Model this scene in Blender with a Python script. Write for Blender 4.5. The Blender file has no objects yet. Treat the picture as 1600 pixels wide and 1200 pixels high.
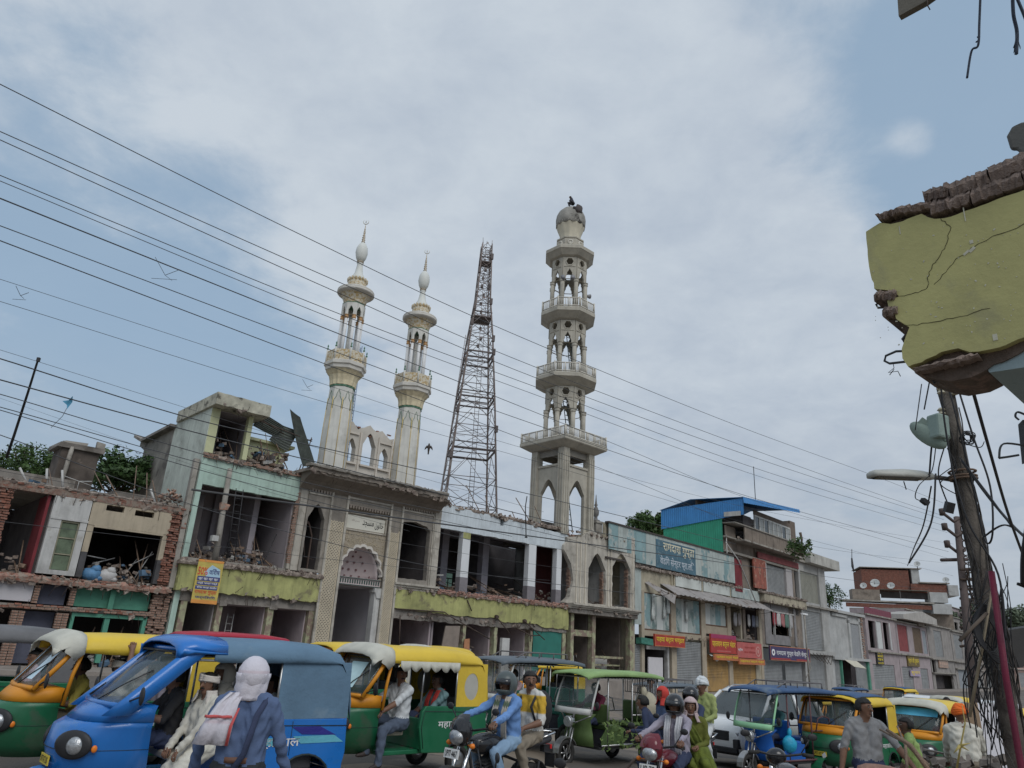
import bpy, bmesh, math, random
import numpy as np
from mathutils import Vector, Matrix, Euler
from mathutils.geometry import tessellate_polygon
R = random.Random(7)
rad = math.radians
SC = bpy.context.scene
COL = SC.collection

# ------------------------------------------------------------------ camera
FPX, PITCH, ROLL, EYE = 1133.2, rad(19.74), rad(3.367), 1.95
CAM = Vector((0, 0, EYE))
_rt, _up, FW = Vector((1, 0, 0)), Vector((0, -math.sin(PITCH), math.cos(PITCH))), Vector((0, math.cos(PITCH), math.sin(PITCH)))
CA = math.cos(ROLL) * _rt + math.sin(ROLL) * _up
CB = -math.sin(ROLL) * _rt + math.cos(ROLL) * _up
cd = bpy.data.cameras.new('camera')
cam = bpy.data.objects.new('camera', cd)
COL.objects.link(cam)
m = Matrix((CA, CB, -FW)).transposed().to_4x4()
m.translation = CAM
cam.matrix_world = m
cd.sensor_width = 36
cd.lens = FPX / 1600 * 36
cd.clip_start = 0.05
cd.clip_end = 3000
SC.camera = cam

def ray(x, y):
 return (x - 800) / FPX * CA - (y - 600) / FPX * CB + FW

def at(x, y, dep):
 """world point that the photograph shows at x, y, at a distance dep along the view axis"""
 return CAM + ray(x, y) * dep

def gnd(x, dep, z=0.0):
 """ground point at depth dep in column x (taken near the foot of the picture)"""
 y = 1000.0
 for _ in range(20):
  p = at(x, y, dep)
  y += (p.z - z) * FPX / dep
 p = at(x, y, dep)
 return Vector((p.x, p.y, z))

# ------------------------------------------------------------------ light
W = bpy.data.worlds.new('World')
SC.world = W
W.use_nodes = True
SUN_EL, SUN_AZ = rad(46), rad(152)          # azimuth clockwise from +Y
def build_world():
 nt = W.node_tree
 N, L = nt.nodes, nt.links
 N.clear()
 out = N.new('ShaderNodeOutputWorld')
 bg = N.new('ShaderNodeBackground')
 bg.inputs['Strength'].default_value = 0.1
 L.new(bg.outputs[0], out.inputs[0])
 sky = N.new('ShaderNodeTexSky')
 sky.sky_type = 'NISHITA'
 sky.sun_disc = False
 sky.sun_elevation = SUN_EL
 sky.sun_rotation = SUN_AZ
 sky.air_density = 1.2
 sky.dust_density = 2.0
 sky.ozone_density = 2.0
 tc = N.new('ShaderNodeTexCoord')
 sep = N.new('ShaderNodeSeparateXYZ')
 L.new(tc.outputs['Generated'], sep.inputs[0])
 def math_(op, a, b=None, clamp=False):
  n = N.new('ShaderNodeMath'); n.operation = op; n.use_clamp = clamp
  for i, v in enumerate((a, b)):
   if v is None: continue
   if isinstance(v, (int, float)): n.inputs[i].default_value = v
   else: L.new(v, n.inputs[i])
  return n.outputs[0]
 # cloud deck: direction projected on a high plane
 zc = math_('ADD', math_('MAXIMUM', sep.outputs[2], 0.0), 0.22)
 px = math_('DIVIDE', sep.outputs[0], zc)
 py = math_('DIVIDE', sep.outputs[1], zc)
 cmb = N.new('ShaderNodeCombineXYZ')
 L.new(px, cmb.inputs[0]); L.new(py, cmb.inputs[1]); cmb.inputs[2].default_value = 3.7
 def noise(scale, det, rough, vec, dist=0.0):
  n = N.new('ShaderNodeTexNoise')
  n.inputs['Scale'].default_value = scale; n.inputs['Detail'].default_value = det
  n.inputs['Roughness'].default_value = rough; n.inputs['Distortion'].default_value = dist
  L.new(vec, n.inputs['Vector'])
  return n.outputs['Fac']
 n1 = noise(1.6, 9, 0.62, cmb.outputs[0], 0.3)
 n2 = noise(4.5, 6, 0.6, cmb.outputs[0], 0.2)
 n3 = noise(0.9, 3, 0.5, cmb.outputs[0])
 # clear patches and cloud banks of this day, each in its own part of the sky
 def lobe(x, y, width, amt):
  d = ray(x, y).normalized()
  v = N.new('ShaderNodeVectorMath'); v.operation = 'DOT_PRODUCT'
  L.new(tc.outputs['Generated'], v.inputs[0]); v.inputs[1].default_value = d
  c = math_('SUBTRACT', 1.0, v.outputs['Value'])
  e = math_('EXPONENT', math_('MULTIPLY', c, -1.0 / (1 - math.cos(width))))
  return math_('MULTIPLY', e, amt)
 cover = math_('MULTIPLY', math_('SUBTRACT', n1, 0.5), 1.1)
 for a in ((250, 560, rad(11), -.62), (60, 330, rad(9), -.40), (1500, 330, rad(10), -.60), (1420, 90, rad(6), -.40), (1590, 130, rad(8), -.5),
   (1460, 196, rad(1.9), .42), (1405, 214, rad(1.6), .34), (1440, 232, rad(1.4), .3), (1300, 150, rad(3), .25), (1540, 60, rad(4), .2), (1285, 430, rad(4.5), .35), (700, 250, rad(16), .55), (1100, 300, rad(12), .4), (600, 60, rad(14), .3),
   (1150, 620, rad(14), .3), (40, 90, rad(10), .1), (420, 700, rad(8), -.25), (1400, 620, rad(9), .3), (150, 60, rad(3), -.15)):
  cover = math_('ADD', cover, lobe(*a))
 cover = math_('ADD', cover, math_('MULTIPLY', math_('SUBTRACT', n2, 0.5), 1.05))
 mr = N.new('ShaderNodeMapRange'); mr.interpolation_type = 'SMOOTHSTEP'
 L.new(cover, mr.inputs[0])
 mr.inputs[1].default_value = -0.40; mr.inputs[2].default_value = 0.22
 mr.inputs[3].default_value = 0.10; mr.inputs[4].default_value = 0.97
 # cloud tone
 n4 = noise(11, 5, 0.6, cmb.outputs[0], 0.5)
 tone = math_('ADD', math_('ADD', math_('MULTIPLY', math_('SUBTRACT', n2, 0.5), 1.05), math_('MULTIPLY', math_('SUBTRACT', n4, 0.5), 0.35)), math_('MULTIPLY', math_('SUBTRACT', n3, 0.5), 0.9))
 ramp = N.new('ShaderNodeValToRGB')
 L.new(math_('ADD', tone, 0.5), ramp.inputs[0])
 ramp.color_ramp.elements[0].position = 0.25; ramp.color_ramp.elements[0].color = (0.42, 0.485, 0.575, 1)
 ramp.color_ramp.elements[1].position = 0.75; ramp.color_ramp.elements[1].color = (0.555, 0.615, 0.68, 1)
 # haze towards the horizon
 hz = N.new('ShaderNodeMapRange'); hz.interpolation_type = 'SMOOTHSTEP'
 L.new(sep.outputs[2], hz.inputs[0])
 hz.inputs[1].default_value = -0.02; hz.inputs[2].default_value = 0.36
 hz.inputs[3].default_value = 0.85; hz.inputs[4].default_value = 0.0
 def mix(f, a, b):
  n = N.new('ShaderNodeMix'); n.data_type = 'RGBA'
  L.new(f, n.inputs[0])
  for i, v in ((6, a), (7, b)):
   if isinstance(v, tuple): n.inputs[i].default_value = v
   else: L.new(v, n.inputs[i])
  return n.outputs[2]
 K = 10.0
 mul = N.new('ShaderNodeVectorMath'); mul.operation = 'SCALE'
 L.new(ramp.outputs[0], mul.inputs[0]); mul.inputs[3].default_value = K
 # thin high veil takes the edge off the clear sky
 clear = N.new('ShaderNodeMix'); clear.data_type = 'RGBA'; clear.inputs[0].default_value = 0.80
 L.new(sky.outputs[0], clear.inputs[6]); clear.inputs[7].default_value = (0.295 * K, 0.42 * K, 0.56 * K, 1)
 c = mix(mr.outputs[0], clear.outputs[2], mul.outputs[0])
 c = mix(hz.outputs[0], c, (0.395 * K, 0.445 * K, 0.505 * K, 1))
 L.new(c, bg.inputs[0])
build_world()
sl = bpy.data.lights.new('sun', 'SUN')
sl.energy = 1.25
sl.angle = rad(38)
sl.color = (1.0, 0.975, 0.93)
so = bpy.data.objects.new('sun', sl)
COL.objects.link(so)
sd = Vector((math.sin(SUN_AZ) * math.cos(SUN_EL), math.cos(SUN_AZ) * math.cos(SUN_EL), math.sin(SUN_EL)))
so.rotation_euler = sd.to_track_quat('Z', 'Y').to_euler()
so.location = (0, 0, 60)
vs = SC.view_settings
SC.display_settings.display_device = 'sRGB'
vs.view_transform = 'Standard'
vs.look = 'None'
vs.exposure = 0.06
vs.gamma = 1.0
vs.use_curve_mapping = False
SC.cycles.max_bounces = 6
SC.cycles.diffuse_bounces = 3
SC.cycles.transparent_max_bounces = 12

# ------------------------------------------------------------------ materials
_M = {}
GAIN = 1.22
def mat(name, col, rough=.8, var=.18, sc=2.5, col2=None, c2=.45, stain=0., bump=.25, bsc=30., metal=0., spec=.4, streak=0., alpha=1., trans=0., emit=None, wave=None, coat=0.):
 """procedural surface: base colour, mottling, a second colour in patches, vertical streaks, grain"""
 if name in _M: return _M[name]
 m = bpy.data.materials.new(name); m.use_nodes = True
 nt = m.node_tree; N, L = nt.nodes, nt.links
 b = N['Principled BSDF']
 b.inputs['Roughness'].default_value = rough
 b.inputs['Metallic'].default_value = metal
 b.inputs['Specular IOR Level'].default_value = spec
 if coat: b.inputs['Coat Weight'].default_value = coat
 if trans: b.inputs['Transmission Weight'].default_value = trans
 if alpha < 1: b.inputs['Alpha'].default_value = alpha
 if emit: b.inputs['Emission Color'].default_value = (*emit[0], 1); b.inputs['Emission Strength'].default_value = emit[1]
 tc = N.new('ShaderNodeTexCoord'); co = tc.outputs['Object']
 def noise(s, d=4, r=.55, v=co, dist=0.):
  n = N.new('ShaderNodeTexNoise'); n.inputs['Scale'].default_value = s; n.inputs['Detail'].default_value = d
  n.inputs['Roughness'].default_value = r; n.inputs['Distortion'].default_value = dist; L.new(v, n.inputs['Vector']); return n.outputs['Fac']
 def mr(f, a, b_, c=0., d=1.):
  n = N.new('ShaderNodeMapRange'); L.new(f, n.inputs[0])
  for i, v in enumerate((a, b_, c, d)): n.inputs[i + 1].default_value = v
  return n.outputs[0]
 def mix(f, a, b_, mode='MIX'):
  n = N.new('ShaderNodeMix'); n.data_type = 'RGBA'; n.blend_type = mode
  if isinstance(f, float): n.inputs[0].default_value = f
  else: L.new(f, n.inputs[0])
  for i, v in ((6, a), (7, b_)):
   if isinstance(v, tuple): n.inputs[i].default_value = (*v[:3], 1)
   else: L.new(v, n.inputs[i])
  return n.outputs[2]
 if sc >= 0:
  col = tuple(min(.8, x * GAIN) for x in col); col2 = col2 and tuple(min(.8, x * GAIN) for x in col2)
 c = tuple(col)
 lo = tuple(max(0, x * (1 - var)) for x in col); hi = tuple(min(1, x * (1 + var * .7)) for x in col)
 c = mix(mr(noise(sc), .3, .7), lo, hi)
 if col2: c = mix(mr(noise(sc * .8, 6, .65, dist=.4), 1 - c2 - .03, 1 - c2 + .05), c, tuple(col2))
 if streak or stain:
  mp = N.new('ShaderNodeMapping'); L.new(co, mp.inputs[0]); mp.inputs['Scale'].default_value = (4.5, 4.5, .35)
  s = noise(1.3, 5, .6, mp.outputs[0])
  if streak: c = mix(mr(s, .45, .75, 0, streak), c, tuple(x * .45 for x in col))
  if stain: c = mix(mr(noise(.7, 6, .7), .48, .8, 0, stain), c, (.045, .04, .036))
 if wave:  # fine stripes (axis, scale, colour): woven or printed pattern
  w = N.new('ShaderNodeTexWave'); w.bands_direction = wave[0]; w.inputs['Scale'].default_value = wave[1]; L.new(co, w.inputs['Vector'])
  c = mix(mr(w.outputs['Fac'], wave[3] if len(wave) > 3 else .55, (wave[3] if len(wave) > 3 else .55) + .1), c, tuple(wave[2]))
 L.new(c, b.inputs['Base Color'])
 if bump:
  bn = N.new('ShaderNodeBump'); bn.inputs['Strength'].default_value = bump; bn.inputs['Distance'].default_value = .02
  L.new(noise(bsc, 5, .6), bn.inputs['Height']); L.new(bn.outputs[0], b.inputs['Normal'])
 if rough < .6: L.new(mr(noise(sc * 2), .3, .7, rough * .75, min(1, rough * 1.35)), b.inputs['Roughness'])
 _M[name] = m
 return m

# ------------------------------------------------------------------ objects
OFF = {}
def thing(name, label, cat, loc=(0, 0, 0), rz=0., group=None, off=(0, 0, 0), rot=None, scale=1.):
 o = bpy.data.objects.new(name, None)
 o.empty_display_size = .2
 COL.objects.link(o)
 o.location = loc
 o.rotation_euler = rot if rot else (0, 0, rz)
 if scale != 1.: o.scale = (scale,) * 3
 o['label'] = label; o['category'] = cat
 if group: o['group'] = group
 OFF[o.name] = Vector(off)
 return o

SPLIT = set('shop_post shop_pier pillar inner_pillar inner_wall front_pillar pier white_inner_pillar pilaster_bar floor_slab interior_wall red_jamb balcony_slab balcony_panel cream_pillar pale_pier board_post green_patch side_bar frame_bar drain_pipe gold_rib balcony_post post_knob capital fluting moulding trellis_bar dentil inner_door room_pillar recess_shade white_jamb slab awning_bracket terrace_post terrace_slab brick_wall ledge pale_wall roof_parapet dim_panel slab_bracket cross_arm dark_dado ceiling_beam bent_rebar wall green_panel antenna_box clamp_band insulator grip decal mudguard fork platform_bar side_panel grille_bar pale_panel poster_panel balcony_pillar window_frame brick_core vault_stud rebar_hook upper_wall trim'.split())
class MB:
 def __init__(s): s.v, s.f, s.mi, s.sm, s.ch, s.m = [], [], [], [], [], 0
 def add(s, vs, fs, sm=False):
  o = len(s.v); s.ch.append((o, len(s.f))); s.v += [tuple(v) for v in vs]
  s.f += [tuple(i + o for i in f) for f in fs]; s.mi += [s.m] * len(fs); s.sm += [sm] * len(fs); return s
 def box(s, x0, x1, y0, y1, z0, z1, j=0., mx=None):
  vs = [Vector((x, y, z)) for x in (x0, x1) for y in (y0, y1) for z in (z0, z1)]
  if j: vs = [v + Vector((R.uniform(-j, j), R.uniform(-j, j), R.uniform(-j, j))) for v in vs]
  if mx: vs = [mx @ v for v in vs]
  return s.add(vs, [(0, 1, 3, 2), (4, 6, 7, 5), (0, 4, 5, 1), (2, 3, 7, 6), (0, 2, 6, 4), (1, 5, 7, 3)])
 def cbox(s, c, d, rot=None, j=0.):
  mx = Matrix.Translation(c)
  if rot: mx = mx @ (Euler(rot).to_matrix().to_4x4() if not isinstance(rot, Matrix) else rot.to_4x4())
  return s.box(-d[0] / 2, d[0] / 2, -d[1] / 2, d[1] / 2, -d[2] / 2, d[2] / 2, j, mx)
 def prism(s, polys, y0, y1, ax='xz', sm=False):
  """polygon with holes, extruded; ax gives the plane of the outline"""
  if not isinstance(polys[0][0], (tuple, list)): polys = [polys]
  P = {'xz': lambda a, b, t: (a, t, b), 'yz': lambda a, b, t: (t, a, b), 'xy': lambda a, b, t: (a, b, t)}[ax]
  flat = [p for q in polys for p in q]; n = len(flat)
  tri = tessellate_polygon([[Vector((p[0], p[1], 0)) for p in q] for q in polys])
  vs = [P(a, b, y0) for a, b in flat] + [P(a, b, y1) for a, b in flat]
  fs = [tuple(t) for t in tri] + [tuple(i + n for i in reversed(t)) for t in tri]
  o = 0
  for q in polys:
   k = len(q)
   fs += [(o + i, o + (i + 1) % k, o + (i + 1) % k + n, o + i + n) for i in range(k)]
   o += k
  return s.add(vs, fs, sm)
 def tube(s, pts, r, n=6, caps=True, sm=True):
  pts = [Vector(p) for p in pts]; k = len(pts)
  rs = r if isinstance(r, (list, tuple)) else [r] * k
  vs, ref = [], None
  for i, p in enumerate(pts):
   t = (pts[min(i + 1, k - 1)] - pts[max(i - 1, 0)])
   t = t.normalized() if t.length > 1e-9 else Vector((0, 0, 1))
   if ref is None: ref = t.orthogonal().normalized()
   ref = (ref - t * ref.dot(t)); ref = ref.normalized() if ref.length > 1e-6 else t.orthogonal().normalized()
   q = t.cross(ref)
   vs += [p + (ref * math.cos(2 * math.pi * j / n) + q * math.sin(2 * math.pi * j / n)) * rs[i] for j in range(n)]
  fs = [(i * n + j, i * n + (j + 1) % n, (i + 1) * n + (j + 1) % n, (i + 1) * n + j) for i in range(k - 1) for j in range(n)]
  if caps: fs += [tuple(reversed(range(n))), tuple((k - 1) * n + j for j in range(n))]
  return s.add(vs, fs, sm)
 def lathe(s, prof, c=(0, 0), n=16, a0=0., mx=None, sm=False, squash=1.):
  vs = []
  for r, z in prof:
   for j in range(n):
    a = a0 + 2 * math.pi * j / n
    v = Vector((c[0] + r * math.cos(a), c[1] + r * math.sin(a) * squash, z))
    vs.append(mx @ v if mx else v)
  k = len(prof)
  fs = [(i * n + j, i * n + (j + 1) % n, (i + 1) * n + (j + 1) % n, (i + 1) * n + j) for i in range(k - 1) for j in range(n)]
  fs += [tuple(reversed(range(n))), tuple((k - 1) * n + j for j in range(n))]
  return s.add(vs, fs, sm)
 def disc(s, c, axis, r, w, n=20, prof=None):
  """round solid on an axis: wheel-like things"""
  mx = Matrix.Translation(c) @ Vector(axis).to_track_quat('Z', 'Y').to_matrix().to_4x4()
  return s.lathe(prof or [(r, -w / 2), (r, w / 2)], n=n, mx=mx, sm=False)
 def ell(s, c, r, n=12, k=8, rot=None, j=0.):
  mx = Matrix.Translation(c)
  if rot: mx = mx @ Euler(rot).to_matrix().to_4x4()
  vs = []
  for i in range(1, k):
   ph = math.pi * i / k
   for q in range(n):
    a = 2 * math.pi * q / n; t = 1 + (R.uniform(-j, j) if j else 0)
    vs.append(mx @ Vector((r[0] * math.sin(ph) * math.cos(a) * t, r[1] * math.sin(ph) * math.sin(a) * t, -r[2] * math.cos(ph) * t)))
  vs += [mx @ Vector((0, 0, -r[2])), mx @ Vector((0, 0, r[2]))]
  fs = [(i * n + q, i * n + (q + 1) % n, (i + 1) * n + (q + 1) % n, (i + 1) * n + q) for i in range(k - 2) for q in range(n)]
  b, t = len(vs) - 2, len(vs) - 1
  fs += [(b, (q + 1) % n, q) for q in range(n)] + [(t, (k - 2) * n + q, (k - 2) * n + (q + 1) % n) for q in range(n)]
  return s.add(vs, fs, True)
 def loft(s, rings, closed=False, sm=True, caps=False):
  n = len(rings[0]); vs = [p for r_ in rings for p in r_]
  m = n if closed else n - 1
  fs = [(i * n + j, i * n + (j + 1) % n, (i + 1) * n + (j + 1) % n, (i + 1) * n + j) for i in range(len(rings) - 1) for j in range(m)]
  if caps: fs += [tuple(reversed(range(n))), tuple((len(rings) - 1) * n + j for j in range(n))]
  return s.add(vs, fs, sm)
 def quad(s, a, b, c, d): return s.add([a, b, c, d], [(0, 1, 2, 3)])
 def mesh(s, name, mats):
  me = bpy.data.meshes.new(name)
  me.from_pydata(s.v, [], s.f)
  for q in (mats if isinstance(mats, (list, tuple)) else [mats]): me.materials.append(q)
  me.polygons.foreach_set('material_index', s.mi)
  me.polygons.foreach_set('use_smooth', s.sm)
  me.validate()
  bm = bmesh.new(); bm.from_mesh(me); bmesh.ops.recalc_face_normals(bm, faces=bm.faces); bm.to_mesh(me); bm.free()
  return me
 def build(s, name, mats, parent=None, kind=None, thick=0., bevel=0.):
  if not s.f: return None
  if name in SPLIT and len(s.ch) > 1:     # every post, slab or bar of a row becomes an object of its own
   ch = s.ch + [(len(s.v), len(s.f))]
   for (v0, f0), (v1, f1) in zip(ch, ch[1:]):
    q = MB(); q.v = s.v[v0:v1]; q.f = [tuple(i - v0 for i in f) for f in s.f[f0:f1]]; q.mi = s.mi[f0:f1]; q.sm = s.sm[f0:f1]; q.ch = [(0, 0)]
    o = q.build(name, mats, parent, kind, thick, bevel)
   return o
  o = bpy.data.objects.new(name, s.mesh(name, mats))
  return put(o, parent, kind, thick, bevel)

def put(o, parent=None, kind=None, thick=0., bevel=0.):
 COL.objects.link(o)
 if parent:
  o.parent = parent
  if parent.name in OFF: o.location = -OFF[parent.name]
 if kind: o['kind'] = kind
 if thick:
  md = o.modifiers.new('s', 'SOLIDIFY'); md.thickness = thick; md.offset = 0
 if bevel:
  md = o.modifiers.new('b', 'BEVEL'); md.width = bevel; md.segments = 2; md.limit_method = 'ANGLE'; md.angle_limit = rad(40)
 return o

def single(o, label, cat, group=None):
 o['label'] = label; o['category'] = cat
 if group: o['group'] = group
 return o

def recenter(o):
 """move a one-mesh thing's origin to the foot of its own geometry"""
 me = o.data
 co = np.empty(len(me.vertices) * 3); me.vertices.foreach_get('co', co); co = co.reshape(-1, 3)
 c = (co.min(0) + co.max(0)) / 2; c[2] = co[:, 2].min()
 me.vertices.foreach_set('co', (co - c).ravel()); o.location = o.location + o.matrix_basis.to_3x3() @ Vector(c)
 return o

def copy_tree(o, parent=None):
 c = o.copy(); COL.objects.link(c); c.parent = parent
 if o.name in OFF: OFF[c.name] = OFF[o.name]
 for ch in [x for x in KIDS.get(o.name, [])]: copy_tree(ch, c)
 return c
KIDS = {}
def index_kids():
 KIDS.clear()
 for o in bpy.data.objects:
  if o.parent: KIDS.setdefault(o.parent.name, []).append(o)

_TXT = {}
def text_mesh(txt):
 if txt in _TXT: return _TXT[txt]
 cu = bpy.data.curves.new('t', 'FONT'); cu.body = txt; cu.size = 1; cu.offset = 0.012; cu.resolution_u = 2
 o = bpy.data.objects.new('t', cu); COL.objects.link(o)
 dg = bpy.context.evaluated_depsgraph_get()
 me = bpy.data.meshes.new_from_object(o.evaluated_get(dg))
 vs = [tuple(v.co) for v in me.vertices]; fs = [tuple(p.vertices) for p in me.polygons]
 bpy.data.objects.remove(o); bpy.data.meshes.remove(me)
 if not vs: vs, fs = [(0, 0, 0), (1, 0, 0), (1, 1, 0)], [(0, 1, 2)]
 x0, x1 = min(v[0] for v in vs), max(v[0] for v in vs); y0, y1 = min(v[1] for v in vs), max(v[1] for v in vs)
 _TXT[txt] = ([((v[0] - x0) / (x1 - x0), (v[1] - y0) / (y1 - y0)) for v in vs], fs)
 return _TXT[txt]

def text(parent, txt, x0, x1, z0, z1, y, m, name='lettering', mx=None):
 vs, fs = text_mesh(txt)
 b = MB()
 P = [Vector((x0 + a * (x1 - x0), y, z0 + c * (z1 - z0))) for a, c in vs]
 if mx: P = [mx @ p for p in P]
 b.add(P, fs)
 return b.build(name, m, parent)

class Plane:
 """street front: s runs along it (to the right), y into the building, z up"""
 def __init__(s, phi, O, z=0.):
  a = rad(phi); s.phi = phi
  s.u = Vector((math.sin(a), math.cos(a), 0)); s.n = Vector((-math.cos(a), math.sin(a), 0)); s.O = Vector((O[0], O[1], z)); s.rz = math.pi / 2 - a
 def P(s, x, y=0., z=0.): return s.O + s.u * x + s.n * y + Vector((0, 0, z))
 def thing(s, name, label, cat, x, y=0., z=0., group=None):
  return thing(name, label, cat, s.P(x, y, z), s.rz, group, off=(x, y, z))
 def solo(s, b, name, m, label, cat, group=None, kind=None):
  o = b.build(name, m, None, kind); o.location = s.O; o.rotation_euler = (0, 0, s.rz)
  if label: single(o, label, cat, group)
  return recenter(o)
class PlaneQ(Plane):
 def q(s, px, py, y=0.):
  D = ray(px, py); O = s.O + s.n * y; t = (O - CAM).dot(s.n) / D.dot(s.n); p = CAM + D * t; return ((p - s.O).dot(s.u), p.z - s.O.z)
FA = Plane(47.7, (-19.548, 29.307))
FB = Plane(42.8, (10.007, 56.200))

def arch(x0, x1, z0, z1, zs=None, n=8, kind='ogee', lobes=5):
 """outline of an arched opening, from lower left round to lower right"""
 w = (x1 - x0) / 2; c = (x0 + x1) / 2
 if zs is None: zs = z1 - w * 1.1
 pts = [(x0, z0)]
 if kind == 'multi':
  N_ = lobes
  base = []
  for i in range(N_ + 1):
   t = i / N_; a = math.pi * (1 - t)
   base.append((c + w * math.cos(a), zs + (z1 - zs) * math.sin(a) ** .9))
  for i in range(N_):
   a, b = Vector(base[i]), Vector(base[i + 1]); md = (a + b) / 2
   d = (b - a).normalized(); nn = Vector((-d.y, d.x)); h_ = (b - a).length * .28
   if (md - Vector((c, zs))).dot(nn) < 0: nn = -nn
   for k in range(4):
    t = k / 4; pts.append(tuple(a.lerp(b, t) + nn * h_ * math.sin(math.pi * t)))
  pts.append(base[-1])
 else:
  L_ = []
  for i in range(n + 1):
   t = i / n
   if kind == 'ogee':
    x = c - w * (1 - t) ** .75 * (1 - .12 * math.sin(math.pi * t)) if t < 1 else c
    z = zs + (z1 - zs) * (math.sin(t * math.pi / 2) * .82 + .18 * t ** 4)
   else:
    x = c - w * math.cos(t * math.pi / 2); z = zs + (z1 - zs) * math.sin(t * math.pi / 2)
   L_.append((x, z))
  pts += L_ + [(2 * c - x, z) for x, z in reversed(L_[:-1])]
 pts.append((x1, z0))
 out = []
 for p in pts:
  if not out or (abs(p[0] - out[-1][0]) + abs(p[1] - out[-1][1])) > 1e-4: out.append(p)
 return out

def ragged(pts, amp, step, keep=()):
 """roughen an outline: subdivide and jitter"""
 out = []
 n = len(pts)
 for i in range(n):
  a, b = Vector(pts[i]), Vector(pts[(i + 1) % n]); L_ = (b - a).length
  out.append(tuple(a))
  if i in keep: continue
  k = max(1, int(L_ / step)); d = (b - a).normalized() if L_ else Vector((0, 0)); nn = Vector((-d.y, d.x))
  for q in range(1, k):
   out.append(tuple(a.lerp(b, (q + R.uniform(-.3, .3)) / k) + nn * R.uniform(-amp, amp)))
 return out

def rect(x0, x1, z0, z1): return [(x0, z0), (x0, z1), (x1, z1), (x1, z0)]

# ------------------------------------------------------------------ shared materials
concrete = mat('weathered_concrete', (.27, .25, .22), .9, .3, 1.5, (.16, .145, .125), .4, .3, .5)
dirty = mat('dirty_plaster', (.21, .19, .17), .92, .3, 1.2, (.13, .115, .10), .45, .4, .5)
taupe = mat('taupe_plaster', (.245, .22, .19), .88, .22, 1.1, (.175, .155, .135), .42, .5, .35, streak=.45)
taupe_l = mat('pale_taupe_plaster', (.40, .37, .32), .88, .2, 1.3, (.26, .235, .20), .42, .5, .35, streak=.5)
rubble = mat('broken_rubble', (.27, .225, .19), .95, .5, 6, (.14, .11, .095), .5, 0, .9, bsc=14)
brick_m = mat('red_brick', (.245, .105, .072), .9, .5, 5, (.20, .15, .125), .45, .2, .6)
brick_d = mat('dusty_brick', (.29, .165, .12), .92, .4, 4, (.22, .18, .15), .5, .2, .6)
white_w = mat('white_wall', (.43, .425, .41), .85, .12, 1.3, (.32, .305, .28), .4, .5, .2, streak=.45)
int_w = mat('interior_plaster', (.33, .30, .32), .9, .12, 1., (.22, .20, .21), .3, .3, .15)
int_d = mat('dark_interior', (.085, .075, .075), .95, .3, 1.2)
mauve = mat('mauve_plaster', (.38, .32, .335), .9, .12, 1., (.28, .235, .235), .3, .35, .15)
cream = mat('cream_paint', (.37, .315, .235), .85, .12, 1.4, (.26, .22, .17), .38, .5, .25, streak=.4)
mint = mat('mint_paint', (.35, .46, .40), .85, .10, 1.2, (.27, .33, .29), .35, .45, .2, streak=.4)
palemint = mat('pale_mint_wash', (.46, .495, .44), .85, .12, .9, (.30, .31, .265), .38, .5, .2, streak=.5)
lime = mat('lime_yellow_paint', (.34, .34, .14), .85, .18, 1.3, (.20, .18, .10), .4, .6, .35, streak=.5)
greenp = mat('green_paint', (.07, .22, .155), .7, .2, 2, (.07, .22, .15), .3, .2, .2)
tealp = mat('teal_sheet', (.025, .145, .115), .5, .12, 2)
redp = mat('crimson_paint', (.15, .022, .028), .8, .2, 2)
blackp = mat('black_band', (.06, .058, .06), .8, .3, 2)
iron = mat('rusty_iron', (.075, .055, .045), .8, .4, 6, metal=.3)
rod_m = mat('dark_rod', (.03, .03, .032), .6, .2)
wood_d = mat('old_green_shutter', (.10, .13, .085), .75, .35, 3, (.06, .06, .045), .4)
bluewhite = mat('pale_blue_wash', (.50, .545, .575), .85, .08, 1.1, (.36, .38, .39), .35, .3, .15, streak=.35)
shutter_m = mat('grey_roller_shutter', (.21, .215, .215), .6, .15, 1.3, (.15, .145, .14), .3, .25, .05, streak=.3)
leafm = mat('leaf_green', (.055, .10, .028), .6, .5, 4, (.10, .145, .045), .4, bump=0)
leafd = mat('leaf_dark_green', (.038, .075, .022), .6, .5, 4, (.07, .115, .03), .35, bump=0)
barkm = mat('bark', (.10, .075, .055), .95, .3, 6)
glassd = mat('dark_glass', (.03, .04, .045), .12, .1, 1, spec=.6, bump=0)

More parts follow.
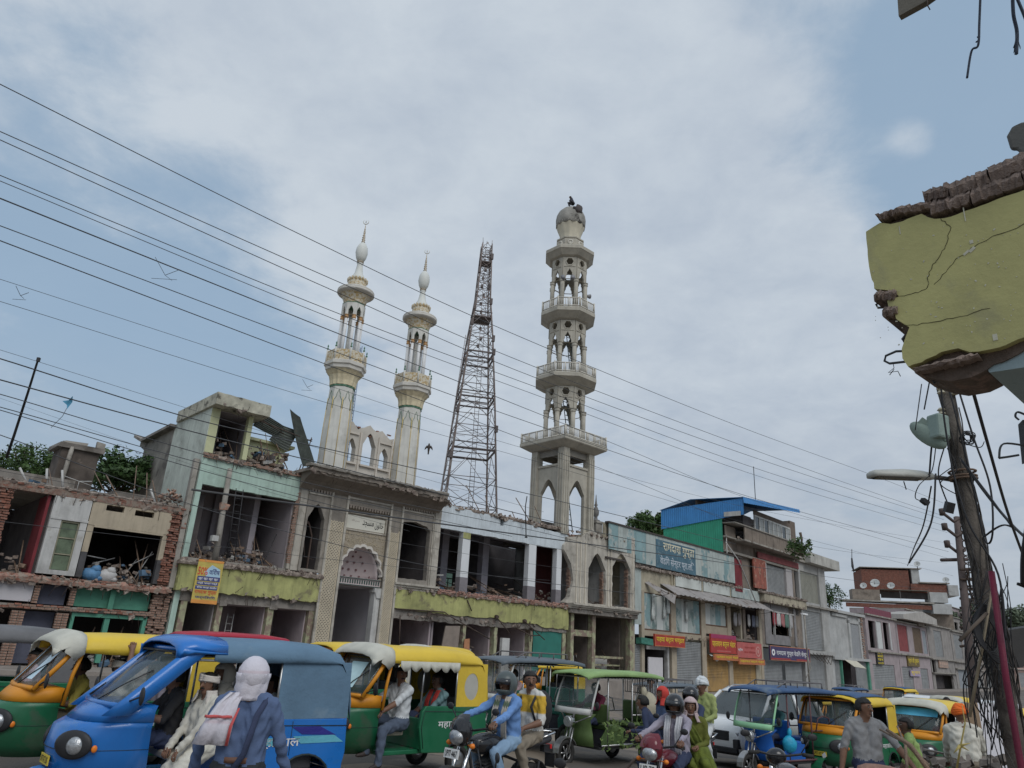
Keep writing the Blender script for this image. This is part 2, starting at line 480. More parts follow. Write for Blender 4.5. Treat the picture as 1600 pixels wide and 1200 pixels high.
class Bricks:
 """courses of loose or toothed bricks; the first max_n are parts, the rest one stuff part"""
 def __init__(s, parent, m, max_n=290):
  s.p, s.m, s.L, s.max = parent, m, [], max_n
 def put(s, x, y, z, d=(.22, .11, .07), rz=0., tilt=0., m=None): s.L.append((x, y, z, d, rz, tilt, m or s.m))
 def row(s, x0, x1, y, z, step=.235, d=(.22, .11, .07), jy=.05, jz=.012, miss=.1, rz=.08, m=None):
  x = x0 + R.uniform(0, .08)
  while x < x1:
   if R.random() > miss: s.put(x, y + R.uniform(-jy, jy), z + R.uniform(-jz, jz), d, R.uniform(-rz, rz), R.uniform(-.06, .06), m)
   x += step * R.uniform(.95, 1.1)
 def flush(s, name='brick'):
  R.shuffle(s.L)
  base = {}
  for x, y, z, d, rz, t, m in s.L[:s.max]:
   k = (m.name, R.randrange(3))
   if k not in base:
    b = MB().box(-.5, .5, -.5, .5, -.5, .5, j=.06); base[k] = b.mesh(name, m)
   o = bpy.data.objects.new(name, base[k]); COL.objects.link(o); o.parent = s.p
   o.location = Vector((x, y, z)) - OFF.get(s.p.name, Vector()); o.scale = d; o.rotation_euler = (t, t * .5, rz)
  if s.L[s.max:]:
   b = MB()
   for x, y, z, d, rz, t, m in s.L[s.max:]: b.cbox((x, y, z), d, (t, t * .5, rz), j=.01)
   b.build('brickwork', s.m, s.p, 'stuff')

def room(b, x0, x1, y0, y1, z0, z1, t=.12, left=True, right=True, back=True, ceil=True, floor=True):
 if back: b.box(x0, x1, y1, y1 + t, z0, z1)
 if left: b.box(x0 - t, x0, y0, y1, z0, z1)
 if right: b.box(x1, x1 + t, y0, y1, z0, z1)
 if ceil: b.box(x0 - t + .002, x1 + t - .002, y0, y1 + t, z1, z1 + t)
 if floor: b.box(x0 - t + .002, x1 + t - .002, y0, y1 + t, z0 - t, z0)

def shutter(P, parent, x0, x1, z0, z1, y, m, name='roller_shutter', pitch=.12):
 b = MB(); n = max(4, int((z1 - z0) / pitch)); h_ = (z1 - z0) / n
 for i in range(n):
  za = z0 + i * h_
  b.add([(x0, y, za), (x1, y, za), (x1, y - .025, za + h_ * .5), (x0, y - .025, za + h_ * .5), (x1, y, za + h_), (x0, y, za + h_)],
   [(0, 1, 2, 3), (3, 2, 4, 5)])
 b.box(x0, x1, y + .004, y + .03, z0, z1)
 b.build(name, m, parent)

def rubble_line(parent, x0, x1, y0, y1, z, h_, name='rubble_edge', m=None, step=.18, h2=None):
 """a broken edge as one rough strip with lumps"""
 b = MB(); n = max(3, int((x1 - x0) / step)); rings = []
 for i in range(n + 1):
  x = x0 + (x1 - x0) * i / n; hh = (h_ + ((h2 or h_) - h_) * i / n) * R.uniform(.55, 1.25); yy = R.uniform(-.07, .05)
  rings.append([Vector((x, y0 + yy, z - R.uniform(0, .06))), Vector((x, y0 + yy - .03, z + hh * .5)), Vector((x, y0 + yy + .08, z + hh)), Vector((x, y1, z + hh * R.uniform(.5, 1))), Vector((x, y1, z - .02))])
 b.loft(rings, closed=True, sm=False, caps=True)
 for _ in range(int((x1 - x0) * 5)):
  x = R.uniform(x0, x1); s_ = R.uniform(.04, .11)
  b.cbox((x, y0 + R.uniform(-.05, .2), z + h_ * R.uniform(.6, 1.1)), (s_ * R.uniform(1, 2), s_, s_ * .7), (R.random(), R.random(), R.random() * 3), j=.01)
 return b.build(name, m or rubble, parent)

def clutter(parent, x0, x1, y0, y1, z, n, name='room_clutter', hmax=.8):
 """boxes, planks, rods and rags left lying in an open room"""
 for k, m_ in enumerate((rubble, mat('clutter_brown', (.16, .11, .08), .9, .4, 5), mat('clutter_pale', (.34, .33, .31), .9, .3, 5), mat('clutter_blue', (.07, .12, .18), .8, .3, 5))):
  b = MB()
  for _ in range(n // (1, 3, 4, 7)[k]):
   s_ = R.uniform(.06, .3); b.cbox((R.uniform(x0, x1), R.uniform(y0, y1), z + R.uniform(0, .5) * s_ + (R.random() ** 4) * hmax), (s_ * R.uniform(1, 2.2), s_ * R.uniform(.4, 1), s_ * R.uniform(.2, .9)), (R.uniform(-.3, .3), R.uniform(-.3, .3), R.random() * 3), j=.02)
  if k == 1:
   for _ in range(max(2, n // 8)): x = R.uniform(x0, x1); b.tube([(x, y0, z), (x + R.uniform(-.6, .6), y1 * .7 + y0 * .3, z + R.uniform(.5, 1.9))], R.uniform(.015, .035), 4)
  b.build(name, m_, parent, 'stuff')

def fringe_bits(parent, x0, x1, y, z, n, name='hanging_rebar'):
 """bent bars, torn wires and lumps left hanging from a cut slab edge"""
 b = MB(); c = MB()
 for _ in range(n):
  x = R.uniform(x0, x1); d = R.uniform(-.4, .4); l_ = R.uniform(.12, .55) * R.choice((1, 1, 1, -.7)); b.tube([(x, y + .1, z), (x + d * .3, y - .1, z - l_ * .2), (x + d, y - R.uniform(0, .25), z - l_)], R.choice((.007, .01, .014)), 3)
  if R.random() < .7: c.cbox((R.uniform(x0, x1), y + R.uniform(-.05, .05), z + R.uniform(-.12, .05)), (R.uniform(.08, .35), .12, R.uniform(.05, .2)), (0, R.uniform(-.5, .5), R.uniform(-.4, .4)), j=.04)
 b.build(name, iron, parent, 'stuff'); c.build('edge_lump', rubble, parent, 'stuff')

def ladder(b, p0, p1, w, n, r=.022, wd=(1, 0, 0)):
 p0, p1, wd = Vector(p0), Vector(p1), Vector(wd) * w / 2
 b.tube([p0 - wd, p1 - wd], r, 5); b.tube([p0 + wd, p1 + wd], r, 5)
 for i in range(n):
  q = p0.lerp(p1, (i + .5) / n); b.tube([q - wd, q + wd], r * .75, 4)

# ------------------------------------------------------------------ ground
def gz(x, y):
 """height of the street: it dips gently towards the right"""
 sm = lambda t: max(0., min(1., t)) ** 2 * (3 - 2 * max(0., min(1., t)))
 return -.27 * sm((x + 1) / 4) * sm((34 - y) / 14) - .95 * sm((x - 1.) / 8) * sm((y - 12) / 20)
def ground():
 def grid(x0, x1, y0, y1, n, z, inside=None):
  b = MB(); dx, dy = (x1 - x0) / n, (y1 - y0) / n
  vs = [(x0 + i * dx, y0 + j * dy, gz(x0 + i * dx, y0 + j * dy) + z) for i in range(n + 1) for j in range(n + 1)]
  return b.add(vs, [(i * (n + 1) + j, i * (n + 1) + j + 1, (i + 1) * (n + 1) + j + 1, (i + 1) * (n + 1) + j) for i in range(n) for j in range(n)], True)
 b = grid(-60, 260, -30, 290, 160, 0)
 for q in (((-900, -600), (900, -30)), ((-900, 290), (900, 1400)), ((-900, -30), (-60, 290)), ((260, -30), (900, 290))):
  (xa, ya), (xb, yb) = q; z_ = -.955 if ya > 200 or xa > 200 else 0; b.quad((xa, ya, z_), (xb, ya, z_), (xb, yb, z_), (xa, yb, z_))
 b.build('ground', mat('dusty_ground', (.20, .165, .13), .95, .3, .3, (.14, .12, .10), .4, .2, .4), None, 'structure')
 b = MB(); P = []
 for k in range(92):
  s = -70 + k * 3.5
  f = FA.P(s, -3.2) if s < 36 else FB.P(s - 36, -3.0); g = FA.P(s, -29) if s < 36 else FB.P(s - 36, -22)
  P.append([f.lerp(g, j / 14) for j in range(15)])
 b.loft([[Vector((p.x, p.y, gz(p.x, p.y) + .004 + .004 * (k % 2) * 0)) for p in r_] for k, r_ in enumerate(P)]); b.build('road', mat('road_asphalt', (.115, .10, .088), .9, .22, .6, (.17, .145, .12), .45, .2, .5), None, 'structure')
 b = MB()
 for F, x0, x1 in ((FA, -60, 39.8), (FB, .2, 200)):
  c = [F.P(x0, -3.2), F.P(x1, -3.2), F.P(x1, -.02), F.P(x0, -.02)]
  b.add([(p.x, p.y, z) for z in ((-1.2, .14) if F is FA else (-1.3, -.82)) for p in c], [(4, 5, 6, 7), (0, 1, 5, 4), (1, 2, 6, 5), (3, 0, 4, 7)])
 b.build('pavement', mat('paving_slabs', (.24, .21, .185), .92, .25, 1.), None, 'structure')
ground()

# ------------------------------------------------------------------ left: brick shop row, its front cut away
def left_building():
 t = FA.thing('brick_shop_building', 'half demolished low brick shop row at the far left, upper rooms open to the street', 'building', 0)
 L_ = FA
 b = MB(); b.box(-6, 6.7, .25, 8, 6.82, 7.0); b.box(-6, 6.7, .05, 8, 3.28, 3.5); b.box(-6, 6.7, .1, 6, 2.22, 2.4)
 b.build('floor_slab', concrete, t)
 b = MB()
 b.box(-6, 6.75, 7.9, 8.05, 0, 6.8); b.box(6.62, 6.78, .3, 7.9, 0, 6.8)
 for x in (1.2, 2.78): b.box(x, x + .12, .32, 7.8, 3.52, 6.8)
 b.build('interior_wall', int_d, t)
 b = MB(); b.box(1.08, 1.19, .12, 1.6, 3.55, 6.7); b.box(-.3, -.1, 1.5, 1.6, 3.52, 4.6)
 b.build('red_jamb', redp, t)
 # white pier with the green shutter window
 b = MB(); b.prism([rect(1.32, 2.72, 3.6, 6.72), rect(1.75, 2.46, 3.78, 5.78)], .0, .3); b.box(1.32, 2.74, -.03, 0, 5.78, 5.86)
 b.build('white_wall', white_w, t)
 f = MB(); f.box(1.752, 1.81, .05, .2, 3.78, 5.78); f.box(2.40, 2.458, .05, .2, 3.78, 5.78); f.box(1.81, 2.40, .05, .2, 5.7, 5.78)
 for z in (4.4, 5.05): f.box(1.81, 2.40, .07, .16, z, z + .05)
 w = f.build('window', mat('old_window_frame', (.22, .21, .15), .8, .3, 3), t)
 for i, z in enumerate((3.8, 4.46, 5.11)):
  MB().box(1.815, 2.395, .1, .13, z, z + .57).build('shutter_panel', wood_d, w)
 # cream wall above the open room
 b = MB(); b.prism([ragged(rect(2.75, 6.05, 5.74, 6.74), .01, .4), rect(3.3, 4.02, 6.42, 6.66), rect(4.48, 5.28, 6.38, 6.62)], .02, .28)
 b.box(2.76, 3.0, .04, .3, 4.62, 5.735); b.box(5.84, 6.04, .04, .3, 4.62, 5.735)
 b.box(3.0, 5.84, -.02, .1, 5.66, 5.735)
 b.build('cream_wall', cream, t)
 b = MB(); b.box(2.76, 3.0, .045, .3, 3.6, 4.615); b.box(5.84, 6.04, .045, .3, 3.6, 4.615); b.build('dark_dado', blackp, t)
 # brickwork: roof edge, ledge, right pier
 B = Bricks(t, brick_m)
 for k in range(3): B.row(-5.5, 6.8, .12 - .03 * k, 6.80 + .085 * k, jy=.07, miss=.12 + .16 * k)
 for k in range(3): B.row(-5.5, 6.55, -.18 + .05 * k, 3.30 + .085 * k, jy=.08, miss=.25 + .1 * (k == 2), m=brick_d if k < 2 else brick_m)
 z = 3.65
 while z < 6.78:
  for x in (6.14, 6.37, 6.60): B.put(x + R.uniform(-.07, .07), .12 + R.uniform(-.05, .1), z, (.22, .2, .075), R.uniform(-.15, .15), R.uniform(-.05, .05))
  z += .1
 z = 3.65
 while z < 6.7:
  for x in (-.5, -.25): B.put(x + R.uniform(-.05, .05), .14 + R.uniform(-.04, .06), z, (.22, .2, .075), R.uniform(-.1, .1))
  z += .105
 for k in range(2): B.row(-5.5, 6.0, -.02, 2.28 + .09 * k, jy=.03, miss=.1, m=brick_d)
 B.flush()
 b = MB(); b.box(-6, 6.55, .0, .24, 6.72, 6.985); b.box(6.08, 6.72, .2, .5, 0, 6.75); b.box(-.62, -.14, .2, .45, 3.5, 6.8); b.build('brick_core', mat('mortar_brick', (.19, .12, .095), .95, .4, 7, (.2, .16, .13), .5, 0, .8), t)
 rubble_line(t, -6, 6.5, -.2, .4, 3.24, .26, 'ledge_rubble', mat('rubble_red', (.27, .15, .115), .95, .5, 5, (.24, .19, .155), .5, 0, .9))
 rubble_line(t, -6, 6.8, .02, .5, 7.0, .09, 'roof_rubble')
 # mezzanine level
 b = MB(); b.box(-6, 1.42, .06, .2, 2.5, 3.2); b.build('pale_panel', mat('pale_grey_panel', (.40, .385, .40), .85, .1, 1), t)
 b = MB()
 for x0, x1 in ((3.02, 4.28), (4.48, 5.95)): b.box(x0, x1, .3, .4, 2.45, 3.2)
 b.box(4.28, 4.48, .1, .3, 0.3, 3.2)
 b.box(3.0, 3.12, .05, .3, 0.2, 2.2); b.box(3.12, 5.9, .05, .25, 2.06, 2.2); b.box(5.78, 5.94, .05, .3, 1.1, 2.2)
 b.build('green_panel', greenp, t)
 B = Bricks(t, brick_d, 250)
 for z in np.arange(.1, 3.2, .1):
  for x in (6.1, 6.34, 6.58): B.put(x + R.uniform(-.06, .06), .1 + R.uniform(-.06, .1), z, (.22, .2, .08), R.uniform(-.15, .15))
  if z < 2.15:
   for x0 in (1.0, 2.55):
    for dx in (0, .23): B.put(x0 + dx, .1, z, (.215, .2, .08), R.uniform(-.05, .05))
  if z > 2.5: B.put(1.55, .1, z, (.2, .2, .08)); B.put(2.85, .1, z, (.2, .2, .08))
 B.flush()
 b = MB(); b.box(1.7, 2.7, .5, .6, 2.45, 3.2); b.box(1.4, 2.5, .6, .7, 0.2, 2.15); b.build('dim_panel', mat('dim_blue_grey', (.09, .095, .13), .8, .2), t)
 clutter(t, 3.1, 5.8, .2, 1.6, 3.52, 60); clutter(t, -2.5, 1.0, .3, 2, 3.52, 50); clutter(t, 3.2, 5.7, .2, 1, .1, 40); clutter(t, -3, 6, .3, 2.5, 7.0, 70, 'roof_clutter', .3)
 fringe_bits(t, -4, 6.6, -.15, 3.28, 40); fringe_bits(t, -4, 6.8, .05, 6.82, 34); fringe_bits(t, -3, 6, 0, 2.25, 14)
 # debris left on the upper floor
 b = MB()
 for p0, p1 in (((5.1, .5, 3.55), (5.75, .7, 5.0)), ((4.7, .9, 3.55), (5.3, 1.0, 4.7)), ((4.9, .5, 4.3), (5.8, .6, 4.9)), ((3.1, .4, 4.5), (3.9, .6, 4.45)), ((3.4, .5, 4.2), (4.3, .8, 4.55))):
  b.tube([p0, p1], .03, 4)
 o = FA.solo(b, 'scrap_metal', mat('grey_metal', (.22, .22, .22), .6, .2, metal=.4), 'bent metal frame leaning in the open cream room', 'frame')
 for x, m_, s_, lab in ((3.42, mat('blue_plastic_sack', (.07, .17, .30), .5, .3, 5, bump=.9, bsc=9), (.36, .28, .42), 'blue plastic sack at the edge of the open upper room'),
      (4.02, mat('white_sack', (.38, .37, .36), .7, .12, 5, bump=.7, bsc=9), (.34, .27, .40), 'white woven sack beside the blue sack in the open upper room')):
  b = MB(); b.ell((x, .3, 3.52 + s_[2] * .55), (s_[0] * 1.15, s_[1], s_[2] * .7), 12, 8, j=.12); b.ell((x + .1, .25, 3.52 + s_[2] * 1.05), (.2, .16, .2), 9, 7, rot=(.4, .3, 0), j=.16); b.ell((x + .25, .2, 3.62), (.18, .15, .12), 8, 6, j=.15)
  FA.solo(b, 'sack', m_, lab, 'sack')
 b = MB()
 for i in range(16): b.cbox((R.uniform(3.2, 5.9), R.uniform(.2, 1.2), 3.56 + R.uniform(0, .2)), (R.uniform(.1, .5), R.uniform(.05, .3), R.uniform(.03, .12)), (R.uniform(-.4, .4), R.uniform(-.4, .4), R.random() * 3))
 b.build('floor_debris', rubble, t, 'stuff')
 # things on the roof
 for i, (x, y, l_, a) in enumerate(((.25, .2, .75, .6), (.95, .3, .8, .2), (1.55, .25, .85, .25), (5.3, .2, .75, .5))):
  b = MB(); b.tube([(x, y, 7.0), (x - l_ * math.sin(a), y, 7.0 + l_ * math.cos(a))], .045, 6)
  FA.solo(b, 'pipe', white_w, ['thickest tilt broken pipe leaning at the far left roof edge', 'second white pipe stub from the left on the brick roof edge', 'third white pipe stub from the left on the brick roof edge', 'lone pale pipe leaning on the brick roof near the rubble heap'][i], 'pipe')
 b = MB(); b.tube([(2.1, .4, 7), (2.1, .4, 7.5), (2.6, .5, 7.6)], .02, 5); b.tube([(1.5, .4, 7.62), (2.6, .4, 7.4)], .015, 5)
 FA.solo(b, 'roof_pipe', white_w, 'thin bent conduit standing on the brick roof edge', 'conduit')
 b = MB()
 for i in range(90):
  x = R.gauss(5.9, .55); h_ = max(0, .85 - abs(x - 6.0) * .9)
  b.cbox((min(x, 6.7), R.uniform(.1, 1.2), 7.05 + R.uniform(0, h_)), (.22, .11, .08), (R.uniform(-.7, .7), R.uniform(-.7, .7), R.random() * 3), j=.01)
 o = FA.solo(b, 'brick_heap', mat('heap_brick', (.27, .17, .13), .95, .5, 3, (.22, .19, .16), .5), None, None); o['kind'] = 'stuff'
 b = MB()
 b.box(3.9, 5.6, 1.9, 3.2, 7.0, 7.6); b.box(-6, 2.5, 3., 3.2, 7., 7.9); b.box(2.5, 6.7, 4.2, 4.4, 7, 7.75)
 b.build('roof_parapet', dirty, t)
 # old tank house on the roof
 k = FA.thing('roof_tank_house', 'dark concrete water tank house on the roof at the far left', 'tank', 2.6, 5.2, 7.0)
 MB().box(1.9, 3.55, 4.6, 6.2, 7.0, 9.65).build('tank_wall', mat('sooty_concrete', (.085, .07, .06), .95, .5, 1.5, (.16, .13, .11), .35, .4, .6), k)
 MB().box(1.72, 3.75, 4.42, 6.4, 9.65, 9.85, j=.05).build('tank_lid', dirty, k)
 b = MB(); b.tube([(2.2, 4.5, 7), (2.3, 4.5, 9.7)], .1, 6); b.box(3.3, 3.7, 4.4, 4.7, 9.85, 10.15, j=.04); b.box(2.0, 2.9, 4.5, 5.2, 9.85, 10.0, j=.05); b.build('tank_pipe', concrete, k)
left_building()

# ------------------------------------------------------------------ mint building
def mint_building():
 t = FA.thing('mint_shop_building', 'cut open three storey building with mint band, lime ledge and ladder room', 'building', 6.85)
 x0, x1 = 6.85, 12.5
 b = MB()
 # tall pale side wall facing the low roof on the left
 b.prism([[(0.12, 0), (0.12, 7.2), (.0, 9.5), (.0, 12.7), (4.4, 12.35), (4.9, 11.9), (4.9, 0)]], x0 - .02, x0 + .2, ax='yz')
 b.build('side_wall', palemint, t)
 b = MB(); b.prism([[(4.93, 6.9), (4.93, 11.9), (8.6, 11.75), (9.4, 11.9), (10.6, 12.3), (10.6, 11.7), (9.6, 11.3), (9.4, 6.9)]], x0 + .0, x0 + .2, ax='yz')
 b.build('rear_wall', mat('old_grey_render', (.21, .195, .17), .95, .3, 1., (.10, .09, .08), .45, .5, .5), t)
 b = MB(); b.prism([[(4.7, 11.95), (9.4, 11.85), (10.9, 12.35), (10.9, 12.2), (9.4, 11.7), (4.7, 11.8)]], x0 - .35, x0 + .6, ax='yz'); b.build('rear_cornice', dirty, t)
 # top room
 b = MB(); room(b, x0 + .35, 8.95, .3, 4.5, 9.8, 12.0, floor=False); b.build('top_room', int_w, t)
 b = MB(); b.box(7.9, 8.25, 2.5, 2.55, 9.8, 11.7); b.box(7.25, 7.6, .7, .75, 9.8, 11.6); b.build('inner_door', blackp, t)
 b = MB(); b.prism([ragged(rect(x0 - .15, 9.45, 12.02, 12.62), .02, .3)], -.75, 4.5); b.build('roof_slab', mat('mossy_slab', (.40, .385, .31), .92, .35, 2.2, (.09, .085, .07), .42, .3, .5), t)
 b = MB(); b.box(x0 + .01, x0 + .42, -.02, .3, 9.8, 12.0); b.box(8.72, 8.95, -.04, .28, 9.8, 12.0); b.build('front_pillar', mat('yellow_green_wash', (.43, .44, .27), .85, .15, 1.5, (.3, .29, .2), .3), t)
 b = MB(); b.prism([rect(9.15, 11.35, 9.8, 11.15), ragged([(9.75, 10.0), (9.85, 10.65), (10.3, 10.7), (10.75, 10.6), (10.8, 9.85)], .05, .15)], 1.3, 1.5)
 b.box(11.15, 11.4, 1.1, 1.32, 9.8, 11.3); b.box(9.1, 11.9, 1.05, 2.4, 11.16, 11.3)
 b.build('set_back_wall', mat('yellow_green_wash', (.43, .44, .27)), t)
 b = MB(); b.box(9.6, 10.95, 1.55, 2.4, 9.8, 10.9); b.build('hole_shade', int_d, t)  # solid dark box: the shade behind the hole is put into its colour
 # mint band and lit floors
 b = MB(); b.prism([ragged(rect(x0 + .22, 11.98, 8.27, 9.52), .02, .4, keep=(0,))], -.02, .25); b.build('mint_band', mint, t)
 b = MB(); b.box(x0 + .2, 12.0, .26, 8, 9.55, 9.8); b.box(x0 + .2, 12.4, .1, 8, 4.66, 4.9); b.build('floor_slab', concrete, t)
 b = MB(); room(b, x0 + .34, 11.9, .3, 4.4, 4.9, 9.5, floor=False); b.build('upper_room', mat('violet_grey_plaster', (.30, .265, .275), .9, .1, .8, (.2, .175, .185), .3), t)
 b = MB(); b.box(10.55, 10.85, 1.8, 4.3, 4.92, 9.4); b.box(9.4, 9.6, 4.1, 4.35, 4.92, 8.6); b.build('room_pillar', int_w, t)
 b = MB(); b.box(10.9, 11.85, 3.9, 4.36, 4.92, 9.0); b.box(7.3, 7.7, 1.0, 4.3, 4.95, 8.0); b.build('recess_shade', int_d, t)  # solid dark blocks: shade at the back of the room, given as colour
 b = MB()
 for i in range(60): b.cbox((R.uniform(8.2, 11.0), R.uniform(1.6, 3.8), 4.95 + R.uniform(0, .5) * (1 - abs(R.random() - .5))), (R.uniform(.1, .5), R.uniform(.1, .3), R.uniform(.05, .2)), (R.random(), R.random(), R.random() * 3))
 b.build('floor_rubbish', int_d, t, 'stuff')
 b = MB(); b.box(x0 - .02, x0 + .22, -.06, -.0, 0, 9.6); b.build('edge_strip', mint, t)
 b = MB(); b.box(x0 - .32, x0 - .1, .0, .28, 3.5, 9.4); b.build('grey_pier', concrete, t)
 B = Bricks(t, brick_d, 200)
 for k in range(3): B.row(x0 + .1, 12.1, -.1 + .05 * k, 9.56 + .08 * k, miss=.1 + .12 * k, jy=.07)
 for z in np.arange(5.2, 8.8, .1):
  B.put(12.02 + R.uniform(-.04, .04), .06, z, (.2, .16, .08), R.uniform(-.2, .2))
 B.flush()
 b = MB(); b.prism([ragged(rect(12.12, 12.5, 4.85, 9.6), .012, .3)], -.1, .3); b.box(11.96, 12.12, .0, .3, 4.9, 9.6); b.build('pilaster', taupe_l, t)
 # lime ledge, raw band and shops
 b = MB(); b.prism([ragged(rect(6.75, 13.88, 3.42, 4.62), .05, .16)], -.28, .1); b.build('lime_band', lime, t)
 rubble_line(t, 6.65, 13.9, -.38, .3, 4.58, .22, 'ledge_rubble')
 b = MB(); b.box(6.8, 13.85, -.05, .25, 3.0, 3.5); b.build('raw_band', dirty, t)
 b = MB()
 for x, w_ in ((7.2, .28), (8.86, .26), (11.35, .3), (13.55, .3)): b.box(x, x + w_, -.02, .3, 0, 3.0)
 b.build('shop_post', mat('chipped_post', (.30, .30, .19), .9, .3, 2.5, (.20, .15, .12), .5), t)
 for x in (8.9, 11.4):
  b = MB(); b.box(x, x + .35, -.12, -.02, 2.9, 3.55, j=.03); b.build('torn_bracket', dirty, t)
 for xa, xb, m_ in ((7.1, 8.8, mat('pale_shop_wall', (.36, .33, .33), .9, .1)), (8.95, 11.3, mauve), (11.5, 13.5, mauve)):  # first shop has its own even, pale greyish plaster
  b = MB(); room(b, xa, xb, .3, 3.6, .12, 2.98, floor=False); b.build('shop_room', m_, t)
 b = MB(); b.box(9.1, 10.2, 3.3, 3.55, .12, 2.6); b.box(7.3, 8.3, 3.2, 3.5, .12, 2.4); b.build('recess_shade', int_d, t)  # dark blocks stand for shade deep in the shops
 clutter(t, 7.4, 11.6, .4, 3, 4.92, 110); clutter(t, 7.4, 8.6, .4, 2, 9.82, 30); clutter(t, 9.2, 11.2, .0, 1.0, 9.8, 50); clutter(t, 7.2, 13.4, .4, 2.5, .12, 110, hmax=1.4)
 fringe_bits(t, 6.8, 13.8, -.3, 4.72, 40); fringe_bits(t, 6.9, 12, -.1, 9.6, 26); fringe_bits(t, 7, 13.8, -.25, 3.5, 22); fringe_bits(t, 7, 9.4, -.7, 12.05, 8)
 # leftover rods at the ledge
 b = MB()
 for x in (9.35, 9.6, 9.85, 10.1, 10.4, 10.7): b.tube([(x, .12, 4.7), (x + R.uniform(-.04, .04), .1, 5.35 + R.uniform(-.15, .15))], .014, 4)
 b.tube([(9.3, .11, 5.2), (10.75, .11, 5.25)], .01, 4)
 b.tube([(10.9, .5, 4.9), (11.6, .9, 6.6)], .025, 4); b.tube([(11.2, .6, 5.7), (11.8, .8, 5.65)], .02, 4)
 b.build('bent_rod', rod_m, t)
 # sheets of the collapsed roof
 s = FA.thing('collapsed_sheet_roof', 'torn corrugated roof sheets hanging over the top of the mint building', 'roof sheet', 10.6, .5, 9.8)
 sm_ = mat('dark_corrugated', (.075, .085, .075), .65, .3, 3, (.12, .09, .07), .3, metal=.3)
 def sheet(c0, c1, c2, c3, n=9, name='roof_sheet'):
  c0, c1, c2, c3 = map(Vector, (c0, c1, c2, c3)); b = MB(); nn = (c1 - c0).cross(c3 - c0).normalized(); rings = []
  for i in range(7):
   t_ = i / 6; rings.append([c0.lerp(c1, j / (2 * n)).lerp(c3.lerp(c2, j / (2 * n)), t_) + nn * (.035 * (j % 2) + .10 * math.sin(3 * t_ + j * .1)) for j in range(2 * n + 1)])
  b.loft(rings, sm=False); b.build(name, sm_, s, thick=.012)
 sheet((11.05, .6, 13.15), (11.75, .6, 12.9), (12.85, .3, 10.25), (12.15, .3, 10.2))
 sheet((9.25, .7, 11.8), (9.75, .6, 12.55), (11.0, .9, 12.2), (10.6, .9, 11.55))
 sheet((10.3, .8, 11.3), (10.9, .9, 12.3), (11.85, .9, 12.1), (11.4, .8, 10.9))
 b = MB()
 for p in (((9.2, .5, 12.1), (12.6, .6, 11.7)), ((9.5, .6, 12.2), (11.0, .7, 11.75)), ((12.55, .6, 11.9), (12.3, .6, 10.1)), ((12.1, .4, 10.3), (12.0, .5, 9.6)), ((12.45, .4, 10.3), (12.75, .5, 9.7)), ((12.0, .6, 11.55), (12.6, .6, 11.8))): b.tube(p, .03, 5)
 b.build('frame_bar', iron, s)
 b = MB(); b.ell((10.35, 1.2, 10.2), (.5, .3, .35), 9, 6, j=.2); b.ell((10.7, 1.0, 10.35), (.2, .2, .35), 8, 6, j=.25)
 for i in range(14): b.tube([(10.3 + R.uniform(-.5, .6), 1.1, 10.1), (10.3 + R.uniform(-.6, .7), 1.0 + R.uniform(-.3, .2), 10.6 + R.uniform(-.3, .3))], .025, 4)
 FA.solo(b, 'scrap_heap', int_d, 'dark tangle of scrap in the hole of the yellow green wall', 'scrap')
 # ladder, post, banner
 b = MB(); ladder(b, (9.15, .15, 4.95), (8.9, -.02, 8.35), .36, 11)
 FA.solo(b, 'ladder', rod_m, 'dark iron ladder standing in the mint building room', 'ladder')
 b = MB(); ladder(b, (9.95, .9, .15), (9.95, .9, 2.6), .3, 8, .02)
 FA.solo(b, 'ladder', white_w, 'short pale ladder inside the ground floor shop under the lime ledge', 'ladder')
 p = FA.thing('concrete_pole', 'chipped concrete pole standing on the ledge before the mint room', 'pole', 8.3, -.15, 4.7)
 b = MB(); b.tube([(8.3, -.15, 4.7), (8.24, -.15, 7.0), (8.2, -.15, 9.2)], [.16, .14, .12], 8); b.build('pole_shaft', concrete, p)
 b = MB(); b.box(7.85, 8.15, -.5, -.2, 5.7, 5.95, j=.01); b.tube([(8.05, -.3, 5.8), (8.3, -.2, 6.1)], .02, 5); b.build('lamp_box', white_w, p)
 b = MB(); b.cbox((8.25, -.2, 7.35), (.35, .25, .3), j=.05); b.build('brick_clamp', brick_d, p)
 bn = FA.thing('advert_banner', 'yellow shop banner with Hindi print hanging over the lime ledge', 'banner', 8.0, -.45, 3.1)
 yb = mat('banner_yellow', (.46, .36, .09), .7, .2, 3, (.38, .30, .12), .35, .2, .8, bsc=6); rd = mat('banner_red', (.50, .06, .035), .6, .1); nv = mat('banner_navy', (.05, .06, .17), .6, .1)
 lb = mat('banner_pale_blue', (.33, .48, .58), .6, .1); og = mat('banner_orange', (.58, .25, .06), .6, .1); wh = mat('print_white', (.62, .62, .62), .6, .05)
 BX0, BX1, BZ0, BZ1 = 7.45, 8.62, 2.92, 4.83
 MB().box(BX0, BX1, -.47, -.45, BZ0, BZ1).build('banner_cloth', yb, bn)
 b = MB(); b.box(BX0, BX1, -.478, -.474, BZ0, BZ0 + .16); b.box(BX0, BX1, -.478, -.474, BZ1 - .1, BZ1); b.build('border_print', og, bn)
 MB().prism([[(7.95, 4.0), (7.8, 4.3), (8.1, 4.62), (8.5, 4.45), (8.55, 4.1)]], -.478, -.474).build('burst_print', lb, bn)
 b = MB(); b.box(BX0 + .08, BX1 - .05, -.482, -.478, 3.9, 4.1); b.box(BX0 + .1, BX1 - .1, -.482, -.478, 3.72, 3.86); b.box(BX0 + .06, BX1 - .1, -.482, -.478, 3.53, 3.68); b.build('band_print', nv, bn)
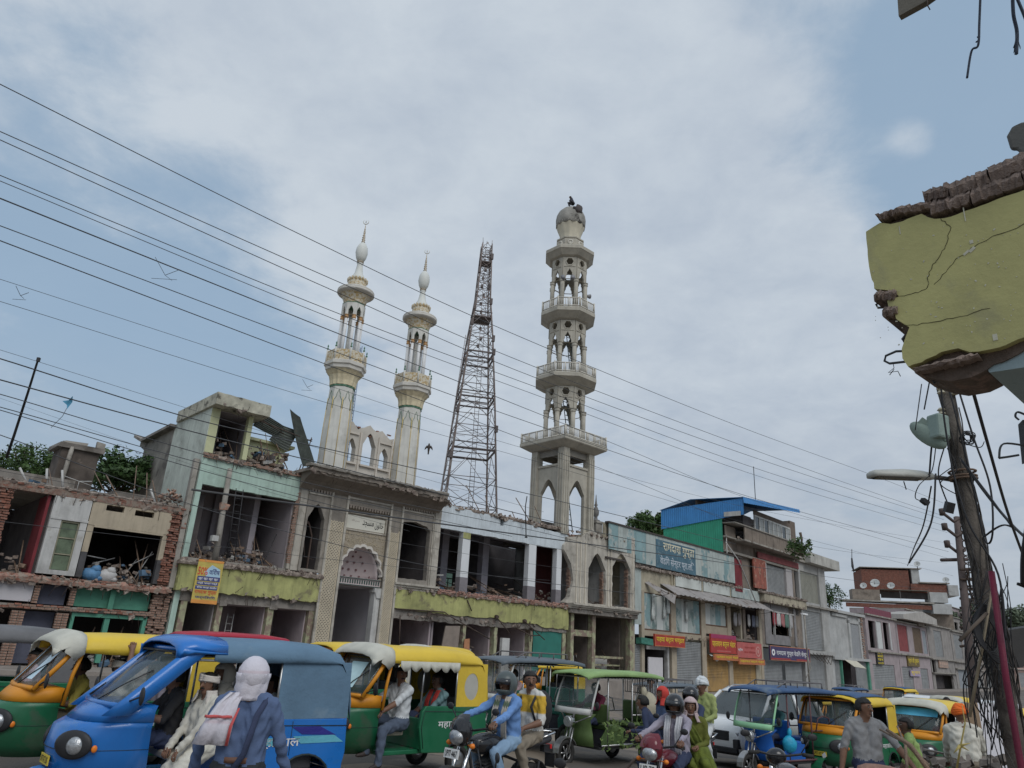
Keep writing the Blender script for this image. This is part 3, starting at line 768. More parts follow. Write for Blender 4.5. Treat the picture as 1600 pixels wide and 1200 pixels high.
 text(bn, '50%', 7.5, 7.95, 4.15, 4.5, -.484, rd); text(bn, 'विशेष', 8.02, 8.5, 4.2, 4.46, -.484, nv)
 for z, s_ in ((3.93, 'छूट छूट छूट छूट'), (3.745, 'पर्दे चादर गद्दे'), (3.56, 'सोफा कपड़ा कालीन')): text(bn, s_, 7.58, 8.48, z, z + .11, -.486, wh)
 text(bn, 'रामदास गुप्ता', 7.52, 8.52, 3.3, 3.48, -.484, rd); text(bn, 'फर्निशिंग', 7.58, 8.5, 3.1, 3.26, -.484, nv)
 b = MB(); b.tube([(7.45, -.46, 4.84), (8.7, -.4, 4.84)], .02, 5); b.build('banner_rod', iron, bn)
mint_building()

# ------------------------------------------------------------------ mosque: gate, wing, right bay
def lattice_strip(t, x0, x1, z0, z1, y):
 """raised diagonal trellis over a recessed strip"""
 b = MB(); b.box(x0, x0 + .05, y - .03, y + .04, z0, z1); b.box(x1 - .05, x1, y - .03, y + .04, z0, z1)
 w = x1 - x0 - .12; n = 4; p = w / n; k = int((z1 - z0) / p)
 for i in range(-n, k):
  for s_ in (1, -1):
   a, c = 0, n
   za = z0 + i * p; pts = []
   for j in range(n + 1):
    zz = za + j * p
    if z0 <= zz <= z1: pts.append(((x0 + .06 + j * p) if s_ > 0 else (x1 - .06 - j * p), y, zz))
   if len(pts) > 1:
    a_, c_ = Vector(pts[0]), Vector(pts[-1]); d = (c_ - a_).normalized(); nn = Vector((-d.z, 0, d.x)) * .022
    yy = Vector((0, -.015, 0)); ys = Vector((0, .03, 0))
    b.add([a_ - nn + yy, a_ + nn + yy, c_ + nn + yy, c_ - nn + yy, a_ - nn + ys, a_ + nn + ys, c_ + nn + ys, c_ - nn + ys], [(0, 1, 2, 3), (0, 1, 5, 4), (2, 3, 7, 6), (1, 2, 6, 5), (0, 3, 7, 4)])
 b.build('trellis_relief', mat('trellis_plaster', (.47, .41, .31), .9, .12, 1.5), t)

def mosque():
 t = FA.thing('mosque_gate', 'taupe mosque gateway with scalloped arch and Urdu name slab', 'mosque', 16.2)
 G = taupe
 # main front with openings
 outer = [(12.5, 4.85), (12.5, 9.55), (20.62, 9.55), (20.62, 4.85), (18.5, 4.85), (18.5, 0.0), (13.86, 0.0), (13.86, 4.85)]
 holes = [ragged(arch(12.62, 13.58, 4.98, 8.3, 7.55), .015, .2), rect(14.82, 17.62, .0001, 8.9), ragged([(18.42, 5.1), (18.42, 8.15), (19.4, 8.3), (20.2, 8.15), (20.5, 7.9), (20.5, 5.1)], .03, .25)]
 b = MB()
 # built as butted pieces round the portal
 b.prism([[(12.5, 4.85), (12.5, 9.55), (13.86, 9.55), (13.86, 4.85)], holes[0]], -.2, .15)
 b.prism([rect(13.86, 14.82, 0, 9.55)], -.2, .15)
 b.prism([rect(17.62, 18.38, 0, 9.55)], -.2, .15)
 b.prism([rect(14.82, 17.62, 8.55, 9.55)], -.2, .15)
 b.prism([[(18.38, 4.85), (18.38, 9.55), (20.62, 9.55), (20.62, 4.85)], [p for p in ragged([(18.44, 5.1), (18.44, 8.15), (19.4, 8.3), (20.2, 8.15), (20.5, 7.9), (20.5, 5.1)], .03, .25)]], -.2, .15)
 b.build('gate_wall', G, t)
 b = MB()
 for x0, x1 in ((13.78, 13.9), (14.74, 14.86), (17.56, 17.68), (18.34, 18.46)): b.box(x0, x1, -.3, -.2, 0, 9.2)
 b.box(14.86, 17.56, -.26, -.2, 8.9, 9.0); b.box(12.5, 13.78, -.27, -.2, 8.75, 8.83); b.box(18.46, 20.6, -.27, -.2, 8.8, 8.88)
 b.build('moulding', taupe_l, t)
 for a in ((13.92, 14.72, 0.1, 7.6), (17.7, 18.32, 0.1, 7.6)): lattice_strip(t, *a, -.205)
 # dentil rows
 b = MB()
 for x0, x1, z in ((12.55, 13.75, 8.9), (14.9, 17.5, 8.42), (18.5, 20.5, 8.95)):
  n = int((x1 - x0) / .17)
  for i in range(n):
   c = x0 + (i + .5) * (x1 - x0) / n
   b.prism([[(c - .06, z + .12), (c + .06, z + .12), (c + .05, z + .02), (c, z - .05), (c - .05, z + .02)]], -.29, -.2)
  b.box(x0, x1, -.3, -.2, z + .12, z + .18)
 b.build('dentil_row', mat('dentil_plaster', (.235, .20, .17), .9, .2, 2), t)
 # sunk panel above the arch
 b = MB()
 b.prism([rect(14.84, 17.6, 4.4, 8.55), rect(14.98, 17.46, 7.36, 8.12), arch(14.93, 17.5, 4.401, 6.55, 4.85, kind='multi', lobes=9)], -.02, .2)
 b.build('carved_panel', mat('carved_taupe', (.285, .245, .19), .9, .15, 1.5, (.225, .185, .145), .4), t)
 # arabesque relief: many small curls
 b = MB()
 for i in range(330):
  x, z = R.uniform(14.95, 17.5), R.uniform(5.2, 7.25)
  if ((x - 16.2) / 1.42) ** 2 + ((z - 4.7) / 2.02) ** 2 < 1: continue
  r_ = R.uniform(.04, .1); a0 = R.uniform(0, 6.28); sg = R.choice((-1, 1))
  b.tube([(x + r_ * (1 - k / 9) * math.cos(a0 + sg * k * .8), -.03, z + r_ * (1 - k / 9) * math.sin(a0 + sg * k * .8)) for k in range(7)], .012, 3, caps=False)
 b.build('arabesque_relief', mat('relief_plaster', (.47, .405, .30), .9, .1, 2), t, 'stuff')
 b = MB(); b.box(14.9, 17.54, -.08, -.02, 7.26, 7.33); b.box(14.9, 17.54, -.10, -.02, 8.18, 8.26); b.box(14.9, 14.97, -.08, -.02, 7.33, 8.18); b.box(17.47, 17.54, -.08, -.02, 7.33, 8.18)
 b.build('panel_frame', taupe_l, t)
 s_ = MB().box(14.99, 17.45, .0, .1, 7.38, 8.10).build('name_slab', mat('marble_slab', (.55, .53, .46), .6, .08, 2), t)
 ink = mat('black_ink', (.02, .02, .02), .7, 0, bump=0)
 text(s_, '\ufeaa\ufea0\ufeb4\ufee3', 16.0, 16.72, 7.55, 7.92, -.004, ink); text(s_, '\ufee5\ufeee\ufe97\ufe8e\ufea7', 16.8, 17.35, 7.5, 7.95, -.004, ink)
 pk = mat('faded_ink', (.30, .25, .22), .7, 0, bump=0)
 text(s_, '\ufdf2 \ufee2\ufeb4\ufe91', 15.3, 15.8, 7.74, 7.9, -.004, pk)
 # scalloped arch, shell vault with studs, lintel
 pinkw = mat('pinkish_white_plaster', (.42, .365, .36), .85, .1, 1.)
 b = MB(); A_ = arch(14.93, 17.5, 4.85, 6.55, 4.85, kind='multi', lobes=9)[1:-1]
 ou = [(x, z) for x, z in A_]; inn = [(16.215 + (x - 16.215) * .93, 4.85 + (z - 4.85) * .92) for x, z in A_]
 for i in range(len(A_) - 1):
  a, c, d, e = ou[i], ou[i + 1], inn[i + 1], inn[i]
  b.add([(p[0], y, p[1]) for y in (-.08, .2) for p in (a, c, d, e)], [(0, 1, 2, 3), (3, 2, 6, 7), (0, 1, 5, 4), (4, 5, 6, 7)])
 b.build('scalloped_rim', mat('rim_plaster', (.48, .45, .41), .85, .1, 1.5), t)
 b = MB(); rings = []
 for i in range(9):
  th = i / 8 * math.pi / 2
  rings.append([Vector((16.215 - 1.22 * math.cos(a) * math.cos(th) , .15 + 1.15 * math.sin(th), 4.85 + 1.62 * math.sin(a) * (math.cos(th) ** .8 if math.cos(th) > 1e-6 else 0))) for a in [math.pi * k / 18 for k in range(19)]])
 b.loft(rings); v_ = b.build('shell_vault', pinkw, t, thick=.04)
 b = MB()
 for z, n in ((5.0, 6), (5.35, 5), (5.72, 4), (6.02, 3), (6.25, 1)):
  for k in range(n):
   a = (k - (n - 1) / 2) * .42; zz = (z - 4.85) / 1.62
   hw = 1.22 * math.sqrt(max(0, 1 - zz * zz)); x = a
   if abs(x) > hw: continue
   y = .15 + 1.15 * math.sqrt(max(0, 1 - (x / 1.22) ** 2 - zz * zz))
   b.disc((16.215 + x, y - .05, z), (0, -1, 0), .06, .05, 6)
 b.build('vault_stud', mat('stud_maroon', (.16, .09, .09), .9, .1), t)
 b = MB(); b.box(14.9, 17.5, -.12, 1.5, 4.42, 4.5); b.box(14.9, 17.5, -.1, 1.5, 4.5, 4.78); b.box(14.9, 17.5, -.14, 1.5, 4.78, 4.85)
 b.build('lintel', pinkw, t)
 b = MB(); b.box(14.9, 17.5, -.15, -.121, 4.44, 4.48); b.box(14.9, 17.5, -.17, -.141, 4.80, 4.835)
 for i in range(17): b.box(15.0 + i * .147, 15.07 + i * .147, -.125, -.1, 4.55, 4.74)
 b.build('lintel_trim', mat('green_black_trim', (.03, .06, .05), .7, .1), t)
 b = MB(); b.box(17.2, 17.55, -.16, .3, 0, 4.42); b.box(17.12, 17.58, -.2, .3, 4.2, 4.42); b.prism([[(17.1, 4.42), (17.3, 3.9), (17.55, 3.9), (17.6, 4.42)]], -.22, -.16); b.build('white_jamb', white_w, t)
 b = MB(); room(b, 14.86, 17.6, .3, 5.5, .12, 4.4, floor=False, left=False); b.box(14.9, 15.2, .3, 5.4, .12, 4.4); b.build('passage_wall', mat('lilac_white', (.46, .44, .465), .9, .1, .8), t)
 b = MB(); b.box(15.22, 15.3, .4, 2.0, .12, 2.6); b.box(15.15, 15.6, 2.2, 3.0, .12, 2.2); b.build('doorway_shade', int_d, t)  # dark slabs: the shade of a doorway is put into their colour
 # rough slab over the gate
 top = ragged([(11.75, 9.72), (11.9, 9.95), (14, 10.05), (17, 10.1), (20.68, 10.08), (20.68, 9.72)], .04, .22)
 b = MB(); b.prism([top], -1.35, 3.2); b.build('gate_slab', mat('rough_slab', (.19, .165, .14), .95, .35, 1.3, (.13, .115, .1), .4, .4, .8), t)
 b = MB()
 for i in range(21):
  x = 11.9 + i * .43; b.prism([[(-.2, 8.95), (-.2, 9.715), (-1.3, 9.715), (-1.25, 9.6), (-.7, 9.35)]], x, x + .42, ax='yz')
 b.build('slab_bracket', mat('soffit_taupe', (.17, .145, .12), .95, .2, 1.2), t)
 rubble_line(t, 11.7, 20.7, -1.45, -.9, 9.98, .12, 'slab_rubble', m=concrete)
 # interiors behind
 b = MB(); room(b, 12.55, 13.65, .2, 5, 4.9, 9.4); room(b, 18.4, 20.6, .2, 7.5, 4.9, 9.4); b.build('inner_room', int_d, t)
 b = MB(); b.box(19.15, 19.5, 1.8, 2.2, 4.95, 8.9); b.box(18.7, 18.95, 4.2, 4.5, 4.95, 8.9); b.build('inner_pillar', mat('pale_violet_pillar', (.33, .30, .34), .85, .15), t)
 b = MB()
 pts = [(12.9, .6, 5.0 + 3.1 * math.sin(math.pi * k / 12) ** .8) for k in range(13)]
 b.prism([arch(12.75, 13.5, 5.0, 7.5, 6.8), arch(12.82, 13.43, 5.001, 7.38, 6.75)], .7, .78); b.tube([(12.7, .1, 6.6), (12.95, .2, 5.6), (13.5, .2, 5.5)], .015, 4)
 b.build('inner_arch', mat('dark_brown_trim', (.10, .07, .06), .8), t)
 # pillar between gate and wing
 b = MB(); b.prism([ragged(rect(20.62, 21.18, 4.75, 9.98), .012, .4)], -.25, .3); b.box(20.7, 21.1, -.3, -.25, 4.8, 9.6); b.build('pilaster', taupe_l, t)
 b = MB(); b.box(18.3, 21.3, -.32, .2, 4.62, 4.74); b.box(18.3, 21.35, -.42, .2, 4.74, 4.85); b.box(18.3, 21.3, -.24, .2, 4.5, 4.62); b.build('cornice', taupe_l, t)

 # ---- wing
 w = FA.thing('mosque_wing', 'open upper prayer hall with pale blue band, lime ledge and gutted shops below', 'mosque wing', 26.5)
 b = MB(); b.prism([ragged([(21.18, 8.28), (21.18, 9.75), (24, 9.66), (26.1, 9.62), (26.12, 9.1), (26.4, 9.1), (26.42, 9.6), (32.6, 9.35), (32.5, 8.9), (32.3, 8.28)], .025, .35)], -.02, .3); b.build('blue_white_band', bluewhite, w)
 rubble_line(w, 21.2, 32.4, .0, 1.2, 9.6, .16, 'roof_rubble', h2=.22)
 b = MB(); b.box(21.2, 33, .31, 9, 9.2, 9.5); b.box(20.6, 33, .0, 9, 4.5, 4.74); b.build('floor_slab', mat('dark_slab', (.15, .13, .12), .95, .3, 1.), w)
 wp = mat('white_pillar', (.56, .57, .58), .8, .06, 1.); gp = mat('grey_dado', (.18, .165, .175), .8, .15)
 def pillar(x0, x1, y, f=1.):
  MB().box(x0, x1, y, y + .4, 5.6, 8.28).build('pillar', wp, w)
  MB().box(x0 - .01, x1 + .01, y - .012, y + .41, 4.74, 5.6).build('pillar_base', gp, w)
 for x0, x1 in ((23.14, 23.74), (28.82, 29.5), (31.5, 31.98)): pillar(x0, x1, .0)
 dp = mat('shaded_pillar', (.30, .285, .32), .85, .12)  # darker copy of the white pillar: hall shade is put into the colour
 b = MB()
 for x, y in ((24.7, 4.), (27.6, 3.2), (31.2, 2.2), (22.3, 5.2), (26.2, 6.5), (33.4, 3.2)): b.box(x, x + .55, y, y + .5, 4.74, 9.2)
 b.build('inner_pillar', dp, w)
 MB().box(23.15, 23.73, -.014, -.002, 7.9, 8.26).build('green_patch', lime, w)
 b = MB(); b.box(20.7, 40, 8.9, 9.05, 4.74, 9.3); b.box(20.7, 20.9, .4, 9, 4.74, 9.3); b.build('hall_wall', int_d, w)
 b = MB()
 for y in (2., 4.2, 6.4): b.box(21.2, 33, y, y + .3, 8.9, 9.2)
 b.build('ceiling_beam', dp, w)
 # stained windows at the back of the hall
 for x0, x1, z0, z1 in ((28.6, 29.5, 4.9, 6.7), (22.3, 23.0, 5.4, 6.4), (24.6, 25.3, 5.2, 6.2)):
  f = MB(); f.prism([rect(x0, x1, z0, z1), rect(x0 + .05, (x0 + x1) / 2 - .03, z0 + .05, z1 - .45), rect((x0 + x1) / 2 + .03, x1 - .05, z0 + .05, z1 - .45), rect(x0 + .05, x1 - .05, z1 - .38, z1 - .05)], 8.6, 8.7)
  q = f.build('window', iron, w)
  MB().box(x0 + .02, x1 - .02, 8.64, 8.66, z0 + .02, z1 - .02).build('patterned_glass', mat('green_stained_glass', (.20, .33, .28), .4, .5, 14, (.05, .07, .06), .45, emit=((.25, .42, .36), .16)), q)  # light coming through the glass is put in as a faint glow
 # floor edge in broken brick
 B = Bricks(w, mat('pinkish_brick', (.33, .19, .155), .92, .35, 4, (.25, .2, .17), .4), 200)
 for k in range(2): B.row(21.5, 32.6, -.3 + .04 * k, 4.62 + .09 * k, miss=.08 + .2 * k, jy=.05)
 B.flush()
 rubble_line(w, 21.3, 32.6, -.34, .2, 4.48, .17, 'ledge_rubble', mat('rubble_red', (.27, .15, .115)))
 b = MB(); b.prism([ragged([(18.46, 3.5), (18.46, 4.5), (32.55, 4.42), (32.55, 3.1), (30, 3.15), (29.6, 3.3), (26.5, 3.25), (26.0, 3.45), (23, 3.35)], .05, .25)], -.26, .1); b.build('lime_band', lime, w)
 b = MB(); b.prism([ragged([(18.5, 2.95), (18.5, 3.6), (32.5, 3.4), (32.5, 2.9)], .05, .3)], -.16, .2); b.build('raw_band', dirty, w)
 b = MB()
 for x, w_ in ((23.6, .22), (26.1, .25), (29.1, .3), (32.2, .3)): b.prism([ragged(rect(x, x + w_, 0, 3.0), .03, .3)], -.1, .3)
 b.build('shop_post', mat('chipped_post', (.30, .30, .19)), w)
 rooms = ((18.7, 21.4, mauve), (21.7, 23.6, mat('violet_grey_plaster', (.30, .265, .275))), (23.85, 26.0, mauve), (26.4, 29.0, mauve), (29.4, 32.2, int_d))
 for xa, xb, m_ in rooms:
  b = MB(); room(b, xa, xb, .3, 4, .12, 3.0, floor=False); b.build('shop_room', m_, w)
 b = MB(); b.box(18.7, 20.6, 3.4, 3.9, .12, 2.9); b.box(21.8, 23.2, 3.5, 3.9, .12, 2.7); b.box(24.2, 25.0, 3.5, 3.9, .1, 2.4); b.build('recess_shade', int_d, w)  # dark blocks again: shade at the shop backs, put into the colour
 MB().prism([[(29.45, .5), (29.5, 2.92), (32.12, 2.9), (32.1, .4)]], -.08, -.04).build('green_sheet', tealp, w)
 b = MB(); b.prism([[(21.55, .3), (21.9, 2.75), (22.95, 2.8), (22.85, .3)]], -.6, -.52);
 FA.solo(b, 'leaning_board', mat('brown_board', (.20, .165, .14), .85, .2), 'tall brown board leaning against a post of the gutted shops', 'board')
 b = MB(); b.prism([[(23.6, .2), (23.6, 2.1), (24.0, 2.15), (24.1, .2)]], -.3, -.25); FA.solo(b, 'orange_board', mat('orange_board', (.36, .17, .09), .8, .3, 3), 'short orange red board standing by the yellow post', 'board')
 b = MB(); b.box(25.4, 26.0, -1.6, -1.4, .15, 2.3); FA.solo(b, 'white_board', white_w, 'upright white panel standing before the gutted shops', 'panel')
 b = MB()
 for p in (((20.8, -.35, 3.35), (22.2, -.5, 3.3), (25.2, -.7, 2.2)), ((18.6, -.3, 3.45), (21.9, -.35, 3.5), (22.2, -.5, 3.3)), ((25.9, -.4, 3.5), (26.9, -.6, 2.6)), ((28.3, -.4, 3.4), (29.9, -.7, 2.35)), ((27.6, -.3, 3.0), (28.7, -.6, 2.55), (29.6, -.5, 2.6)), ((23.6, -.3, 4.3), (23.9, -.4, 3.7)), ((28.9, -.3, 3.4), (28.95, -.35, 2.2)), ((18.9, -.3, 3.1), (19.0, -.35, 1.6))): b.tube(p, .035, 5)
 for x, z in ((20.8, 3.3), (26, 3.5), (28.4, 3.4), (29.0, 2.9)): b.cbox((x, -.35, z), (.2, .12, .2), j=.05)
 b.build('bent_rebar', iron, w)
 b = MB()
 for i in range(26):
  x = R.uniform(21.4, 32); y = R.uniform(0, .9); z = 9.65; a = R.uniform(-1, 1); b.tube([(x, y, z), (x + a * .3, y, z + R.uniform(.05, .25)), (x + a * .8, y - .1, z + R.uniform(-.1, .3))], .012, 3)
 b.build('rebar_tangle', iron, w, 'stuff')
 b = MB(); b.tube([(28.1, -.4, 8.6), (28.0, -.3, 10.6), (28.1, -.3, 11.3)], .035, 5); b.cbox((28.1, -.4, 8.6), (.15, .1, .1)); FA.solo(b, 'thin_mast', rod_m, 'short thin black rod standing at the pale blue band', 'rod')

 clutter(w, 21.5, 32.2, .3, 6, 4.76, 150); clutter(w, 18.8, 32, .4, 3, .12, 200, hmax=1.6); clutter(w, 21.3, 32, 0, 1.5, 9.6, 70, 'roof_clutter', .25)
 fringe_bits(w, 18.5, 32.4, -.3, 4.55, 50); fringe_bits(w, 18.5, 32.4, -.15, 3.2, 44); fringe_bits(w, 21.2, 32.3, -.05, 9.62, 20); fringe_bits(t, 11.8, 20.6, -1.35, 9.72, 26)
 # ---- right bay
 q = FA.thing('mosque_side_bay', 'pale taupe bay with broken pointed arches at the right end of the mosque', 'mosque bay', 36)
 out = ragged([(31.98, 4.8), (32.6, 5.2), (32.95, 6.3), (32.7, 7.4), (31.9, 8.3), (31.95, 8.6), (32.3, 8.9), (32.2, 9.2), (33.2, 9.35), (34.0, 9.4), (34.9, 10.2), (35.1, 9.95), (36.1, 9.65), (37.6, 9.95), (39.8, 10.1), (39.8, 4.8)], .05, .25, keep=(14,))
 h1 = ragged(arch(34.5, 36.4, 4.95, 8.45, 7.3), .04, .25); h2 = ragged(arch(37.15, 39.25, 4.95, 8.75, 7.7), .05, .25)
 b = MB(); b.prism([out, h1, h2], -.25, .1); b.build('arch_wall', taupe_l, q)
 b = MB()
 for x in (33.2, 33.6, 34.1, 36.6, 36.95, 39.45): b.box(x, x + .09, -.31, -.25, 4.9, 9.1)
 b.build('fluting', mat('fluting_plaster', (.50, .455, .38), .88, .12), q)
 B = Bricks(q, brick_d, 150)
 for x, zz in ((32.85, np.arange(5.0, 7.6, .1)), (36.35, np.arange(5.0, 7.3, .1)), (39.2, np.arange(5.0, 7.8, .1))):
  for z in zz: B.put(x + R.uniform(-.04, .06), .12, z, (.16, .3, .08), R.uniform(-.2, .2))
 for k in range(2): B.row(32.2, 35, .1, 9.35 + .09 * k, jy=.2, miss=.3, rz=.6)
 B.flush()
 b = MB(); b.prism([[(.1, 4.8), (.1, 10.0), (7, 10.0), (7, 4.8)], [(1.0, 5.2), (1.0, 8.8), (5.5, 8.8), (5.5, 5.2)]], 39.55, 39.8, ax='yz'); b.box(34.2, 34.45, .1, 7, 4.8, 9.5); b.box(36.6, 36.8, .1, 7, 4.8, 9.6); b.box(34.2, 39.8, 6.8, 7, 4.8, 9.8)
 b.build('side_wall', white_w, q)
 b = MB(); b.box(32.3, 39.5, .2, 7, 9.0, 9.2); b.box(32.5, 39.75, .1, 7, 4.5, 4.8); b.build('slab', concrete, q)
 b = MB(); b.box(34.46, 34.75, .15, .6, 4.95, 8.2); b.box(36.85, 37.2, .2, .7, 4.95, 8.2); b.build('white_inner_pillar', wp, q)
 MB().box(34.46, 36.5, 4.5, 4.6, 4.95, 9).build('inner_screen', mat('warm_grey', (.30, .25, .24), .9), q)
 MB().box(32.4, 34.1, 3, 3.1, 4.9, 9).build('maroon_screen', mat('dark_maroon', (.11, .035, .035), .9), q)
 # green turned ornament in the right arch
 b = MB(); b.lathe([(.05, 5.4), (.16, 5.5), (.1, 5.8), (.2, 6.1), (.24, 6.4), (.1, 6.6), (.2, 6.9), (.12, 7.2), (.2, 7.5), (.05, 7.8), (.02, 8.0)], (37.7, .7), 10, sm=True)
 for k in range(5): b.tube([(37.7, .7, 5.6 + k * .45), (37.45, .6, 5.8 + k * .45), (37.7, .7, 5.95 + k * .45)], .025, 4); b.tube([(37.7, .7, 5.6 + k * .45), (37.95, .6, 5.8 + k * .45), (37.7, .7, 5.95 + k * .45)], .025, 4)
 FA.solo(b, 'green_finial', mat('sea_green_paint', (.06, .22, .20), .5, .2), 'dark green turned ornament hanging inside the rightmost arch', 'ornament')
 b = MB(); b.box(32.4, 39.9, -.75, .1, 4.62, 4.72); b.box(32.4, 40.0, -.85, .1, 4.72, 4.82); b.box(32.4, 39.8, -.6, .1, 4.5, 4.62)
 b.build('cornice', taupe_l, q)
 b = MB(); b.box(32.5, 39.8, -.5, .2, 4.2, 4.5); b.build('soffit_beam', dirty, q)
 b = MB()
 for x0, x1 in ((33.0, 33.3), (35.2, 35.55), (39.4, 39.8)): b.box(x0, x1, -.1, .3, 0, 4.2)
 b.box(33.3, 35.2, -.05, .2, 2.75, 3.15); b.box(35.55, 39.4, .5, .7, 1.4, 1.55); b.box(33.3, 39.4, .8, .9, .9, 1.0)
 b.build('shop_post', mat('chipped_post', (.30, .30, .19)), q)
 b = MB(); room(b, 33.2, 35.2, .4, 4, .12, 4.2, floor=False); room(b, 35.5, 39.4, .9, 4.5, .12, 4.2, floor=False); b.build('shop_room', mat('brown_room', (.15, .125, .11), .9, .2), q)
 b = MB(); b.box(35.8, 38.4, 1.2, 1.3, .12, 1.35); b.box(33.5, 34.6, 1.0, 1.1, .12, 1.5); b.build('pale_counter', white_w, q)
 clutter(q, 33.3, 39.2, .5, 3, .1, 90, hmax=1.5); clutter(q, 34.6, 39, .5, 4, 4.85, 40); fringe_bits(q, 32.5, 39.6, -.6, 4.5, 20); fringe_bits(q, 32.5, 39.6, -.3, 9.7, 16)
 # small spire beside the bay
 s = FA.thing('small_spire', 'small grey turned spire on the roof right of the tall minaret', 'spire', 36.9, 1.2, 9.4)
 b = MB(); b.box(36.55, 37.25, .85, 1.55, 9.4, 10.9); b.box(36.48, 37.32, .78, 1.62, 10.9, 11.05); b.build('spire_base', concrete, s)
 b = MB(); b.lathe([(.3, 11.05), (.32, 11.15), (.15, 11.2), (.12, 11.4), (.22, 11.55), (.25, 11.8), (.14, 12.1), (.08, 12.2), (.14, 12.3), (.08, 12.42), (.05, 12.7), (.02, 13.1)], (36.9, 1.2), 12, sm=True); b.build('spire_finial', mat('dark_grey_stone', (.16, .155, .15), .9, .3), s)
 b = MB(); b.box(33.5, 36.4, 4, 6, 9.2, 10.9); b.box(31.5, 36, 2.6, 3, 9.2, 9.9); b.build('roof_block', dirty, q)
mosque()

# ------------------------------------------------------------------ the two white minarets and the arched screen
def octa(b, prof, c, n=8, a0=None, sm=False): b.lathe(prof, c, n, rad(22.5) if a0 is None else a0, sm=sm)

def minaret(s, label):
 c = FA.P(s, 2.0); C0 = (0, 0)
 t = thing('minaret', label, 'minaret', (c.x, c.y, 9.9), 0, 'twin white minarets', off=(0, 0, 9.9))
 wh = mat('white_marble_paint', (.54, .53, .49), .75, .12, 1.2, (.38, .37, .33), .32, .4, .1, streak=.35)
 gold = mat('gold_ornament', (.40, .29, .14), .6, .35, 9, (.52, .48, .39), .52, bump=.6, bsc=18)
 grn = mat('green_line', (.08, .17, .11), .7, .1)
 b = MB(); octa(b, [(.80, 9.9), (.78, 13.0), (.72, 15.6), (.70, 15.62)], C0); b.build('shaft', wh, t)
 b = MB()
 for k in range(8):
  a = rad(22.5) + k * math.pi / 4
  b.tube([(r_ * math.cos(a), r_ * math.sin(a), z) for r_, z in ((.797, 10), (.777, 13), (.735, 14.9))], .028, 4)
 b.build('gold_rib', mat('yellow_gold_line', (.50, .38, .17), .7, .2), t)
 b = MB(); octa(b, [(.74, 15.58), (.76, 15.6), (.76, 15.68), (.72, 15.7)], C0)
 for k in range(8):  # line drawn pointed panels below the neck
  a = k * math.pi / 4; rr = .765
  d = Vector((math.cos(a), math.sin(a), 0)); e = Vector((-d.y, d.x, 0))
  def P(u_, z): return d * (.755 - (z - 14) * .018) * math.cos(math.pi / 8) * 1.015 + e * u_ + Vector((0, 0, z))
  b.tube([P(-.24, 14.2), P(-.24, 14.7), P(-.1, 14.95), P(-.1, 15.1), P(0, 15.35), P(.1, 15.1), P(.1, 14.95), P(.24, 14.7), P(.24, 14.2)], .016, 3)
 b.build('green_trim', grn, t)
 # fluted flare
 b = MB(); n = 32; prof = [(.74, 15.7), (.76, 16.0), (.84, 16.3), (1.0, 16.5), (1.05, 16.55)]
 rings = [[Vector((r_ * (1 + (.045 if j % 2 else -.03)) * math.cos(2 * math.pi * j / n), r_ * (1 + (.045 if j % 2 else -.03)) * math.sin(2 * math.pi * j / n), z)) for j in range(n)] for r_, z in prof]
 b.loft(rings, closed=True, sm=False, caps=True); b.build('fluted_neck', mat('ivory_gold', (.55, .48, .33), .7, .15, 3, (.48, .36, .18), .3), t)
 b = MB(); octa(b, [(1.02, 16.55), (1.16, 16.62), (1.18, 16.8), (1.27, 16.86), (1.27, 17.05), (1.2, 17.1)], C0); b.build('balcony_slab', mat('cornice_grey_white', (.50, .48, .44), .8, .12), t)
 for k in range(8):
  a = k * math.pi / 4; mx = Matrix.Rotation(a, 4, 'Z'); w_ = 1.13 * math.tan(math.pi / 8)
  b = MB(); b.box(1.06, 1.10, -w_ + .07, w_ - .07, 17.1, 17.75, mx=mx); b.build('balcony_panel', gold, t)
 b = MB()
 for k in range(8):
  a = rad(22.5) + k * math.pi / 4; x, y = 1.17 * math.cos(a), 1.17 * math.sin(a)
  b.tube([(x, y, 17.08), (x, y, 17.85)], .06, 6)
 b.build('balcony_post', wh, t)
 b = MB()
 for k in range(8):
  a = rad(22.5) + k * math.pi / 4; x, y = 1.17 * math.cos(a), 1.17 * math.sin(a)
  b.lathe([(.02, 17.85), (.07, 17.92), (.02, 18.02), (.05, 18.1), (.01, 18.2)], (x, y), 6)
 b.build('post_knob', grn, t)
 # lantern stage: eight slender columns round a core with arches on top
 for k in range(8):
  a = rad(22.5) + k * math.pi / 4; x, y = .6 * math.cos(a), .6 * math.sin(a)
  b = MB(); b.tube([(x, y, 17.05), (x, y, 20.0)], .095, 8); b.build('column', mat('column_white', (.58, .58, .58), .7, .06), t)
 b = MB()
 for k in range(8):
  a = rad(22.5) + k * math.pi / 4; x, y = .6 * math.cos(a), .6 * math.sin(a); b.lathe([(.1, 19.95), (.13, 20.0), (.13, 20.08), (.1, 20.12), (.14, 20.2)], (x, y), 8)
 b.build('capital', mat('capital_gold', (.42, .25, .12), .7, .2), t)
 b = MB(); b.tube([(0, 0, 17), (0, 0, 20.2)], .16, 8)
 b.build('core_post', wh, t)
 for k in range(8):
  a = k * math.pi / 4; mx = Matrix.Rotation(a - math.pi / 2, 4, 'Z'); w_ = .66 * math.tan(math.pi / 8)
  b = MB(); b.prism([[(-w_, 20.2), (-w_, 21.0), (w_, 21.0), (w_, 20.2)], arch(-w_ * .55, w_ * .55, 20.201, 20.78, 20.5, n=4)], .58, .66); b.v = [tuple(mx @ Vector(v)) for v in b.v]
  b.build('arch_panel', wh, t)
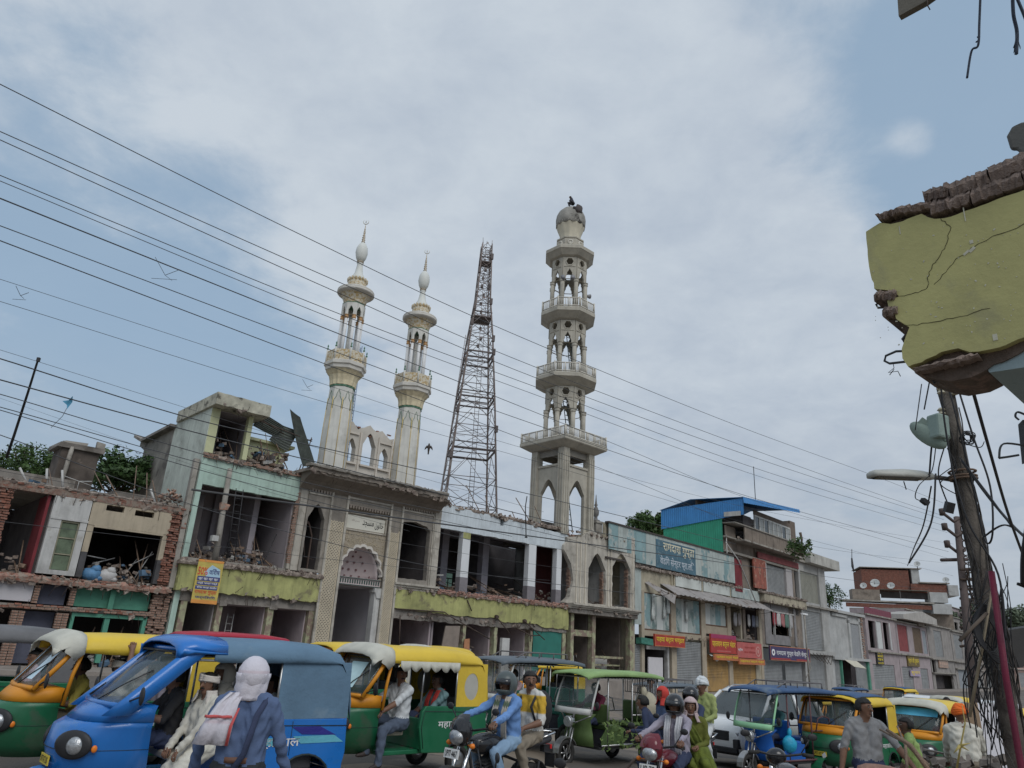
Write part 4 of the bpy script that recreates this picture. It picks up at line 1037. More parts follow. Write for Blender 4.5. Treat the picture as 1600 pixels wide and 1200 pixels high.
 b = MB(); octa(b, [(.70, 20.98), (.72, 21.04), (.68, 21.08)], C0); octa(b, [(.62, 22.08), (.64, 22.12), (.6, 22.16)], C0, 20); b.build('green_ring', grn, t)
 b = MB(); b.lathe([(.66, 21.05), (.7, 21.3), (.84, 21.6), (.92, 21.7)], C0, 20); b.build('gold_collar', gold, t)
 b = MB(); b.lathe([(.9, 21.68), (1.08, 21.74), (1.14, 21.8), (1.14, 21.86), (1.1, 21.9), (1.14, 21.95), (1.1, 22.02), (.7, 22.12)], C0, 24, sm=True); b.build('crown_disc', mat('cornice_grey_white', (.50, .48, .44)), t)
 b = MB(); b.lathe([(.6, 22.1), (.58, 22.3)], C0, 16); b.build('drum', wh, t)
 b = MB(); b.lathe([(.585, 22.3), (.57, 22.75)], C0, 16)
 for k in range(16): b.ell((.58 * math.cos(k * .3927), .58 * math.sin(k * .3927), 22.75), (.08, .08, .14), 6, 4)
 b.build('gold_crown', gold, t)
 b = MB(); b.lathe([(.5, 22.75), (.4, 23.0), (.26, 23.3), (.2, 23.7), (.17, 23.95), (.2, 24.0)], C0, 16, sm=True)
 b.lathe([(.18, 24.1), (.32, 24.4), (.385, 24.75), (.35, 25.1), (.22, 25.38), (.1, 25.5)], C0, 20, sm=True)
 b.build('bulb_finial', mat('pale_stone_white', (.56, .57, .54), .6, .06), t)
 b = MB()
 for z in (24.0, 24.08): b.lathe([(.2, z), (.22, z + .02), (.2, z + .05)], C0, 14)
 b.lathe([(.1, 25.5), (.13, 25.56), (.06, 25.62), (.12, 25.72), (.06, 25.8), (.11, 25.88), (.05, 25.95), (.10, 26.03), (.05, 26.1), (.07, 26.2), (.035, 26.6), (.015, 26.85)], C0, 10, sm=True)
 b.build('ringed_tip', mat('brass_brown', (.26, .20, .13), .5, .3, 20, (.55, .5, .42), .5), t)
 b = MB(); d = CA.copy(); d.z = 0; d.normalize()
 pts = [Vector((0, 0, 27.05)) + d * (.17 * math.sin(a)) + Vector((0, 0, -.17 * math.cos(a))) for a in np.linspace(-2.4, 2.4, 15)]
 b.tube(pts, [.008 + .022 * math.sin(math.pi * i / 14) for i in range(15)], 5)
 b.tube([Vector((0, 0, 26.98)), Vector((0, 0, 27.14))], .03, 4); b.build('crescent', mat('pale_metal', (.5, .48, .42), .4, .1, metal=.3), t)
minaret(14.72, 'taller left white minaret with gold balcony and crescent tip')
minaret(19.65, 'right one of the twin white gold minarets, beside the lattice mast')

def screen_wall():
 t = FA.thing('arched_screen', 'broken parapet with three pointed arches between the white minarets', 'parapet', 17.2, 2.3, 10)
 pw = mat('pinkish_taupe', (.44, .41, .365), .9, .15, 1.2, (.31, .27, .23), .35, .2)
 out = ragged([(15.45, 10.0), (15.45, 13.75), (15.9, 13.95), (16.3, 13.55), (17.1, 14.0), (17.6, 13.7), (18.0, 13.85), (18.6, 13.45), (18.9, 13.55), (18.9, 10.0)], .05, .22, keep=(9,))
 hs = [arch(15.7, 16.3, 11.55, 12.95, 12.45), arch(16.75, 17.65, 11.5, 13.5, 12.75), arch(18.0, 18.6, 11.5, 12.8, 12.35)]
 b = MB(); b.prism([out] + hs, 2.3, 2.75); b.build('screen', pw, t)
 b = MB()
 for x0, x1, z in ((15.6, 16.4, 13.2), (17.9, 18.75, 13.05)): b.box(x0, x1, 2.2, 2.3, z, z + .1)
 for x in (15.45, 16.5, 17.8, 18.75): b.box(x, x + .1, 2.22, 2.3, 10.1, 13.4)
 for x0, x1 in ((15.6, 16.4), (16.65, 17.75), (17.9, 18.7)): b.box(x0, x1, 2.15, 2.3, 11.4, 11.5)
 b.build('moulding', mat('pale_moulding', (.47, .43, .38), .9, .1), t)
 B = Bricks(t, brick_m, 60)
 for i in range(26):
  x = 15.5 + i * .13; z = 13.72 - .35 * abs(math.sin(i * 1.3)) ; B.put(x, 2.5, z + R.uniform(-.05, .12), (.2, .3, .07), R.uniform(-.3, .3), R.uniform(-.3, .3))
 B.flush()
 b = MB(); b.tube([(15.5, 2.2, 9.9), (15.5, 2.2, 13.9)], .03, 5); b.tube([(15.62, 2.25, 9.9), (15.62, 2.25, 13.9)], .02, 5); b.build('drain_pipe', white_w, t)
 # distant lattice mast seen just right of the left shaft
 cm_ = at(552, 620, 60); H0, H1 = 9, 25.0
 k = thing('thin_lattice_mast', 'slim blue grey lattice mast behind the left white minaret', 'mast', (cm_.x, cm_.y, 9), off=(cm_.x, cm_.y, 9))
 b = MB(); c = Vector((cm_.x, cm_.y, 0))
 L_ = [(0, .32), (-.28, -.16), (.28, -.16)]
 for x, y in L_: b.tube([c + Vector((x, y, H0)), c + Vector((x * .7, y * .7, H1))], .04, 4)
 for i in range(30):
  za, zb = H0 + i * .53, H0 + (i + 1) * .53; f = 1 - .3 * i / 30
  for j in range(3):
   p, q_ = L_[j], L_[(j + 1) % 3]; b.tube([c + Vector((p[0] * f, p[1] * f, za)), c + Vector((q_[0] * f, q_[1] * f, zb))], .02, 3); b.tube([c + Vector((p[0] * f, p[1] * f, za)), c + Vector((q_[0] * f, q_[1] * f, za))], .02, 3)
 b.build('mast_frame', mat('blue_grey_steel', (.20, .25, .33), .6, .1), k)
screen_wall()

# ------------------------------------------------------------------ tall unfinished minaret
def tall_minaret():
 c = FA.P(33.4, 1.5); t = thing('tall_minaret', 'tall grey open work minaret with four balconies and a round dome', 'minaret', (c.x, c.y, 9.4), FA.rz, off=(0, 0, 9.4))
 g = mat('grey_cement', (.38, .355, .30), .88, .14, 1.2, (.29, .27, .23), .35, .35, .3, streak=.3)
 gd = mat('shade_cement', (.20, .185, .16), .9, .2, 1.2)  # darker copy of the grey cement, with shade put into the colour
 rail_m = mat('pale_railing', (.50, .475, .42), .8, .1)
 # square base with four corner piers and arched openings
 h_ = 1.36
 for sx in (-1, 1):
  for sy in (-1, 1):
   x, y = sx * h_, sy * h_
   b = MB(); b.box(x - .3, x + .3, y - .3, y + .3, 9.4, 15.62)
   for dx in (-.22, 0, .22):
    b.box(x + dx - .05, x + dx + .05, y + sy * .3 - .05, y + sy * .3 + .05, 9.5, 15.2); b.box(x + sx * .3 - .05, x + sx * .3 + .05, y + dx - .05, y + dx + .05, 9.5, 15.2)
   b.build('corner_pier', g, t)
 for k in range(4):
  mx = Matrix.Rotation(k * math.pi / 2, 4, 'Z')
  b = MB(); b.prism([[(-1.06, 9.4), (-1.06, 14.3), (1.06, 14.3), (1.06, 9.4)], [(-.78, 9.401)] + arch(-.78, .78, 9.401, 13.4, 12.4)[1:-1] + [(.78, 9.401)]], h_ - .1, h_ + .12)
  b.box(-1.06, 1.06, h_ - .12, h_ + .2, 14.3, 14.45); b.v = [tuple(mx @ Vector(v)) for v in b.v]
  b.build('arch_screen', g, t)
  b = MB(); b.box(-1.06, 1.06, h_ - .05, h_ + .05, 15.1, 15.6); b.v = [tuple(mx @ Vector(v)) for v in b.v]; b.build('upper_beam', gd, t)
 # square platform
 b = MB(); rr = 1.75
 b.lathe([(1.75 * 1.414, 15.6), (2.3 * 1.414, 15.95), (2.33 * 1.414, 16.0), (2.33 * 1.414, 16.2)], n=4, a0=math.pi / 4); b.build('platform_slab', g, t)
 def railing(n, r_, z, hh, a0, per=6):
  b = MB(); P_ = [Vector((r_ * math.cos(a0 + 2 * math.pi * k / n), r_ * math.sin(a0 + 2 * math.pi * k / n), z)) for k in range(n)]
  for k in range(n):
   a_, b_ = P_[k], P_[(k + 1) % n]; U = Vector((0, 0, hh))
   b.tube([a_, a_ + U * 1.15], .07, 4); b.tube([a_ + U, b_ + U], .05, 4); b.tube([a_ + U * .12, b_ + U * .12], .05, 4)
   L2 = int((b_ - a_).length / .13)
   for i in range(1, L2):
    q = a_.lerp(b_, i / L2); b.tube([q, q + U], .028 if i % per else .06, 4)
  b.build('railing', rail_m, t)
 railing(4, 2.25 * 1.414, 16.2, .72, math.pi / 4)
 def stage(z0, zc, zt, r_, slab, rail, last=False):
  """open octagonal stage: columns, arched band, hexagon lights, slab above"""
  a8 = rad(22.5)
  for k in range(8):
   a = a8 + k * math.pi / 4; x, y = r_ * math.cos(a), r_ * math.sin(a)
   b = MB(); b.tube([(x, y, z0), (x, y, zc)], .17, 8)
   b.lathe([(.17, zc - .3), (.22, zc - .22), (.22, zc - .12), (.18, zc - .08), (.24, zc)], (x, y), 8); b.build('column', g, t)
  w_ = r_ * math.sin(math.pi / 8); ap = r_ * math.cos(math.pi / 8)
  for k in range(8):
   mx = Matrix.Rotation(k * math.pi / 4 - math.pi / 2, 4, 'Z'); zh = zt - .40; hr = .30
   b = MB(); hexa = [(hr * math.cos(math.pi * j / 3), zh + hr * math.sin(math.pi * j / 3) * 1.1) for j in range(6)]
   ar = [(-w_ * .55, zc + .001)] + [(-w_ * .52, zc + .25), (-w_ * .35, zc + .45), (-w_ * .4, zc + .55), (-w_ * .15, zc + .75), (0, zc + .95), (w_ * .15, zc + .75), (w_ * .4, zc + .55), (w_ * .35, zc + .45), (w_ * .52, zc + .25)] + [(w_ * .55, zc + .001)]
   b.prism([rect(-w_, w_, zc, zt), ar, hexa], ap - .06, ap + .08)
   b.box(-w_ * .85, w_ * .85, ap + .08, ap + .12, zh - .47, zh - .42)
   hx = [(p[0] * 1.25, zh + (p[1] - zh) * 1.25) for p in hexa]; b.prism([hx, hexa], ap + .08, ap + .12)
   b.v = [tuple(mx @ Vector(v)) for v in b.v]; b.build('arch_panel', g, t)
  b = MB();
  b.lathe([(r_ + .02, zt), (r_ + .3, zt + .12), (slab * .97, zt + .5), (slab, zt + .55), (slab, zt + .82), (slab - .08, zt + .9)], n=8, a0=a8); b.build('balcony_slab', g, t)
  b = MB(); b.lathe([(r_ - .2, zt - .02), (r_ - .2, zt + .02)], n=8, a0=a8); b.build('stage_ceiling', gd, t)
  if rail: railing(8, slab - .1, zt + .9, rail, a8)
 stage(16.2, 18.75, 20.5, 1.52, 2.5, .72)
 stage(21.4, 24.1, 26.0, 1.46, 2.3, .75)
 stage(26.9, 29.65, 31.6, 1.42, 2.12, 0)
 b = MB(); b.lathe([(1.2, 32.4), (1.2, 33.4), (1.12, 33.55), (1.2, 33.6), (1.2, 33.7), (.95, 33.75)], n=8, a0=rad(22.5))
 b.build('dome_drum', g, t)
 b = MB()
 for k in range(8):
  a = k * math.pi / 4; d = Vector((math.cos(a), math.sin(a), 0)); b.disc(d * 1.13 + Vector((0, 0, 33.15)), d, .22, .12, 16, prof=[(.22, -.06), (.22, .03), (.15, .06), (.15, .0)])
 b.build('drum_roundel', rail_m, t)
 b = MB(); n = 48; prof = [(.82, 33.75), (.86, 34.3), (1.05, 34.8), (1.17, 35.15)]
 rings = [[Vector((r_ * (1 + .03 * math.sin(j * math.pi / 2)) * math.cos(2 * math.pi * j / n), r_ * (1 + .03 * math.sin(j * math.pi / 2)) * math.sin(2 * math.pi * j / n), z)) for j in range(n)] for r_, z in prof]
 b.loft(rings, closed=True); b.build('fluted_neck', mat('ivory_cement', (.52, .48, .38), .8, .12, 2), t)
 b = MB(); prof = [(1.17, 35.1), (1.24, 35.4), (1.26, 35.75), (1.2, 36.15), (1.04, 36.5), (.75, 36.8), (.4, 36.98), (.05, 37.02)]
 b.lathe(prof, n=28, sm=True)
 for k in range(14):
  a = 2 * math.pi * k / 14; b.tube([(1.2 * math.cos(a + s_), 1.2 * math.sin(a + s_), z) for s_, z in ((-.2, 35.45), (-.12, 35.2), (0, 35.12), (.12, 35.2), (.2, 35.45))], .035, 4)
 b.build('dome', mat('weathered_dome', (.27, .26, .235), .9, .3, 1.5, (.06, .055, .05), .42, .3, .6), t)
 b = MB(); b.ell((-.25, -1.0, 36.35), (.45, .35, .4), 10, 7, j=.25); b.build('dome_hole_shade', int_d, t)  # solid dark lump: the shade inside a hole is put into its colour
 b = MB()
 for z0, z1, x0 in ((9.8, 13.6, .35), (16.3, 20.2, 0.), (21.5, 26.0, .1)):
  ladder(b, (x0 + .4, -.3, z0), (x0 - .2, -.1, z1), .42, int((z1 - z0) / .35), .035)
 b.build('ladder', mat('dark_teal_iron', (.06, .085, .09), .6, .2), t)
 # speakers on the top stage
 for x, y, d in ((-1.5, -.9, (-1, -.6, .1)), (1.6, -.4, (1, -.3, .1)), (-1.2, -1.35, (-.6, -1, 0))):
  b = MB(); b.tube([Vector((x, y, 29.3)), Vector((x, y, 29.3)) + Vector(d) * .45], [.06, .2], 10); b.build('loudspeaker', mat('grey_horn', (.2, .2, .21), .5), t)
tall_minaret()

# ------------------------------------------------------------------ lattice telecom mast
def lattice_tower():
 base = Vector((-3.35, 63.9, 0)); t = thing('lattice_tower', 'tall tapering rusty steel lattice tower between the minarets', 'tower', base + Vector((0, 0, 3)), rad(12), off=(0, 0, 3))
 m1 = mat('rusty_steel', (.19, .15, .135), .75, .5, 1.6, (.24, .21, .19), .45, metal=.2)
 m2 = mat('grey_red_steel', (.25, .225, .22), .7, .4, 1.2, (.18, .12, .10), .4, metal=.2)
 def hw(z):
  ks = ((3, 2.95), (12.2, 2.28), (22.2, 1.62), (29.3, 1.06), (33.4, .66), (39.5, .47))
  for (za, a), (zb, b_) in zip(ks, ks[1:]):
   if z <= zb: return a + (b_ - a) * (z - za) / (zb - za)
  return ks[-1][1]
 cor = lambda k, z: Vector((hw(z) * (-1, 1, 1, -1)[k], hw(z) * (-1, -1, 1, 1)[k], z))
 for k in range(4):
  b = MB(); b.tube([cor(k, z) for z in (3, 12.2, 22.2, 29.3, 33.4, 39.5)], [.10, .095, .085, .08, .07, .055], 5); b.build('leg', m1, t)
 zs = [3.0]
 while zs[-1] < 39.2: zs.append(min(39.5, zs[-1] + max(.8, hw(zs[-1]) * 1.2)))
 H, D = MB(), MB()
 for i in range(len(zs) - 1):
  za, zb = zs[i], zs[i + 1]; thick = .030 if za < 30 else .026
  for k in range(4):
   a, b_, c, d = cor(k, za), cor((k + 1) % 4, za), cor(k, zb), cor((k + 1) % 4, zb)
   H.tube([a, b_], thick * 1.3, 4); mid = (c + d) / 2
   if i % 2 == 0: D.tube([a, mid], thick, 4); D.tube([b_, mid], thick, 4); D.cbox(mid, (.2, .05, .14) if k % 2 == 0 else (.05, .2, .14))
   else: D.tube([a, d], thick, 4); D.tube([b_, c], thick, 4)
   D.tube([a.lerp(mid, .5), a.lerp(c, .5)], thick * .7, 3); D.tube([b_.lerp(mid, .5), b_.lerp(d, .5)], thick * .7, 3)
  if i % 3 == 0: D.tube([cor(0, za), cor(2, za)], thick, 3); D.tube([cor(1, za), cor(3, za)], thick, 3)
 H.build('cross_bar', m2, t); D.build('brace', m2, t)
 for z in (37.3, 31.2, 26.9, 22.9, 18.0):
  b = MB(); h_ = hw(z) + .05; b.box(-h_, h_, -h_, h_, z, z + .12)
  for k in range(4): b.tube([cor(k, z) + Vector((0, 0, .55)), cor((k + 1) % 4, z) + Vector((0, 0, .55))], .06, 4)
  if z < 28: b.v = b.v[8:]; b.f = [tuple(i - 8 for i in f) for f in b.f[6:]]; b.mi = b.mi[6:]; b.sm = b.sm[6:]; [b.tube([cor(k, z), cor((k + 1) % 4, z)], .09, 4) for k in range(4)]
  b.build('platform', mat('dark_platform', (.12, .10, .095), .8), t)
 b = MB()
 for k, z in ((1, 38), (0, 36.3), (2, 35.2), (1, 33), (0, 30.5), (1, 29.0), (1, 27.6), (0, 32.2), (1, 20.0), (0, 17.2), (0, 21.5)):
  c = cor(k, z) * 1.0; b.cbox((c.x * 1.05, c.y * 1.05, z), (.25, .25, .6))
 for z in np.arange(28.5, 38, .9): b.cbox((R.uniform(-.2, .2), R.uniform(-.2, .2), z), (.2, .2, .3))
 b.build('antenna_box', mat('dark_platform', (.12, .10, .095)), t)
 b = MB(); ladder(b, (.3, -.2, 12), (.1, -.1, 39), .4, 80, .025); ladder(b, (-hw(3) - .35, -hw(3), 3), (-hw(29) - .25, -hw(29), 29), .35, 60, .03)
 b.tube([(-.45, -.45, 39.4), (-.5, -.5, 40.0)], .03, 4); b.tube([(.45, -.45, 39.4), (.45, -.45, 39.9)], .03, 4); b.tube([(0, 0, 39.4), (0, 0, 40)], .03, 4)
 b.build('climbing_ladder', m2, t)
lattice_tower()

# ------------------------------------------------------------------ right side of the street
def strips(P, parent, x0, x1, z0, z1, y, cols, name, n):
 """sign board made of upright sheets with their own faded prints"""
 for i in range(n):
  a, c = x0 + (x1 - x0) * i / n, x0 + (x1 - x0) * (i + 1) / n
  MB().box(a + .01, c - .01, y, y + .05, z0, z1).build(name, cols[i % len(cols)], parent)

peel = mat('peeling_board', (.36, .40, .38), .8, .15, .8, (.09, .19, .22), .38, .3, .15, streak=.4)
peel2 = mat('peeling_board_teal', (.20, .30, .31), .8, .2, .9, (.40, .41, .38), .45, .3, .15, streak=.3)
rust_br = mat('rusty_brown', (.13, .075, .05), .85, .4, 3)
oldc = mat('old_cream_wall', (.36, .32, .24), .9, .2, 1.2, (.17, .145, .115), .38, .4, .3, streak=.4)
brownc = mat('brown_concrete', (.21, .175, .145), .92, .25, 1.1, (.13, .105, .085), .4, .45, .4, streak=.4)

def sign_shop():
 t = FB.thing('faded_sign_building', 'long old shop building under a faded blue Hindi signboard', 'building', 9)
 b = MB(); b.box(-3.7, 18.2, .1, .3, 8.2, 10.8); b.box(0, 18.2, .1, 9, 10.5, 10.7); b.box(18.0, 18.3, .1, 9, 0, 10.7); b.box(0.02, .3, .1, 9, 0, 10.5); b.build('upper_wall', oldc, t)
 # sign band
 s = MB(); s.box(-3.7, 18.3, -.12, .09, 8.22, 8.34); s.box(-3.7, 18.3, -.28, .09, 10.76, 10.88); s = s.build('sign_frame', mat('dark_trim', (.06, .05, .045), .8), t)
 strips(FB, t, -3.6, 0.0, 8.9, 10.76, -.2, [peel2, peel], 'sign_sheet', 3)
 strips(FB, t, 0.0, 2.9, 8.36, 10.76, -.2, [peel2, peel], 'sign_sheet', 2)
 blue = mat('faded_blue_sign', (.065, .13, .17), .7, .25, 1.6, (.24, .30, .31), .38, .2, .1)
 sg = MB().box(2.92, 9.3, -.22, -.14, 8.30, 10.5).build('name_board', blue, t)
 MB().box(2.92, 9.3, -.2, -.14, 10.5, 10.76).build('sign_sheet', peel, t)
 text(sg, 'रामदास गुप्ता', 4.0, 9.1, 9.5, 10.35, -.228, mat('sign_cream', (.58, .54, .40), .6, .15, 3))
 text(sg, 'वेडिंग सेन्टर प्रा.लि.', 3.5, 9.0, 8.45, 9.3, -.228, mat('sign_pale', (.42, .46, .50), .6, .15, 3))
 strips(FB, t, 9.32, 16.7, 8.36, 10.76, -.2, [peel, peel2, peel, peel], 'sign_sheet', 7)
 MB().box(16.72, 18.2, -.2, -.1, 7.7, 10.6).build('maroon_sheet', redp, t)
 rubble_line(t, 0, 18, -.2, .2, 8.0, .2, 'ledge_rubble')
 # band under the sign
 b = MB(); b.box(0.0, 18.3, 0.0, .1, 6.3, 8.0); b.build('old_wall', oldc, t)
 for x0, x1, m_ in ((6.0, 10.3, white_w), (10.7, 15.6, white_w), (16.0, 21.8, peel)):
  MB().box(x0, x1, -.16, -.06, 7.15, 8.05).build('blank_board', mat('blank_white_board', (.46, .48, .45), .8, .12, .8, (.30, .35, .33), .3, .3, .1) if m_ is white_w else m_, t)
 b = MB()
 for x in (5.4, 5.8, 10.45, 15.7): b.box(x, x + .14, -.14, .0, 6.4, 8.1)
 b.build('board_post', oldc, t)
 # corrugated awning
 b = MB(); rings = []
 for i in range(5):
  f = i / 4; rings.append([Vector((x, -.02 - 1.5 * f, 7.12 - .85 * f + .03 * math.sin(x * 9) - .05 * math.sin(x * .9))) for x in np.arange(1.6 if f < .5 else 3.4 - (1 - f) * 2, 22.4, .17)][-110:])
 n_ = min(len(r_) for r_ in rings); b.loft([r_[-n_:] for r_ in rings], sm=False); b.build('awning', mat('grey_tin_awning', (.27, .25, .24), .7, .2, 1.2, (.16, .13, .11), .4, .3, .1), t, thick=.02)
 b = MB(); b.add([(1.5, -.05, 7.0), (1.9, -.1, 7.1), (3.6, -1.5, 6.2), (3.2, -1.6, 5.55), (2.6, -1.0, 6.1)], [(0, 1, 2, 3, 4)]); b.build('torn_awning_end', mat('grey_tin_awning', (.27, .25, .24)), t, thick=.02)
 b = MB()
 for x in np.arange(2.6, 22, 2.4): b.tube([(x, 0, 6.9), (x, -1.45, 6.25)], .025, 4); b.tube([(x, 0, 6.0), (x, -1.4, 6.2)], .02, 4)
 b.build('awning_bracket', iron, t)
 # pillars and windows of the middle storey
 b = MB()
 for x, w_ in ((1.0, .4), (5.35, .75), (10.3, .75), (15.1, .7), (21.7, .5)): b.box(x, x + w_, -.06, .2, 0.1, 6.4)
 b.box(1.4, 15.1, .0, .2, 3.15, 3.55); b.box(11.05, 15.1, -.02, .2, 3.75, 4.4); b.build('cream_pillar', mat('pillar_cream', (.34, .29, .22), .9, .15, 1.5, (.22, .18, .14), .35, .3), t)
 gl = mat('papered_glass', (.34, .38, .36), .55, .15, .9, (.13, .19, .18), .45, .2, .1, streak=.3)
 for x0, x1, z0, z1 in ((1.42, 5.33, 3.56, 6.35), (6.12, 10.28, 3.56, 6.35), (11.07, 15.08, 4.42, 6.35)):
  f = MB(); f.prism([rect(x0, x1, z0, z1), rect(x0 + .1, x1 - .1, z0 + .1, z1 - .1)], .02, .12); q = f.build('window', rust_br, t)
  k = 4;
  for i in range(k):
   a = x0 + .1 + (x1 - x0 - .2) * i / k; c = x0 + .1 + (x1 - x0 - .2) * (i + 1) / k
   MB().box(a + .01, c - .01, .06, .08, z0 + .1, z1 - .1).build('pane', [gl, peel2, gl, mat('paper_pane', (.46, .48, .46), .7, .1, 1, (.28, .33, .32), .3)][(i + int(x0)) % 4], q)
 cl = mat('hanging_cloth', (.44, .46, .44), .9, .15, 3, bump=.5, bsc=6)
 for x, w_, l_ in ((2.4, .45, 1.9), (4.6, .5, 1.3), (7.6, .35, 1.7), (4.1, .3, 1.7)):
  b = MB(); b.loft([[Vector((x + w_ * (j / 6) + .06 * i * math.sin(j), -.12 - .05 * math.sin(j * 1.6 + i), 6.25 - l_ * i / 6)) for j in range(7)] for i in range(7)])
  b.build('torn_poster', cl, t, thick=.01)
 MB().box(.05, .98, -.05, .05, 3.9, 8.1).build('pale_blue_board', peel, t)
 fringe_bits(t, 0, 18, -.2, 8.1, 36); fringe_bits(t, 1, 22, -1.4, 6.3, 20); clutter(t, 15.9, 21.5, .3, 2, 3.62, 80); fringe_bits(t, 5.4, 21.6, -.1, 3.2, 26)
 # open balcony room on the right part
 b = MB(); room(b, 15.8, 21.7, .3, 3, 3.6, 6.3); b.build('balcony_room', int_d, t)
 b = MB(); b.box(18.4, 18.9, .0, .3, 3.6, 6.3); b.box(15.8, 21.7, -.02, .2, 3.4, 3.6); b.build('balcony_pillar', brownc, t)
 for x, w_, c in ((16.4, .5, (.30, .29, .29)), (17.3, .4, (.26, .23, .22)), (19.3, .35, (.42, .41, .40)), (20.2, .5, (.12, .13, .17)), (21.0, .4, (.2, .2, .2))):
  b = MB(); b.loft([[Vector((x + w_ * (j / 5), -.06 + .06 * math.sin(j * 2 + i * .4), 5.8 - .22 * i * R.uniform(.8, 1.1))) for j in range(6)] for i in range(6)])
  b.build('hanging_cloth', mat('cloth_%d' % int(x * 10), c, .9, .2, 4), t, thick=.015)
 # ground floor
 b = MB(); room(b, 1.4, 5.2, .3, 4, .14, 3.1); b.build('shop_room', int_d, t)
 b = MB(); b.box(1.9, 5.1, .1, .2, 2.2, 2.5); b.box(4.75, 5.0, -.02, .3, .14, 2.5); b.build('door_frame', white_w, t)
 MB().box(1.95, 4.0, -.04, .04, .14, 1.65).build('white_counter', mat('white_laminate', (.5, .48, .49), .6, .05), t)
 shutter(FB, t, 5.9, 10.3, .14, 2.95, .1, shutter_m); shutter(FB, t, .3, 1.0, .14, 2.5, .1, shutter_m)
 og = mat('ochre_shutter', (.33, .205, .075), .7, .2, 1.2, (.22, .15, .08), .4, .4, streak=.3)
 shutter(FB, t, 11.1, 15.6, .14, 2.1, .1, og); shutter(FB, t, 15.9, 20.6, .14, 2.1, .1, og)
 b = MB(); b.box(10.3, 11.05, .0, .3, 0, 3.4); b.box(15.6, 15.9, .0, .3, 0, 3.4); b.box(20.6, 21.7, .0, .3, 0, 3.4); b.build('shop_pier', oldc, t)
 b = MB(); b.loft([[Vector((x, -.35 - .2 * f, 2.05 - .45 * f * abs(math.sin(x * 1.7)) - .06 * math.sin(x * 5))) for x in np.arange(10.9, 15.5, .25)] for f in (0, .4, 1)]); b.build('torn_cloth', cl, t, thick=.01)
 red = mat('sign_red', (.36, .04, .03), .6, .2, 1.5, (.27, .06, .05), .35, .3); yel = mat('sign_yellow', (.72, .50, .04), .5, .05); magenta = mat('sign_dark_pink', (.30, .03, .09), .5, .1); salmon = mat('sign_faded_red', (.42, .10, .09), .5, .15, 2, (.46, .2, .18), .3)
 orng = mat('sign_orange', (.42, .14, .055), .6, .2, 2)
 navy = mat('sign_navy', (.05, .035, .10), .5, .1); whl = mat('letter_white', (.66, .66, .68), .5, .03)
 def sign(x0, x1, z0, z1, y, m_, label, lines, border=None, dz=0.):
  s = FB.thing('shop_sign', label, 'sign', x0, y, z0, group=None)
  MB().box(x0, x1, y, y + .14, z0, z1).build('sign_board', m_, s)
  if border:
   b = MB(); b.box(x0, x1, y - .012, y - .002, z1 - .06, z1); b.box(x0, x1, y - .012, y - .002, z0, z0 + .06); b.box(x0, x0 + .06, y - .012, y - .002, z0 + .06, z1 - .06); b.box(x1 - .06, x1, y - .012, y - .002, z0 + .06, z1 - .06); b.build('sign_border', border, s)
  for tx, a, c, d, e, mm in lines: text(s, tx, a, c, d, e, y - .014, mm)
  return s
 sign(2.05, 6.55, 2.45, 3.32, -.55, red, 'red shop sign with yellow Hindi lettering above the white counter', [('पाहवा बर्तन भण्डार', 2.25, 6.4, 2.68, 3.12, yel)], orng)
 s = sign(11.0, 15.7, 2.25, 3.75, -.5, red, 'large crimson shop sign with tall yellow Hindi lettering', [('पहलवान बर्तन भंडार', 11.2, 15.5, 2.62, 3.3, yel)])
 MB().box(11.02, 15.68, -.512, -.502, 3.42, 3.74).build('upper_band', magenta, s); MB().box(12.0, 14.6, -.512, -.502, 2.36, 2.48).build('small_print', salmon, s)
 s = sign(15.85, 20.9, 2.0, 3.3, -.5, salmon, 'faded red shop sign with a round seal at its right end', [('बर्तन स्टोर', 17.3, 19.4, 2.75, 3.0, red), ('थोक विक्रेता', 17.2, 19.5, 2.35, 2.6, red), ('स्टील', 16.0, 16.9, 2.5, 2.8, whl)])
 b = MB(); b.prism([[(20.1 + .5 * math.cos(a), 2.6 + .45 * math.sin(a)) for a in np.linspace(0, 6.1, 20)], [(20.1 + .38 * math.cos(a), 2.6 + .34 * math.sin(a)) for a in np.linspace(0, 6.1, 20)]], -.512, -.502); b.ell((20.1, -.505, 2.6), (.2, .01, .2), 8, 6); b.build('round_seal', mat('seal_pink', (.52, .25, .22), .5), s)
 sign(11.3, 15.8, 1.7, 2.18, -.62, orng, 'narrow orange sign strip with pale lettering under the crimson sign', [('पहलवान बर्तन भंडार', 11.6, 15.6, 1.8, 2.08, yel)])
 sign(15.9, 21.2, 1.45, 1.93, -.62, orng, 'narrow orange sign strip under the faded red sign', [('पहलवान बर्तन भंडार', 16.1, 20.9, 1.56, 1.84, yel)])
 s = sign(22.8, 32.6, 1.95, 3.25, -.5, navy, 'long dark purple shop sign with white Hindi lettering', [('रामदास गुप्ता वेडिंग सेन्टर', 24.2, 32.1, 2.3, 2.95, whl)], orng)
 b = MB(); b.prism([[(23.5 + .38 * math.cos(a), 2.65 + .3 * math.sin(a)) for a in np.linspace(0, 6.1, 16)], [(23.5 + .16 * math.cos(a), 2.65 + .13 * math.sin(a)) for a in np.linspace(0, 6.1, 16)]], -.516, -.506); b.build('round_logo', whl, s)
 b = MB(); b.box(23.0, 27.5, -.514, -.504, 2.05, 2.16); b.box(29, 32.4, -.514, -.504, 2.05, 2.16); b.build('small_print', mat('sign_red', (.46, .035, .025)), s)
 b = MB(); b.box(.35, 1.9, -.5, 0, 2.5, 2.95, j=.08); FB.solo(b, 'green_canopy', mat('tattered_green', (.05, .17, .13), .9, .3, 4, (.22, .26, .23), .3), 'tattered green canopy over the narrow shutter beside the mosque', 'canopy')
 return t
